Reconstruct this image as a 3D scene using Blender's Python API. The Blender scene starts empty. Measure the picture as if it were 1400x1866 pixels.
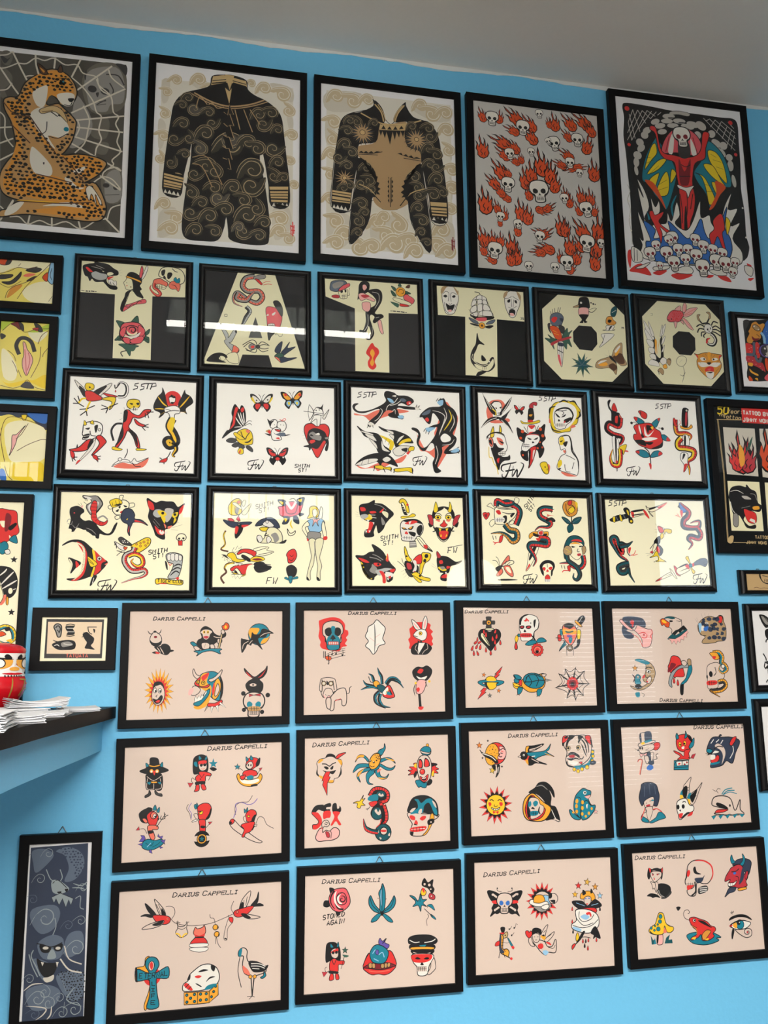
import bpy, math, random
from mathutils import Vector, Matrix
S = bpy.context.scene
COL = S.collection
# ------------------------------------------------------------------ camera, light, exposure
CAM_Z = 1.4
F_PX, YAW, PITCH, ROLL = 1568.45, 0.20227, 0.17857, -0.01325
cy_, sy_, cp_, sp_ = math.cos(YAW), math.sin(YAW), math.cos(PITCH), math.sin(PITCH)
fwd = Vector((sy_*cp_, cy_*cp_, sp_)); r0 = Vector((cy_, -sy_, 0)); u0 = r0.cross(fwd)
cr_, sr_ = math.cos(ROLL), math.sin(ROLL)
rt, up = cr_*r0 + sr_*u0, -sr_*r0 + cr_*u0
cd = bpy.data.cameras.new('camera'); cam = bpy.data.objects.new('camera', cd); COL.objects.link(cam)
cd.sensor_fit = 'VERTICAL'; cd.sensor_height = 24.0; cd.lens = F_PX/1866*24.0; cd.clip_start = 0.02
M = Matrix((rt, up, -fwd)).transposed().to_4x4(); M.translation = (0, 0, CAM_Z)
cam.matrix_world = M; S.camera = cam
S.view_settings.view_transform = 'Standard'; S.view_settings.look = 'None'
S.view_settings.exposure = 0.13; S.view_settings.gamma = 1.0; S.view_settings.use_curve_mapping = False
W = bpy.data.worlds.new('daylight'); S.world = W; W.use_nodes = True
bg = W.node_tree.nodes['Background']; bg.inputs[0].default_value = (0.80, 0.90, 1.0, 1); bg.inputs[1].default_value = 9.0
def area(name, loc, rot, sx, sy, power, col, portal=False):
    l = bpy.data.lights.new(name, 'AREA'); l.shape = 'RECTANGLE'; l.size = sx; l.size_y = sy; l.energy = power; l.color = col
    if portal: l.cycles.is_portal = True
    o = bpy.data.objects.new(name, l); o.location = loc; o.rotation_euler = rot; COL.objects.link(o); return o
LAMP_Y, LAMP_Z = -0.95, 2.715
area('lamp_light', (0.25, LAMP_Y, LAMP_Z-0.04), (0, 0, 0), 2.0, 0.07, 280, (1.0, 0.955, 0.90))
area('lamp_light', (-1.9, LAMP_Y-0.2, LAMP_Z-0.04), (0, 0, 0), 1.3, 0.07, 80, (1.0, 0.955, 0.90))
area('ceiling_fill', (-1.9, LAMP_Y-0.2, LAMP_Z+0.03), (math.pi, 0, 0), 1.3, 0.06, 18, (1.0, 0.95, 0.89))  # upward fill added to brighten the ceiling, no real lamp behind it
# ------------------------------------------------------------------ materials
def lin(c):
    return tuple(((v/255)/12.92 if v/255 <= .04045 else ((v/255+.055)/1.055)**2.4) for v in c)
def mat(name, rgb, rough=.6, spec=.3, bump=0, scale=40, vary=0, metal=0, emit=0):
    m = bpy.data.materials.new(name); m.use_nodes = True; nt = m.node_tree; b = nt.nodes['Principled BSDF']
    c = lin(rgb) + (1,)
    b.inputs['Base Color'].default_value = c; b.inputs['Roughness'].default_value = rough
    b.inputs['Specular IOR Level'].default_value = spec; b.inputs['Metallic'].default_value = metal
    if emit: b.inputs['Emission Color'].default_value = c; b.inputs['Emission Strength'].default_value = emit
    if bump or vary:
        tc = nt.nodes.new('ShaderNodeTexCoord'); n = nt.nodes.new('ShaderNodeTexNoise'); n.inputs['Scale'].default_value = scale
        n.inputs['Detail'].default_value = 5; nt.links.new(tc.outputs['Object'], n.inputs['Vector'])
        if bump:
            bn = nt.nodes.new('ShaderNodeBump'); bn.inputs['Strength'].default_value = bump; bn.inputs['Distance'].default_value = .002
            nt.links.new(n.outputs['Fac'], bn.inputs['Height']); nt.links.new(bn.outputs['Normal'], b.inputs['Normal'])
        if vary:
            mx = nt.nodes.new('ShaderNodeMix'); mx.data_type = 'RGBA'
            mx.inputs['A'].default_value = tuple(v*(1-vary) for v in c[:3]) + (1,); mx.inputs['B'].default_value = tuple(min(1, v*(1+vary)) for v in c[:3]) + (1,)
            nt.links.new(n.outputs['Fac'], mx.inputs['Factor']); nt.links.new(mx.outputs['Result'], b.inputs['Base Color'])
    return m
INK = dict(k=(26,25,27), w=(236,231,220), r=(222,52,48), R=(236,120,98), y=(240,208,40), g=(240,168,50), G=(196,150,92), t=(20,128,148), T=(12,84,92),
    d=(62,60,60), s=(150,146,140), S=(196,190,180), n=(206,176,124), p=(226,92,100), P=(240,178,170), u=(52,110,190), U=(150,196,226), v=(104,84,168),
    o=(222,82,34), O=(220,150,58), m=(130,30,40), M=(190,52,62), b=(92,58,40), f=(232,208,176), j=(84,80,72), J=(112,106,96), e=(214,206,190), E=(228,222,208),
    q=(248,196,40), l=(190,210,70), a=(52,62,82), A=(96,108,124), B=(150,160,160), c=(236,230,192), C=(246,238,196), h=(178,158,120), H=(204,186,152), i=(60,56,48), N=(182,150,108), z=(56,96,80), Z=(182,184,180))
INKM = {}
def ink(k):
    if k not in INKM: INKM[k] = mat('ink_'+k, INK[k], .62, .25)
    return INKM[k]
PAPER = dict(white=(242,240,240), cream=(240,234,196), bone=(253,250,242), ivory=(253,246,212), blush=(220,199,184), smoke=(206,202,196), night=(50,50,52), black=(22,24,26), kraft=(196,164,116),
    yellow=(238,220,110), slate=(70,78,96), snow=(236,234,232))
PAPM = {k: mat('paper_'+k, v, .75, .1 if sum(v) < 250 else .2) for k, v in PAPER.items()}
FRM = mat('black_satin_wood', (15,14,15), .34, .3, bump=.06, scale=60)
FRM2 = mat('black_matt_wood', (14,13,14), .5, .14, bump=.08, scale=80)
WIRE = mat('steel_wire', (120,122,125), .35, .5, metal=1)
def glass_mat():
    m = bpy.data.materials.new('picture_glass'); m.use_nodes = True; nt = m.node_tree; nt.nodes.clear()
    o = nt.nodes.new('ShaderNodeOutputMaterial'); mx = nt.nodes.new('ShaderNodeMixShader'); t = nt.nodes.new('ShaderNodeBsdfTransparent')
    g = nt.nodes.new('ShaderNodeBsdfGlossy'); g.inputs['Roughness'].default_value = 0.0; fr = nt.nodes.new('ShaderNodeFresnel'); fr.inputs['IOR'].default_value = 1.45
    geo = nt.nodes.new('ShaderNodeNewGeometry'); mul = nt.nodes.new('ShaderNodeMath'); mul.operation = 'MULTIPLY'
    inv = nt.nodes.new('ShaderNodeMath'); inv.operation = 'SUBTRACT'; inv.inputs[0].default_value = 1.0
    nt.links.new(geo.outputs['Backfacing'], inv.inputs[1]); nt.links.new(fr.outputs[0], mul.inputs[0]); nt.links.new(inv.outputs[0], mul.inputs[1])
    nt.links.new(mul.outputs[0], mx.inputs[0]); nt.links.new(t.outputs[0], mx.inputs[1]); nt.links.new(g.outputs[0], mx.inputs[2]); nt.links.new(mx.outputs[0], o.inputs[0])
    return m
GLASS = glass_mat()
# ------------------------------------------------------------------ mesh helpers
def mesh_obj(name, verts, faces, mats, parent=None, mi=None, loc=None, smooth=False):
    me = bpy.data.meshes.new(name); me.from_pydata(verts, [], faces)
    for m in (mats if isinstance(mats, (list, tuple)) else [mats]): me.materials.append(m)
    if mi: me.polygons.foreach_set('material_index', mi)
    if smooth: me.polygons.foreach_set('use_smooth', [True]*len(me.polygons))
    me.update()
    o = bpy.data.objects.new(name, me); COL.objects.link(o)
    if parent: o.parent = parent
    if loc: o.location = loc
    return o
def box_vf(x0, x1, y0, y1, z0, z1, n=0):
    v = [(x0,y0,z0),(x1,y0,z0),(x1,y1,z0),(x0,y1,z0),(x0,y0,z1),(x1,y0,z1),(x1,y1,z1),(x0,y1,z1)]
    f = [(3,2,1,0),(4,5,6,7),(0,1,5,4),(1,2,6,5),(2,3,7,6),(3,0,4,7)]
    return v, [tuple(i+n for i in q) for q in f]
def boxes(name, lst, m, parent=None):
    V, Fc = [], []
    for b in lst:
        v, f = box_vf(*b, n=len(V)); V += v; Fc += f
    return mesh_obj(name, V, Fc, m, parent)
def tube(name, pts, r, m, parent=None, n=6, closed=False):
    V, Fc = [], []; pts = [Vector(p) for p in pts]; L = len(pts)
    for i, p in enumerate(pts):
        a = pts[i-1] if (i or closed) else p; b = pts[(i+1) % L] if (i < L-1 or closed) else p
        d = (b-a).normalized(); s = d.cross(Vector((0, 1, 0.01))).normalized(); t = d.cross(s)
        for j in range(n):
            q = p + r*(math.cos(j*math.tau/n)*s + math.sin(j*math.tau/n)*t); V.append(q[:])
    for i in range(L if closed else L-1):
        for j in range(n):
            Fc.append((i*n+j, i*n+(j+1) % n, ((i+1) % L)*n+(j+1) % n, ((i+1) % L)*n+j))
    return mesh_obj(name, V, Fc, m, parent, smooth=True)
def struct(o): o['kind'] = 'structure'; return o
def empty(name, loc, label, cat, group=None):
    o = bpy.data.objects.new(name, None); o.empty_display_size = .05; COL.objects.link(o); o.location = loc
    o['label'] = label; o['category'] = cat
    if group: o['group'] = group
    return o
# ------------------------------------------------------------------ drawing on paper (units: half millimetres on the sheet, y up)
GLY = {k: v.split(',') for k, v in (s.split(':') for s in '''A:00 26 40,12 32;B:00 06 36 45 44 33 03,33 42 41 30 00;C:45 36 16 05 01 10 30 41;D:00 06 26 44 42 20 00;E:40 00 06 46,03 33;F:00 06 46,03 33;G:45 36 16 05 01 10 30 41 43 23;H:00 06,46 40,03 43;I:26 20,16 36,10 30;J:46 41 30 10 01;K:00 06,46 03 40;L:06 00 40;M:00 06 23 46 40;N:00 06 40 46;O:10 30 41 45 36 16 05 01 10;P:00 06 36 45 44 33 03;R:00 06 36 45 44 33 03,23 40;S:45 36 16 05 04 13 33 42 41 30 10 01;T:06 46,26 20;U:06 01 10 30 41 46;V:06 20 46;W:06 10 23 30 46;X:00 46,06 40;Y:06 23 46,23 20;0:10 30 41 45 36 16 05 01 10;2:05 16 36 45 44 00 40;5:46 06 04 34 43 41 30 10 01;!:26 22,21 20;-:13 33;.:10 20;l:06 01 10;i:13 10,15 16;n:00 04,03 14 34 40;a:44 40,43 34 14 03 01 10 30 41;r:00 04,02 14 34;s:44 14 03 12 32 41 30 00;e:02 42 43 34 14 03 01 10 40;o:10 30 41 43 34 14 03 01 10;t:16 11 20 30,04 34;h:00 06,03 14 34 40;v:04 20 44;f:10 15 26 36,03 33;g:44 34 14 03 12 42,44 4-'''.split(';'))}
MAC = {k: v for k, v in (s.split('=') for s in '''skull=f k -1,-54 -30,-48 -45,-28 -46,-6 -38,12 -26,24 -25,46 -12,54 12,54 25,46 26,24 38,12 46,-6 45,-28 30,-48;f A -1,-49 -28,-43 -40,-26 -41,-6 -33,8 -21,20 -20,43 -10,49 10,49 20,43 21,20 33,8 41,-6 40,-26 28,-43;f B -28,-8 -18,-13 -7,-5 -8,6 -18,11 -28,6;f B 28,-8 18,-13 7,-5 8,6 18,11 28,6;p k 0,8 -7,21 -1,19 0,16 1,19 7,21;p C -18,27 18,27 18,40 -18,40;z 2.5 k -19,27 19,27;z 2.5 k -18,34 18,34;z 2.5 k -18,40 18,40;z 2 k -11,27 -11,40;z 2 k -4,27 -4,40;z 2 k 4,27 4,40;z 2 k 11,27 11,40;t 5 k -33,10 -24,16 -20,26;t 5 k 33,10 24,16 20,26
rose=f B -30,10 -58,8 -72,30 -48,34 -24,24;f B 30,10 58,8 72,30 48,34 24,24;f B -8,40 -22,70 0,84 14,66 8,40;z 3 k -26,16 -66,28;z 3 k 26,16 66,28;F 4 A -8,-54 -40,-46 -52,-18 -54,14 -34,42 0,52 36,42 56,12 52,-22 36,-46 12,-54;w 10 3 k -50,10 -30,34 0,44 34,34;w 9 2 k 50,-8 38,16 10,24 -16,18;f C -44,0 -20,14 16,16 40,2 30,16 0,26 -34,16;F 4 A -2,-38 -24,-30 -30,-8 -14,10 12,10 28,-8 24,-30;t 6 k -14,-14 -8,-28 8,-30 16,-18 8,-6 -4,-10 0,-20;t 5 k -26,-20 -20,4 0,12 22,2;f C -24,-16 -14,-4 4,2 22,-10 18,4 0,10 -18,4
star=p k 0,-52 13,-17 50,-15 21,8 31,44 0,24 -31,44 -21,8 -50,-15 -13,-17;p A 0,-38 9,-12 36,-11 15,6 22,32 0,17 -22,32 -15,6 -36,-11 -9,-12;p B 0,-38 9,-12 0,0;p B 36,-11 15,6 0,0;p B 22,32 0,17 0,0;p B -22,32 -15,6 0,0;p B -36,-11 -9,-12 0,0
fw=t 6 k -38,4 -48,-4 -44,-20 -26,-26 8,-32 16,-36;t 6 k -8,-28 -20,2 -34,26 -46,24 -46,12;z 6 k -32,2 6,-5;t 6 k 2,-20 -6,24 16,-6 14,26 38,-8 44,-26 32,-32
sstp=z 5 k -22,-16 -40,-12 -42,-4 -28,0 -30,10 -50,16;z 5 k 6,-14 -10,-10 -12,-2 2,2 0,12 -18,18;z 5 k 6,-14 34,-14;z 5 k 22,-14 14,14;z 5 k 40,-12 30,16;z 5 k 32,-14 56,-16 58,-2 35,3
flame=p k 0,60 -22,52 -36,34 -32,12 -40,-6 -30,-34 -34,-60 -22,-42 -18,-20 -10,-40 -14,-72 -4,-104 0,-72 2,-44 10,-30 18,-56 14,-82 26,-58 26,-30 22,-12 34,-30 34,-46 42,-24 36,2 40,24 26,48;p A 0,54 -18,46 -30,32 -27,12 -34,-6 -26,-30 -22,-34 -18,-8 -6,-36 -8,-70 -4,-84 -4,-40 10,-18 20,-46 20,-60 21,-34 16,-4 32,-20 36,-22 30,2 34,24 22,44;t 5 k -14,40 -4,26 -12,12 0,-6;t 5 k 14,42 8,28 18,14
curl=t 4.5 A -50,30 -30,-10 0,-34 32,-26 42,0 26,24 2,22 -8,4 4,-8 16,0
wave=f B -54,40 -46,4 -24,-30 4,-46 40,-36 54,0 38,32 6,36 -20,16 -30,30;t 4 A -52,34 -32,-8 0,-36 34,-28 42,2 24,24 0,20 -8,2 6,-8 16,2;t 3 A -54,14 -36,-22 -2,-48 40,-40 56,0
bfly=f k -4,-10 -30,-42 -54,-46 -48,-16 -34,-2 -42,18 -24,42 -14,30 -3,12;f k 4,-10 30,-42 54,-46 48,-16 34,-2 42,18 24,42 14,30 3,12;f A -8,-10 -30,-34 -44,-37 -38,-16 -24,-4;f A 8,-10 30,-34 44,-37 38,-16 24,-4;f B -8,4 -26,2 -32,16 -24,30 -12,20;f B 8,4 26,2 32,16 24,30 12,20;f k 0,-22 -4,0 0,26 4,0;t 2.5 k -1,-20 -8,-38 -16,-46;t 2.5 k 1,-20 8,-38 16,-46
drop=f k 0,-50 -20,4 -16,34 0,44 16,34 20,4;f A 0,-34 -13,6 -10,28 0,34 10,28 13,6
chip=e A 0 0 50 34 0'''.split('\n'))}
def cat(P, closed, n=4):
    if len(P) < 3: return P
    out = []; L = len(P)
    for i in range(L if closed else L-1):
        p0 = P[i-1] if (i or closed) else P[0]; p1 = P[i]; p2 = P[(i+1) % L]; p3 = P[(i+2) % L] if (i+2 < L or closed) else P[-1]
        for j in range(n):
            t = j/n; t2 = t*t; t3 = t2*t
            out.append(tuple(.5*(2*p1[k]+(p2[k]-p0[k])*t+(2*p0[k]-5*p1[k]+4*p2[k]-p3[k])*t2+(3*p1[k]-p0[k]-3*p2[k]+p3[k])*t3) for k in (0, 1)))
    if not closed: out.append(P[-1])
    return out
class Sheet:
    def __init__(s): s.sh = []                      # (colour, [polygons])
    def fill(s, c, P): s.sh.append((c, [P]))
    def ribbon(s, c, P, wf, closed=False):
        L = len(P); A = []; B = []
        if L < 2: return
        for i in range(L):
            a = P[i-1] if (i or closed) else P[0]; b = P[(i+1) % L] if (i < L-1 or closed) else P[-1]
            dx, dy = b[0]-a[0], b[1]-a[1]; d = math.hypot(dx, dy) or 1; w = wf(i/(L-1))/2
            nx, ny = -dy/d*w, dx/d*w; A.append((P[i][0]+nx, P[i][1]+ny)); B.append((P[i][0]-nx, P[i][1]-ny))
        s.sh.append((c, [[A[i], A[(i+1) % L], B[(i+1) % L], B[i]] for i in range(L if closed else L-1)]))
    def run(s, txt, tf=None, sc=1.0, cols=None, rot=0.0):
        for line in txt.replace('\n', ';').split(';'):
            q = line.split()
            if q: s.cmd(q, tf or (lambda x, y: (x, y)), sc, cols or {}, rot)
    def cmd(s, q, tf, sc, cols, rot):
        op = q[0]; cc = lambda c: cols.get(c, c)
        pts = lambda i: [tf(*map(float, a.split(','))) for a in q[i:]]
        if op in 'fp':
            P = pts(2); s.fill(cc(q[1]), cat(P, True) if op == 'f' else P)
        elif op in 'FP':
            P = pts(3); P = cat(P, True) if op == 'F' else P; s.fill(cc(q[2]), P); w = float(q[1])*sc; s.ribbon('k', P, lambda t: w, True)
        elif op in 'lz':
            w = float(q[1])*sc; P = pts(3); s.ribbon(cc(q[2]), cat(P, False) if op == 'l' else P, lambda t: w)
        elif op == 't':
            w = float(q[1])*sc; s.ribbon(cc(q[2]), cat(pts(3), False), lambda t: w*(.25+.75*math.sin(math.pi*min(1, max(0, t)))**.7))
        elif op == 'w':
            a, b = float(q[1])*sc, float(q[2])*sc; s.ribbon(cc(q[3]), cat(pts(4), False), lambda t: a+(b-a)*t)
        elif op in 'cCeE':
            i = 1
            if op in 'CE': w = float(q[1])*sc; i = 2
            col = cc(q[i]); v = list(map(float, q[i+1:])); rx = v[2]; ry = v[3] if op in 'eE' else rx; ro = math.radians(v[4]) if op in 'eE' else 0
            n = 20 if rx*sc > 6 else 10
            P = [tf(v[0]+rx*math.cos(a)*math.cos(ro)-ry*math.sin(a)*math.sin(ro), v[1]+rx*math.cos(a)*math.sin(ro)+ry*math.sin(a)*math.cos(ro)) for a in (k*math.tau/n for k in range(n))]
            s.fill(col, P)
            if op in 'CE': s.ribbon('k', P, lambda t: w, True)
        elif op == 'B':                              # burst: width colour n x y outer-rx outer-ry inner-rx inner-ry turn
            w = float(q[1])*sc; n = int(q[3]); v = list(map(float, q[4:])); a0 = math.radians(v[6]); P = []
            for k in range(n*2):
                a = a0+k*math.pi/n; i = 2 if k % 2 == 0 else 4; P.append(tf(v[0]+v[i]*math.sin(a), v[1]+v[i+1]*math.cos(a)))
            s.fill(cc(q[2]), P); s.ribbon('k', P, lambda t: w, True)
        elif op in 'xXY':
            w = float(q[1])*sc; h = float(q[3])*sc; a = math.radians(-float(q[4])) + rot; x0, y0 = tf(float(q[5]), float(q[6])); t = ' '.join(q[7:]); u = h/6; pos = 0
            for ch in t:
                if ch in ' _': pos += 4*u; continue
                small = op == 'Y' and pos > 0 and ch not in 'DC'
                k = .8 if small else 1.0
                for st in GLY.get(ch, GLY['o']):
                    P = []
                    for g in st.split():
                        gx, gy = int(g[0])*u*k*.95, (int(g[1]) if g[1] != '-' else -2)*u*k; gx = gx*(1.4 if op == 'Y' else 1)+gy*(.25 if op != 'x' else 0)+pos
                        P.append((x0+gx*math.cos(a)-gy*math.sin(a), y0+gx*math.sin(a)+gy*math.cos(a)))
                    s.ribbon(cc(q[2]), P, lambda t: w)
                    if op == 'Y':
                        for e in (P[0], P[-1]): s.ribbon(cc(q[2]), [(e[0]-u*.9*math.cos(a), e[1]-u*.9*math.sin(a)), (e[0]+u*.9*math.cos(a), e[1]+u*.9*math.sin(a))], lambda t: w*.8)
                pos += (5.6 if ch not in 'Ili!.' else 4.6)*u*k*(1.38 if op == 'Y' else 1)
        elif op == 'm':
            x, y, k, ro = map(float, q[2:6]); a = math.radians(ro); c2 = dict(cols)
            fx = -1 if k < 0 else 1; k = abs(k)/100
            for kk, vv in zip('AB', q[6:8]): c2[kk] = cc(vv)
            if q[1] == 'skull': c2['C'] = c2['A']
            if q[1] == 'rose': c2['C'] = q[8] if len(q) > 8 else 'C'
            ox, oy = tf(x, y)
            def t2(X, Y):
                X, Y = X*k*fx, Y*k; X, Y = X*math.cos(a)-Y*math.sin(a), X*math.sin(a)+Y*math.cos(a)
                return (ox+X, oy-Y)
            s.run(MAC[q[1]], t2, sc*k, c2, rot)
        elif op == 'n':                              # snake: body colour, belly colour
            w = float(q[1])*sc; P = cat(pts(4), False, 6); tp = lambda t: 1.0 if t < .55 else 1.0-.85*((t-.55)/.45)
            s.ribbon('k', P, lambda t: w*tp(t)); s.ribbon(cc(q[2]), P, lambda t: w*.6*tp(t))
            Q = []
            for i in range(len(P)):
                a_, b_ = P[max(0, i-1)], P[min(len(P)-1, i+1)]; dx, dy = b_[0]-a_[0], b_[1]-a_[1]; d = math.hypot(dx, dy) or 1; o = .2*w*tp(i/(len(P)-1))
                Q.append((P[i][0]-dy/d*o, P[i][1]+dx/d*o))
            s.ribbon(cc(q[3]), Q, lambda t: w*.34*tp(t))
            for i in range(1, len(Q)-1, 2):
                dx, dy = P[i][0]-Q[i][0], P[i][1]-Q[i][1]; s.ribbon('k', [(Q[i][0]-dx*.8, Q[i][1]-dy*.8), (Q[i][0]+dx*.8, Q[i][1]+dy*.8)], lambda t: w*.07)
        elif op == 'S':                              # scattered rosettes inside an outline: step, size, colour
            st, rr = float(q[1])*sc, float(q[2])*sc; P = cat(pts(4), True); rnd = random.Random(len(P)+int(abs(P[0][0]))); c = cc(q[3])
            x0, x1 = min(a[0] for a in P), max(a[0] for a in P); y0, y1 = min(a[1] for a in P), max(a[1] for a in P); polys = []
            y = y0; r = 0
            while y < y1:
                x = x0 + (st*.5 if r % 2 else 0)
                while x < x1:
                    a, b = x+rnd.uniform(-.22, .22)*st, y+rnd.uniform(-.22, .22)*st
                    ins = False; j = len(P)-1
                    for i in range(len(P)):
                        if (P[i][1] > b) != (P[j][1] > b) and a < (P[j][0]-P[i][0])*(b-P[i][1])/(P[j][1]-P[i][1])+P[i][0]: ins = not ins
                        j = i
                    if ins:
                        R = rr*rnd.uniform(.75, 1.15); ph = rnd.uniform(0, 6.28); e = rnd.uniform(.6, .95)
                        polys.append([(a+R*math.cos(t+ph)*(1 if abs(t-3.1) > .6 else .35), b+R*e*math.sin(t+ph)) for t in (i2*math.tau/8 for i2 in range(8))])
                    x += st
                y += st*.87; r += 1
            s.sh.append((c, polys))
    def build(s, name, w, h, paper, parent, y):
        # every shape is a printed layer a few hundredths of a millimetre above what it covers
        V, Fc = box_vf(-w/2, w/2, 0, .0025, -h/2, h/2); mats = [paper]; mi = [0]*6; idx = {}
        lay = []; hw, hh = w*1000-1, h*1000-1
        for c, polys in s.sh:
            if c not in idx:
                idx[c] = len(mats); mats.append(paper if c == '_' else ink(c))
            polys = [[(max(-hw, min(hw, a)), max(-hh, min(hh, b))) for a, b in P] for P in polys]
            xs = [a for P in polys for a, b in P]; ys = [b for P in polys for a, b in P]
            if not xs: continue
            bb = (min(xs), min(ys), max(xs), max(ys)); L = 1
            for b2, l2 in lay:
                if l2 >= L and bb[0] <= b2[2] and bb[2] >= b2[0] and bb[1] <= b2[3] and bb[3] >= b2[1]: L = l2+1
            lay.append((bb, L)); yy = -L*1.6e-5
            for P in polys:
                k = len(V); V += [(a/2000, yy, b/2000) for a, b in P]; Fc.append(tuple(range(k, k+len(P)))); mi.append(idx[c])
        s.layers = max([l for _, l in lay], default=0)
        return mesh_obj(name, V, Fc, mats, parent, mi, (0, y, 0))
# ------------------------------------------------------------------ room
WALL_Y = 2.575; CEIL = CAM_Z + 2.06; BACK = -3.2; X0, X1 = -3.0, 5.8
blue = mat('sky_blue_wall_paint', (114,194,234), .55, .3, bump=.25, scale=90, vary=.03)
white_p = mat('ceiling_white_paint', (240,236,229), .8, .2, bump=.2, scale=70, vary=.02)
back_p = mat('pale_wall_paint', (150,147,141), .8, .2, bump=.1, scale=60)
wood = mat('dark_grey_floor', (80,77,75), .5, .3, bump=.2, scale=12, vary=.15)
white_trim = mat('white_trim_paint', (225,225,222), .4, .4)
slat_m = mat('translucent_white_slat', (232,232,228), .5, .3)
_n = slat_m.node_tree; _tr = _n.nodes.new('ShaderNodeBsdfTranslucent'); _tr.inputs[0].default_value = (.9, .9, .88, 1); _mx = _n.nodes.new('ShaderNodeMixShader'); _mx.inputs[0].default_value = .45
_n.links.new(_n.nodes['Principled BSDF'].outputs[0], _mx.inputs[1]); _n.links.new(_tr.outputs[0], _mx.inputs[2]); _n.links.new(_mx.outputs[0], _n.nodes['Material Output'].inputs[0])
struct(boxes('wall_front', [(X0, X1, WALL_Y, WALL_Y+.12, 0, CEIL)], blue))
struct(boxes('floor', [(X0, X1, BACK, WALL_Y, -.1, 0)], wood))
struct(boxes('ceiling', [(X0, X1, BACK, WALL_Y+.12, CEIL, CEIL+.1)], white_p))
struct(boxes('wall_left', [(X0-.12, X0, BACK, WALL_Y+.12, 0, CEIL)], back_p))
struct(boxes('wall_right', [(X1, X1+.12, BACK, WALL_Y+.12, 0, CEIL)], back_p))
# wobbly caulk line where the wall meets the ceiling
rnd = random.Random(4); V, Fc = [], []
n = 160
for i in range(n+1):
    x = -1.6 + 4.4*i/n; dz = .012 + .005*math.sin(i*.31) + rnd.uniform(-.002, .002)
    V += [(x, WALL_Y-.0015, CEIL), (x, WALL_Y-.0015, CEIL-dz), (x, WALL_Y+.002, CEIL-dz)]
    if i: k = i*3; Fc += [(k-3, k, k+1, k-2), (k-2, k+1, k+2, k-1)]
struct(mesh_obj('trim_1', V, Fc, white_trim))
# back wall with the shop's windows (only their reflections show in the picture glass)
WIN = [(-.3, 1.2, 2.80, 3.30, 9, 1), (-2.2, -1.55, 3.1, 3.38, 5, 1), (4.65, 5.35, 2.15, 3.2, 1, 1), (3.5, 4.62, .15, 1.98, 2, 1)]
xs = sorted({X0, X1} | {w[0] for w in WIN} | {w[1] for w in WIN}); lst = []
for a, b in zip(xs, xs[1:]):
    z = 0
    for w in sorted([w for w in WIN if w[0] <= a and w[1] >= b], key=lambda w: w[2]):
        if w[2] > z: lst.append((a, b, BACK-.12, BACK, z, w[2]))
        z = w[3]
    lst.append((a, b, BACK-.12, BACK, z, CEIL))
struct(boxes('wall_back', lst, back_p))
for i, (a, b, c, d, nx, nz) in enumerate(WIN):
    fr = [(a, b, BACK-.09, BACK-.03, c, c+.04), (a, b, BACK-.09, BACK-.03, d-.04, d), (a, a+.04, BACK-.09, BACK-.03, c, d), (b-.04, b, BACK-.09, BACK-.03, c, d)]
    fr += [(a+(b-a)*k/nx-.006, a+(b-a)*k/nx+.006, BACK-.08, BACK-.04, c, d) for k in range(1, nx)]
    wo = struct(boxes('window_%d' % (i+1), fr, white_trim))
    boxes('pane', [(a+.03, b-.03, BACK-.062, BACK-.058, c+.03, d-.03)], GLASS, wo)
    p = area('window_portal', ((a+b)/2, BACK-.02, (c+d)/2), (math.radians(-90), 0, 0), b-a, d-c, 1, (1, 1, 1), True)
    if i == 3:
        bl = empty('window_blind', ((a+b)/2, BACK+.03, d), 'white slatted blind hung over the low back window', 'window blind')
        V, Fc = [], []
        for k in range(int((d-c)/.045)):
            z = -.03-k*.045; zz = box_vf(-(b-a)/2, (b-a)/2, -.002, .002, -.0222, .0222, len(V)); t = math.radians(32)
            V += [(x, y*math.cos(t)-w*math.sin(t), y*math.sin(t)+w*math.cos(t)+z) for x, y, w in zz[0]]; Fc += zz[1]
        mesh_obj('slats', V, Fc, slat_m, bl); boxes('head_rail', [(-(b-a)/2, (b-a)/2, -.025, .025, -.02, .03)], white_trim, bl)
# ceiling lamps of the shop
lampm = mat('lit_tube', (255,250,240), .5, .2, emit=34); lampw = mat('lamp_housing_white', (222,228,224), .35, .5); lamp2 = mat('lit_diffuser', (255,246,230), .5, .2, emit=9)
L1 = empty('ceiling_lamp', (.245, 1.45, 2.935), 'long louvred tube lamp hanging near the picture wall', 'ceiling lamp')
boxes('housing', [(-.47, .47, -.10, .10, .05, .08), (-.47, .47, -.105, -.10, -.05, .08), (-.47, .47, .10, .105, .02, .08)], lampw, L1)
tube('tube', [(-.45, 0, -.045), (.45, 0, -.045)], .014, lampm, L1, 10)
V, Fc = [], []
for k in range(9):
    x = -.44+k*.11; j = len(V); V += [(x-.012, .095, .045), (x+.012, .095, .045), (x, .095, -.05), (x-.012, -.095, .045), (x+.012, -.095, .045), (x, -.095, -.05)]
    Fc += [(j, j+1, j+2), (j+5, j+4, j+3), (j, j+2, j+5, j+3), (j+1, j+4, j+5, j+2), (j, j+3, j+4, j+1)]
mesh_obj('louvre', V, Fc, lampw, L1)
for x in (-.4, .4): tube('suspension_cable', [(x, 0, .08), (x, 0, CEIL-2.935)], .002, WIRE, L1)
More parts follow.
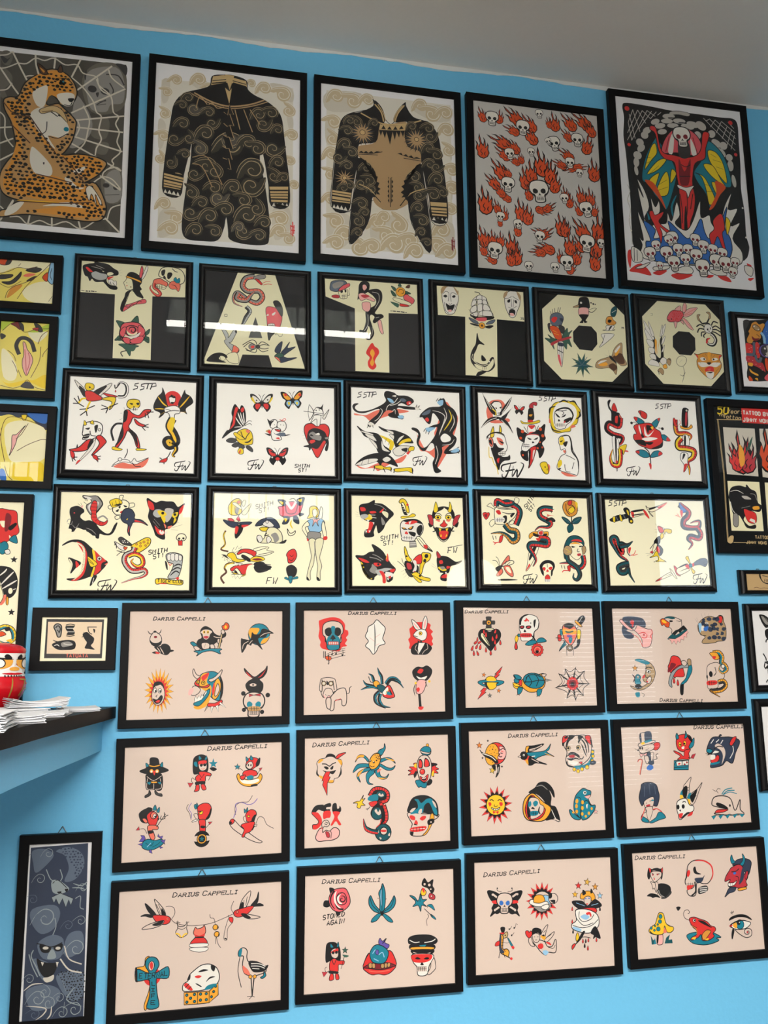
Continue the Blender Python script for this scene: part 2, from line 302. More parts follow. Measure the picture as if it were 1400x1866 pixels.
for k, (x, ln) in enumerate(((.25, 2.0), (-1.9, 1.3))):
    y = LAMP_Y-(.2 if k else 0)
    L = empty('ceiling_lamp', (x, y, LAMP_Z), ('long', 'short')[k]+' slim black linear lamp hung in the middle of the shop', 'ceiling lamp')
    boxes('housing', [(-ln/2-.02, ln/2+.02, -.045, .045, 0, .02), (-ln/2-.02, ln/2+.02, -.045, -.038, -.035, 0), (-ln/2-.02, ln/2+.02, .038, .045, -.035, 0)], FRM2, L)
    for sx in (-ln*.4, ln*.4): tube('suspension_cable', [(sx, 0, .02), (sx, 0, CEIL-LAMP_Z)], .002, WIRE, L)
def lathe(name, prof, m, parent=None, n=40, sq=0.0, mi_f=None):
    V, Fc, mi = [], [], []
    for r, z in prof:
        for j in range(n):
            a = j*math.tau/n; k = 1+sq*(abs(math.cos(2*a))-.5)*-.12; V.append((r*k*math.cos(a), r*k*math.sin(a), z))
    for i in range(len(prof)-1):
        for j in range(n): Fc.append((i*n+j, i*n+(j+1) % n, (i+1)*n+(j+1) % n, (i+1)*n+j))
    return mesh_obj(name, V, Fc, m, parent, None, None, True)
G_ = empty('pendant_lamp', (1.925, -1.0, 1.995), 'round white glowing globe lamp on a cord', 'pendant lamp')
lathe('globe', [(.2*math.sin(math.pi*i/16)+.0005, -.2*math.cos(math.pi*i/16)) for i in range(17)], lamp2, G_)
tube('cord', [(0, 0, .2), (0, 0, CEIL-1.995)], .003, FRM2, G_)
# ------------------------------------------------------------------ framed pictures
PROF = {'flat': lambda m: [(0, .021), (0, .0012), (.0012, 0), (m-.001, 0), (m, .001), (m, .0085)],
        'round': lambda m: [(0, .021), (0, .010), (.0015, .0065), (.004, .003), (.007, .001), (.010, 0), (.013, .0008), (.016, .003), (.0185, .0055), (m-.003, .0062), (m-.0025, .0042), (m-.0005, .0042), (m, .005), (m, .0085)]}
def framed(key, cx, cz, w, h, iw, ih, deg, style, hook, paper, label, ops, group):
    root = empty('picture_frame', (cx/1000, 2.55, CAM_Z+cz/1000), label, 'framed picture', group)
    root.rotation_euler = (0, math.radians(-deg), 0)
    w, h, iw, ih = w/1000, h/1000, iw/1000, ih/1000; mx, mz = (w-iw)/2, (h-ih)/2
    pr = PROF[style](1.0 if False else mx); V, Fc = [], []
    for u, d in pr:
        k = u/mx*mz
        V += [(-w/2+u, d, h/2-k), (w/2-u, d, h/2-k), (w/2-u, d, -h/2+k), (-w/2+u, d, -h/2+k)]
    for i in range(len(pr)-1):
        for j in range(4): Fc.append((i*4+j, i*4+(j+1) % 4, i*4+4+(j+1) % 4, i*4+4+j))
    mesh_obj('frame', V, Fc, FRM if style == 'round' else FRM2, root)
    sh = Sheet(); sh.run(ops); sh.build('print', iw+.006, ih+.006, PAPM[paper], root, .007)
    boxes('glass', [(-iw/2-.004, iw/2+.004, .0042, .0056, -ih/2-.004, ih/2+.004)], GLASS, root)
    if hook == 2: tube('hanging_hook', [(-.013, .018, h/2-.004), (-.002, .02, h/2+.014), (0, .02, h/2+.0165), (.002, .02, h/2+.014), (.013, .018, h/2-.004)], .0012, WIRE, root)
    elif hook == 1: tube('hanging_hook', [(-.006, .018, h/2-.002), (-.004, .018, h/2+.004), (.004, .018, h/2+.004), (.006, .018, h/2-.002)], .0012, WIRE, root)
    return root
PICS = [
(-506.8, 1609.2, 508.2, 663.4, 461.0, 609.4, -0.03, 'flat', 1, 'white', 'large framed poster of a spotted leopard woman in a grey spider web', 'large posters in the top row', '''p j -331,574 423,584 428,-573 -260,-563
f J -330,558 -290,584 -253,556 -270,486 -305,490
f J -324,462 -259,429 -249,372 -287,317 -270,262 -312,273
f J 166,471 241,567 358,584 423,524 424,302 329,223 228,227 172,337
f J 312,-202 388,-136 425,-165 426,-360 341,-377 308,-283
f s 214,521 359,558 414,463 413,318 341,292 314,238 227,243 194,340 175,430
f s 333,-199 410,-158 425,-344 340,-369
f J 230,177 331,189 322,55 235,61
f J 266,15 338,23 327,-52 269,-51
f s 136,332 230,177 221,59 140,-33 96,3 114,212
e d 224 386 27 24 -12.4
e d 301 379 27 24 -12.4
f d 247,359 265,366 259,331
l 6.3 d 254,280 310,321
z 4.2 d 253,297 311,313
z 4.2 d 254,276 312,292
e d 336 -264 19.8 15.3 6.1
e d 393 -274 15.3 15.3 6.1
z 4.1 d 331,-330 417,-317
l 8.6 d 303,499 376,500 415,437
l 7.5 d 327,442 351,395 345,360
f d 358,584 425,576 424,507 389,545
f d 173,472 185,517 182,440
f d -330,553 -286,526 -266,546 -298,491
l 10.4 e -258,581 -170,408 -72,238
l 10.5 e -123,579 -116,508 -89,419
l 10.6 e -5,575 -12,430
l 10.7 e 146,584 95,445
l 10.8 e 337,563 135,366
l 10.7 e 424,413 107,203
l 10.6 e 424,222 131,156
l 10.5 e 421,108 133,110
l 10.5 e 423,-25 122,47
l 10.4 e 421,-157 103,4
l 10.3 e 423,-288 297,-203
l 10.2 e 427,-570 338,-482
l 10.3 e -324,462 -202,287 -97,185
l 10.1 e -298,53 -223,67
l 10.1 e -292,-51 -219,-10
l 10 e -285,-163 -206,-106
l 9.8 e -260,-556 -194,-416
l 9.9 e -103,-565 -84,-421
l 10 e 34,-567 30,-496
l 10.1 e 201,-575 176,-482
l 8.3 e -329,545 -288,555 -258,581
l 8.3 e -221,506 -172,509 -122,554 -68,545 -12,569 55,532 126,542 165,488 246,474 263,417 338,350 357,243 391,214 375,161 399,106 388,38 412,-26 364,-89 373,-121 318,-177 312,-218
l 8.2 e -323,454 -282,468 -221,506
l 8.3 e -177,416 -146,428 -90,428
l 8.4 e 102,446 170,387 232,303 256,230 287,200 276,107 294,43 268,-18 263,-68
l 8.4 e 176,262 216,175 212,99 195,6 142,-66
l 8.3 e 144,166 161,110 143,50
l 8.2 e -314,305 -273,319 -248,364
l 8.6 e 316,535 340,478 416,420
l 8.5 e 246,457 279,385 331,358
l 8.1 e -305,158 -275,121 -269,24 -252,-22 -215,-67
l 7.9 e -266,-463 -224,-490 -194,-424
l 8.2 e 257,-256 312,-210 370,-220 422,-279
l 8.3 e 331,-159 388,-136 421,-157
l 8.1 e 352,-489 371,-415 426,-385
l 7.9 e -208,-528 -154,-523 -103,-565 -37,-535 34,-559 115,-528 201,-567 289,-503 338,-490
F 8.2 G -289,243 -256,268 -208,278 -178,365 -132,422 -77,450 -57,478 -15,493 28,486 80,459 118,406 136,340 117,279 83,250 40,253 24,284 -35,326 -37,242 26,259 55,238 130,164 140,115 123,14 85,-64 65,-91 156,-72 256,-77 322,-102 330,-134 290,-196 235,-243 208,-262 279,-262 342,-401 324,-491 248,-515 121,-511 10,-506 -114,-503 -195,-519 -262,-533 -264,-494 -218,-474 -180,-431 -146,-419 -230,-396 -273,-345 -279,-251 -244,-167 -200,-89 -213,7 -239,101 -279,178
f O -268,229 -200,263 -138,404 -56,466 43,480 113,379 83,258 -13,312 -58,240 -132,297 -167,176 -16,-19 72,-90 199,-75 315,-119 248,-225 148,-195 73,-106 -29,-37 -164,127 -216,170 -178,11 -164,-117 -214,-195 -194,-313 -75,-220 137,-261 251,-290 327,-403 289,-487 92,-490 -95,-477 75,-428 -65,-395 -231,-365 -257,-280 -218,-140 -199,8 -249,149
f E -126,314 -72,363 -40,367 -45,258 -64,222 -100,234
f E -131,156 -71,221 28,209 89,126 99,69 52,26 -19,30 28,-54 -54,26
f E -114,-71 -91,-60 6,-163 9,-235 -74,-232 -113,-160
f E 16,316 86,342 123,322 104,252 54,254
f q -167,-413 74,-405 -105,-421
f E -225,-475 -166,-429 -132,-426 -176,-493 -235,-523
f E -28,-439 116,-400 237,-428 75,-428
f E 133,-189 216,-147 176,-200
f E 107,-232 167,-290 209,-294 167,-307 95,-258
S 28 12.1 k -275,236 -208,270 -152,394 -76,442 14,476 81,443 113,379 79,341 8,332 -44,375 -120,331 -144,262 -132,181 -163,111
S 28 12.1 k -243,166 -168,184 -123,132 -32,12 58,-92 161,-178 280,-287 224,-301 108,-240 17,-113 -87,-3 -167,53 -213,121
S 29 12.4 k -208,48 -127,-32 -128,-145 -73,-244 137,-269 225,-333 327,-403 324,-483 149,-501 -94,-493 -102,-478 217,-462 73,-389 -133,-402 -231,-373 -264,-281 -216,-164 -187,-79
S 27 11.4 k 87,-105 199,-83 315,-119 262,-207 206,-230 147,-179
S 25 10.8 k 56,221 124,147 122,47 77,-57 43,-77 39,4 100,61 89,142 0,206 -30,243
F 6.3 b -109,522 -57,483 -48,450 -84,454
F 6.3 b 14,493 30,529 43,484 22,475
f O -94,494 -64,473 -70,460
f k 32,423 68,411 61,398 32,406
c t 50 413 6.2
f k 84,300 120,305 110,280 92,280
t 7.3 k 17,434 74,433 112,396
l 5.2 k 62,255 97,252 110,278
c t 84 88 15.3
l 5.1 k -19,30 38,21 93,60
l 5.1 k -68,32 -34,61 -31,127
l 6.2 k -77,188 -28,202 30,168
F 4.1 n -77,204 -2,239 57,213 89,134 15,199 -62,177
l 4.1 b -63,189 0,206
F 4.1 E 217,-301 251,-281 312,-372 306,-397 274,-328 285,-407 253,-330 241,-379
f k -40,-152 -30,-150 -33,-167
l 7.1 b -288,226 -221,153 -130,148
l 7.2 b -130,148 -47,27 29,-79
l 7.1 b -238,85 -120,-31
l 7.1 b -74,-232 31,-249 137,-269
l 7.2 b 72,-98 147,-179 208,-262
l 7 b -167,-421 75,-412 256,-386'''),
(27.3, 1611.5, 507.8, 672.9, 462.2, 619.9, -0.18, 'flat', 1, 'white', 'large framed poster of a back bodysuit tattoo with shorts and neck arrow', 'large posters in the top row', '''p E -426,504 417,556 423,-569 -414,-588
f e -422,495 -375,506 -379,367 -417,344
f e -435,217 -388,188 -399,46 -429,25
f e -405,-419 -315,-376 -281,-491 -340,-564 -407,-579
f e 293,-330 388,-294 414,-440 311,-536
f e 264,572 405,555 414,454 340,481
f e -220,569 -139,525 -169,458 -250,510
f e 374,357 419,327 408,198
m wave -344 515 84 12.1 w H
m wave -396 427 75 52 w H
m wave -203 535 102 -7.9 w H
m wave -399 275 83 83 w H
m wave -409 115 91 33 w H
m wave -411 -42 82 113 w H
m wave -392 -358 97 -6 w H
m wave -313 -435 105 54 w H
m wave -349 -515 112 14.4 w H
m wave 216 529 104 -7.8 w H
m wave 339 509 122 42 w H
m wave 390 396 96 93 w H
m wave 400 215 95 12.9 w H
m wave 397 35 77 63 w H
m wave 419 -141 77 3.7 w H
m wave 333 -378 117 34 w H
m wave 326 -474 108 -5.6 w H
m wave 391 -511 92 55 w H
m wave -138 489 77 22 w H
m wave 134 554 69 2.1 w H
F 5.8 k -108,571 -37,590 28,594 109,569 119,506 168,467 234,440 300,393 341,326 359,192 377,32 395,-117 392,-294 284,-301 266,-158 240,-1 214,111 204,12 234,-135 252,-247 270,-393 271,-523 248,-572 123,-580 28,-555 13,-479 2,-399 -12,-482 -49,-570 -141,-583 -233,-579 -265,-523 -262,-387 -244,-197 -226,-38 -223,129 -236,31 -269,-147 -287,-296 -387,-281 -389,-118 -376,49 -358,227 -339,345 -279,425 -185,465 -122,501
p n -104,571 -37,590 109,565 114,524 21,539 -27,536 -115,506
z 5.8 k -107,539 -20,560
z 5.8 k 21,557 110,542
z 8.1 k -109,520 -18,542
z 8.1 k 25,541 109,525
p n -29,596 32,595 4,486
p n -26,500 2,477 18,502 4,386
l 10.3 N -220,437 -104,385 9,369 137,399 229,444
l 6.8 N -239,430 -111,371 9,353 145,387 250,433
m wave -266 395 83 -7.7 h i
m wave -205 318 96 193 h j
m wave -300 342 70 22 h i
m wave -133 310 83 12.6 h i
m wave -92 234 89 173 h i
m wave -295 209 95 2.8 h i
m wave -238 119 88 113 h i
m wave -323 91 94 193 h i
m wave -273 0 75 23 h i
m wave -341 -69 80 143 h i
m wave -153 156 121 -7.1 h i
m wave -174 56 101 83 h j
m wave -1 94 185 3.1 h i
m wave 30 134 128 183 h j
m wave 117 127 115 3.1 h i
m wave 186 333 104 -7.4 h i
m wave 267 362 99 33 h i
m wave 236 267 104 173 h i
m wave 310 240 84 -7.1 h i
m wave 182 99 116 53 h i
m wave 303 95 116 193 h i
m wave 312 7 97 -6.6 h i
m wave 297 -84 103 84 h i
m wave 354 -95 77 3.6 h i
m wave -139 -63 126 33 h i
m wave -76 -91 107 93 h i
m wave -192 -139 94 194 h i
m wave 145 -66 166 -6.5 h i
m wave 171 -177 152 174 h i
m wave 29 -201 113 -6.2 h i
m wave -89 -214 106 13.8 h i
m wave -40 -287 112 184 h j
m wave 101 -272 107 54 h i
m wave -219 -254 99 84 h i
m wave -163 -326 93 4 h i
m wave -207 -407 105 194 h i
m wave -114 -415 117 -5.8 h i
m wave -15 -353 112 24 h i
m wave 119 -383 144 -5.8 h i
m wave 197 -323 107 114 h i
m wave 230 -423 100 4.3 h i
m wave -196 -517 104 -5.6 h i
m wave -74 -505 93 54 h i
m wave 121 -503 106 194 h i
m wave 200 -512 94 24 h i
m wave 74 -473 80 -5.6 h j
l 5.7 N -205,327 -184,411 -135,363
l 5.7 N -127,364 -103,377 -71,345 -31,359
l 5.8 N 41,350 76,211
l 5.8 N 97,358 156,203
l 5.8 N 137,363 204,263
l 5.6 N -218,-20 -125,-9 -27,-190
l 5.6 N -217,-63 -154,-82 -89,-214
p k 6,391 34,304 6,310 40,224 8,229 37,144 9,149 35,63 9,69 33,-8 9,-2 26,-79 4,-73 16,-142 -8,-153 -21,-76 -1,-82 -31,2 -6,-4 -37,81 -9,71 -35,161 -7,151 -29,243 -8,227 -30,323 -5,308
z 4.6 N -30,323 -4,304 4,382 34,313 8,315 37,231 10,234
z 4.6 N -29,243 -6,223 10,234 37,148 9,149 35,68
z 4.6 N -33,162 -6,147 9,149
z 4.5 N -34,81 -9,67 9,69 31,-8
z 4.5 N -29,-2 -5,-9 9,-2 25,-79 4,-73
p n -388,-148 -264,-169 -285,-253 -387,-242
z 6.6 k -387,-165 -268,-186
z 9.9 k -388,-187 -273,-205
z 5.5 k -387,-211 -278,-226
z 6.6 k -387,-230 -281,-244
p E -386,-281 -377,-258 -364,-285 -351,-260 -337,-288 -325,-264 -310,-294 -300,-267 -287,-298
p n 270,-170 391,-157 388,-268 284,-274
z 10.2 k 271,-197 390,-184
z 5.7 k 274,-218 390,-206
z 5.7 k 275,-236 389,-224
z 10.2 k 279,-255 388,-247
p E 288,-306 300,-279 312,-304 324,-278 340,-303 356,-275 372,-299 384,-273 392,-295
f n -323,-141 -300,-138 -277,-148
f E 17,-547 2,-412 -10,-550
z 6.8 r 422,-400 423,-500
z 6.8 r 407,-427 434,-438
z 6.8 r 410,-458 437,-459
z 5.7 r 410,-423 413,-492
z 5.7 r 431,-421 430,-482'''),
(557.8, 1612.7, 506.1, 666.8, 459.6, 613.4, -0.18, 'flat', 1, 'white', 'large framed poster of a front bodysuit tattoo with bare tan chest', 'large posters in the top row', '''p E -422,567 436,567 425,-544 -423,-564
f e -422,550 -187,573 -235,443 -417,420
f e -425,358 -370,339 -378,175 -425,186
f e -416,-334 -269,-327 -278,-518 -393,-553
f e -34,-303 124,-313 75,-435 -51,-422
f e 284,-330 431,-316 417,-537 296,-548
f e 154,521 428,557 425,449 300,433
f e -129,-330 -4,-384 -52,-530 -115,-552
f e -4,-459 122,-472 105,-548 -21,-543
f e 404,252 436,221 430,150
f e 415,26 438,-15 427,-145
m wave -370 530 117 -7.7 w H
m wave -251 520 126 52 w H
m wave -155 533 102 2.4 w H
m wave -386 346 116 33 w H
m wave -378 226 107 93 w H
m wave -401 104 114 -6.8 w H
m wave -401 -32 97 64 w H
m wave -408 -217 105 3.9 w H
m wave -370 -362 120 54 w H
m wave -316 -456 128 -5.5 w H
m wave -370 -518 119 25 w H
m wave -208 -528 136 85 w H
m wave -98 -352 130 -5.7 w H
m wave -36 -429 138 54 w H
m wave 11 -499 162 4.6 w H
m wave 60 -344 139 94 w H
m wave 122 -455 131 35 w H
m wave 153 -536 131 -5.3 w H
m wave -130 -521 121 25 w H
m wave 211 537 112 -7.5 w H
m wave 293 495 138 53 w H
m wave 385 507 113 12.6 w H
m wave 390 374 121 -7.1 w H
m wave 411 235 103 83 w H
m wave 420 88 111 23 w H
m wave 417 -52 119 3.8 w H
m wave 413 -198 101 64 w H
m wave 340 -367 133 -5.6 w H
m wave 314 -471 140 45 w H
m wave 377 -515 132 4.7 w H
m wave -50 -313 98 -5.8 w H
F 4.6 E -106,539 -95,488 -155,454 -267,413 -323,354 -346,230 -370,65 -385,-106 -389,-273 -269,-294 -237,-131 -205,93 -237,-131 -261,-301 -270,-525 -176,-409 -120,-203 -50,-255 46,-249 126,-202 148,-344 264,-538 276,-331 236,93 273,-76 285,-313 390,-303 388,-63 361,177 339,323 275,413 169,443 121,517 113,542 38,391 -11,385
f N -108,381 5,369 119,401 134,289 213,194 220,108 137,-5 95,-138 126,-194 46,-249 -50,-255 -112,-194 -87,-73 -110,27 -205,101 -213,178 -93,227
F 5.7 k -102,531 -107,487 -195,431 -259,414 -315,364 -339,257 -358,109 -374,-62 -381,-281 -281,-295 -253,-142 -229,-12 -213,92 -205,196 -93,227 -68,334 -27,392 -42,469 -74,517
F 5.8 k 113,542 121,508 169,443 226,424 283,414 339,323 361,177 378,22 394,-149 386,-303 285,-301 272,-145 243,7 224,117 213,194 133,219 110,313 127,403 38,391 55,464
F 5.6 k -209,92 -110,27 -87,-73 -96,-167 -120,-186 -137,-322 -176,-418 -262,-525 -262,-384 -246,-216 -222,-87
F 5.7 k 220,99 146,30 104,-60 103,-154 126,-185 133,-261 171,-384 264,-538 272,-374 248,-121 231,23
l 9.2 n -95,506 -51,450 -35,382
l 5.7 n -74,508 -35,443 -23,392
l 9.3 n 109,524 63,456 42,392
l 5.8 n 96,522 51,454 34,399
l 9.1 n -191,427 -60,370 37,369 135,390 226,424
p n -60,361 37,356 127,389 126,341 37,321 -68,325
p k -52,327 -36,356 -20,327
p k -12,328 5,354 21,329
p k 29,330 45,359 61,335
p k 69,338 86,367 102,347
p k -68,317 -56,275 -44,311 -28,261 -16,310 7,217 25,315 40,256 53,319 69,277 81,327 97,285 110,334
B 4.2 d 16 -180 281 88 92 46 50 7.1
B 3.3 N 16 -180 281 79 83 33 38 17.1
C 3.4 n -180 285 18.4
B 4.3 d 16 190 274 89 94 47 51 7
B 3.4 N 16 190 274 81 85 34 38 17
C 3.4 n 190 279 15.3
B 3.3 N 14 -301 -63 73 65 24 24 6.4
C 3.3 n -301 -61 14.7
m wave -275 360 76 -7.3 h i
m wave -291 289 81 33 h i
m wave -220 367 76 83 h i
m wave -307 183 94 -6.9 h i
m wave -260 138 87 53 h i
m wave -331 78 87 193 h i
m wave -292 32 80 13.4 h i
m wave -108 364 70 -7.2 h i
m wave -316 -132 74 3.8 h i
m wave -269 -101 68 84 h i
m wave 151 370 78 -7.2 h i
m wave 266 376 91 23 h i
m wave 298 309 91 173 h i
m wave 263 218 97 -6.8 h i
m wave 320 189 97 53 h i
m wave 269 105 90 3.4 h i
m wave 334 86 83 193 h i
m wave 316 -2 109 -6.4 h i
m wave 289 -108 108 34 h i
m wave 363 -83 83 84 h i
m wave -166 29 87 3.5 h i
m wave -143 -53 94 54 h i
m wave -182 -92 87 194 h i
m wave -127 -128 68 -6.2 h i
m wave -199 -228 93 24 h i
m wave -215 -347 92 84 h i
m wave -176 -293 74 -5.8 h i
m wave -223 -439 73 4.5 h i
m wave 161 -2 96 3.6 h i
m wave 185 -68 89 54 h i
m wave 208 -134 82 194 h i
m wave 182 -222 88 -5.9 h i
m wave 213 -304 94 54 h i
m wave 203 -397 75 -5.5 h i
m wave 242 -461 68 35 h i
l 6.6 n -206,-94 -127,-128 -65,-214
l 6.8 n 241,-79 143,-124 70,-217
l 6.6 k -112,-152 -61,-209
l 6.7 k 135,-125 70,-221
p k -201,110 -181,70 -158,86 -150,48 -122,47 -126,8 -99,11 -103,-23 -79,-25 -87,-64 -68,-70 -80,-102 -60,-112 -80,-131 -64,-155 -88,-153 -87,-73 -118,17
p k 220,108 187,87 182,43 154,49 150,14 121,10 121,-24 96,-35 104,-60 80,-80 100,-99 75,-123 95,-138 79,-161 103,-154 104,-60 146,22
l 4.5 k -205,136 -126,137 -46,159
p k -205,136 -189,150 -173,138 -157,153 -141,140 -121,156 -106,143 -85,159 -46,156 -110,137
l 4.5 k -205,123 -78,132
p k 55,158 83,166 95,147 115,161 131,143 152,156 168,138 188,148 221,138 164,134
l 4.5 k 99,129 220,121
z 4.5 k 7,-24 4,-236
p k -9,-21 -4,-38 -13,-56 -4,-72 -14,-90 -4,-106 -14,-124 -5,-140 -15,-158 -5,-174 -13,-192 -3,-208 -3,-21
p k 18,-18 15,-36 26,-52 14,-70 25,-86 14,-104 25,-120 14,-138 23,-154 13,-172 21,-188 10,-206 13,-19
p n -382,-155 -257,-163 -267,-239 -384,-235
z 6.5 k -381,-172 -261,-180
z 9.8 k -383,-193 -264,-201
z 6.5 k -383,-222 -267,-227
p E -381,-281 -371,-255 -360,-282 -347,-256 -334,-284 -322,-258 -308,-290 -296,-263 -281,-295
p n 276,-170 390,-166 390,-265 287,-266
z 10.1 k 277,-204 390,-201
z 6.8 k 280,-229 389,-226
z 10.1 k 283,-250 390,-248
p E 287,-300 300,-276 313,-302 328,-275 342,-303 357,-276 371,-303 388,-274 390,-303
z 6.7 m 428,-409 426,-511
z 6.7 m 416,-436 442,-442
z 6.7 m 417,-469 441,-476
z 5.6 m 420,-427 420,-503
z 5.6 m 440,-425 436,-493'''),
(1085.3, 1613.3, 509.7, 675.0, 460.3, 622.2, -0.3, 'flat', 1, 'smoke', 'large framed grey poster of skulls in orange flames', 'large posters in the top row', '''m flame -394 509 82 -17.5 o
m flame -270 508 76 7.6 o
m skull -324 501 107 0.6 w k
m flame -153 523 122 -42 o
m flame -46 484 109 -32 o
m flame -42 388 109 -37 o
m flame -174 424 89 -62 o
m skull -101 459 112 0.7 w k
m skull 25 582 66 -7.5 w k
m flame 137 516 103 -7.3 o
m flame 94 511 59 -12.3 o
m skull 126 365 109 -15 w k
m skull 84 378 52 -17.1 w k
m flame 253 531 111 -37 o
m flame 357 554 125 -47 o
m flame 406 498 99 -27 o
m flame 230 431 84 -37 o
m flame 373 369 111 13 o
m skull 302 414 101 -2.1 w k
m flame -401 257 119 -7 o
m flame -252 319 126 -62 o
m flame -170 294 95 -37 o
m flame -246 233 94 -47 o
m flame -166 191 69 -57 o
m flame -123 213 63 -11.8 o
m skull -205 247 81 -6.9 w k
m skull -46 279 62 -6.9 w k
m flame 223 281 97 -52 o
m flame 169 205 83 -62 o
m flame 252 188 83 -107 o
m flame 304 203 77 83 o
m skull 238 230 80 -1.7 w k
m skull 306 160 61 3.4 w k
m flame 413 172 123 -1.6 o
m flame -275 101 124 -32 o
m flame -327 10 99 -41 o
m flame -226 98 68 -37 o
m flame -241 -90 74 -56 o
m flame -281 -52 80 -36 o
m skull -225 13 109 3.6 w k
m flame -97 53 119 -6.5 o
m flame -53 110 120 -1.6 o
m flame 25 179 146 -6.7 o
m flame 89 117 127 8.5 o
m flame 119 43 108 13.6 o
m flame -76 -47 81 -6.2 o
m skull 0 -13 161 -6.3 w k
m flame 10 -156 81 104 o
m flame 61 -134 81 54 o
m flame -393 -148 140 -6.1 o
m flame -309 -173 74 -11 o
m flame -258 -218 74 4.1 o
m flame -292 -280 49 -5.8 o
m skull -287 -233 70 4.1 w k
m flame -139 -189 118 -6 o
m flame -91 -217 105 4.1 o
m flame -168 -326 74 -5.7 o
m skull -163 -275 71 -13.8 w k
m flame 191 -26 82 -6.2 o
m flame 222 -74 76 8.9 o
m skull 183 -48 73 -6.2 w k
m flame 309 -22 96 -6.2 o
m flame 377 -32 96 -1.2 o
m flame 287 -127 76 -16 o
m flame 406 -123 70 14 o
m skull 343 -113 112 -14 w k
m flame 150 -269 119 -5.7 o
m flame 179 -283 100 4.3 o
m flame 28 -331 93 54 o
m flame -5 -326 80 -66 o
m flame 39 -439 105 -75 o
m flame -19 -469 86 -85 o
m skull -10 -352 83 4.4 w k
m flame -413 -408 108 -10.6 o
m flame -349 -410 85 -0.5 o
m flame -293 -412 79 4.5 o
m flame -361 -550 78 -55 o
m flame -415 -490 72 -15.4 o
m skull -335 -482 118 6.6 w k
m flame -213 -446 122 -5.4 o
m flame -184 -518 109 4.7 o
m flame -225 -538 91 -5.2 o
m skull -97 -575 69 -5.1 w k
m skull 91 -567 71 -5.1 w k
m flame 206 -406 119 -0.4 o
m flame 252 -486 93 9.7 o
m flame 135 -496 74 -5.3 o
m flame 206 -573 74 35 o
m skull 179 -526 109 -5.2 w k
m flame 304 -287 132 -31 o
m flame 282 -391 94 -25 o
m flame 423 -267 140 4.3 o
m flame 398 -405 126 9.6 o
m flame 384 -507 112 -0.2 o
m skull 333 -369 127 6.5 w k
m skull 439 -359 68 9.5 w k'''),
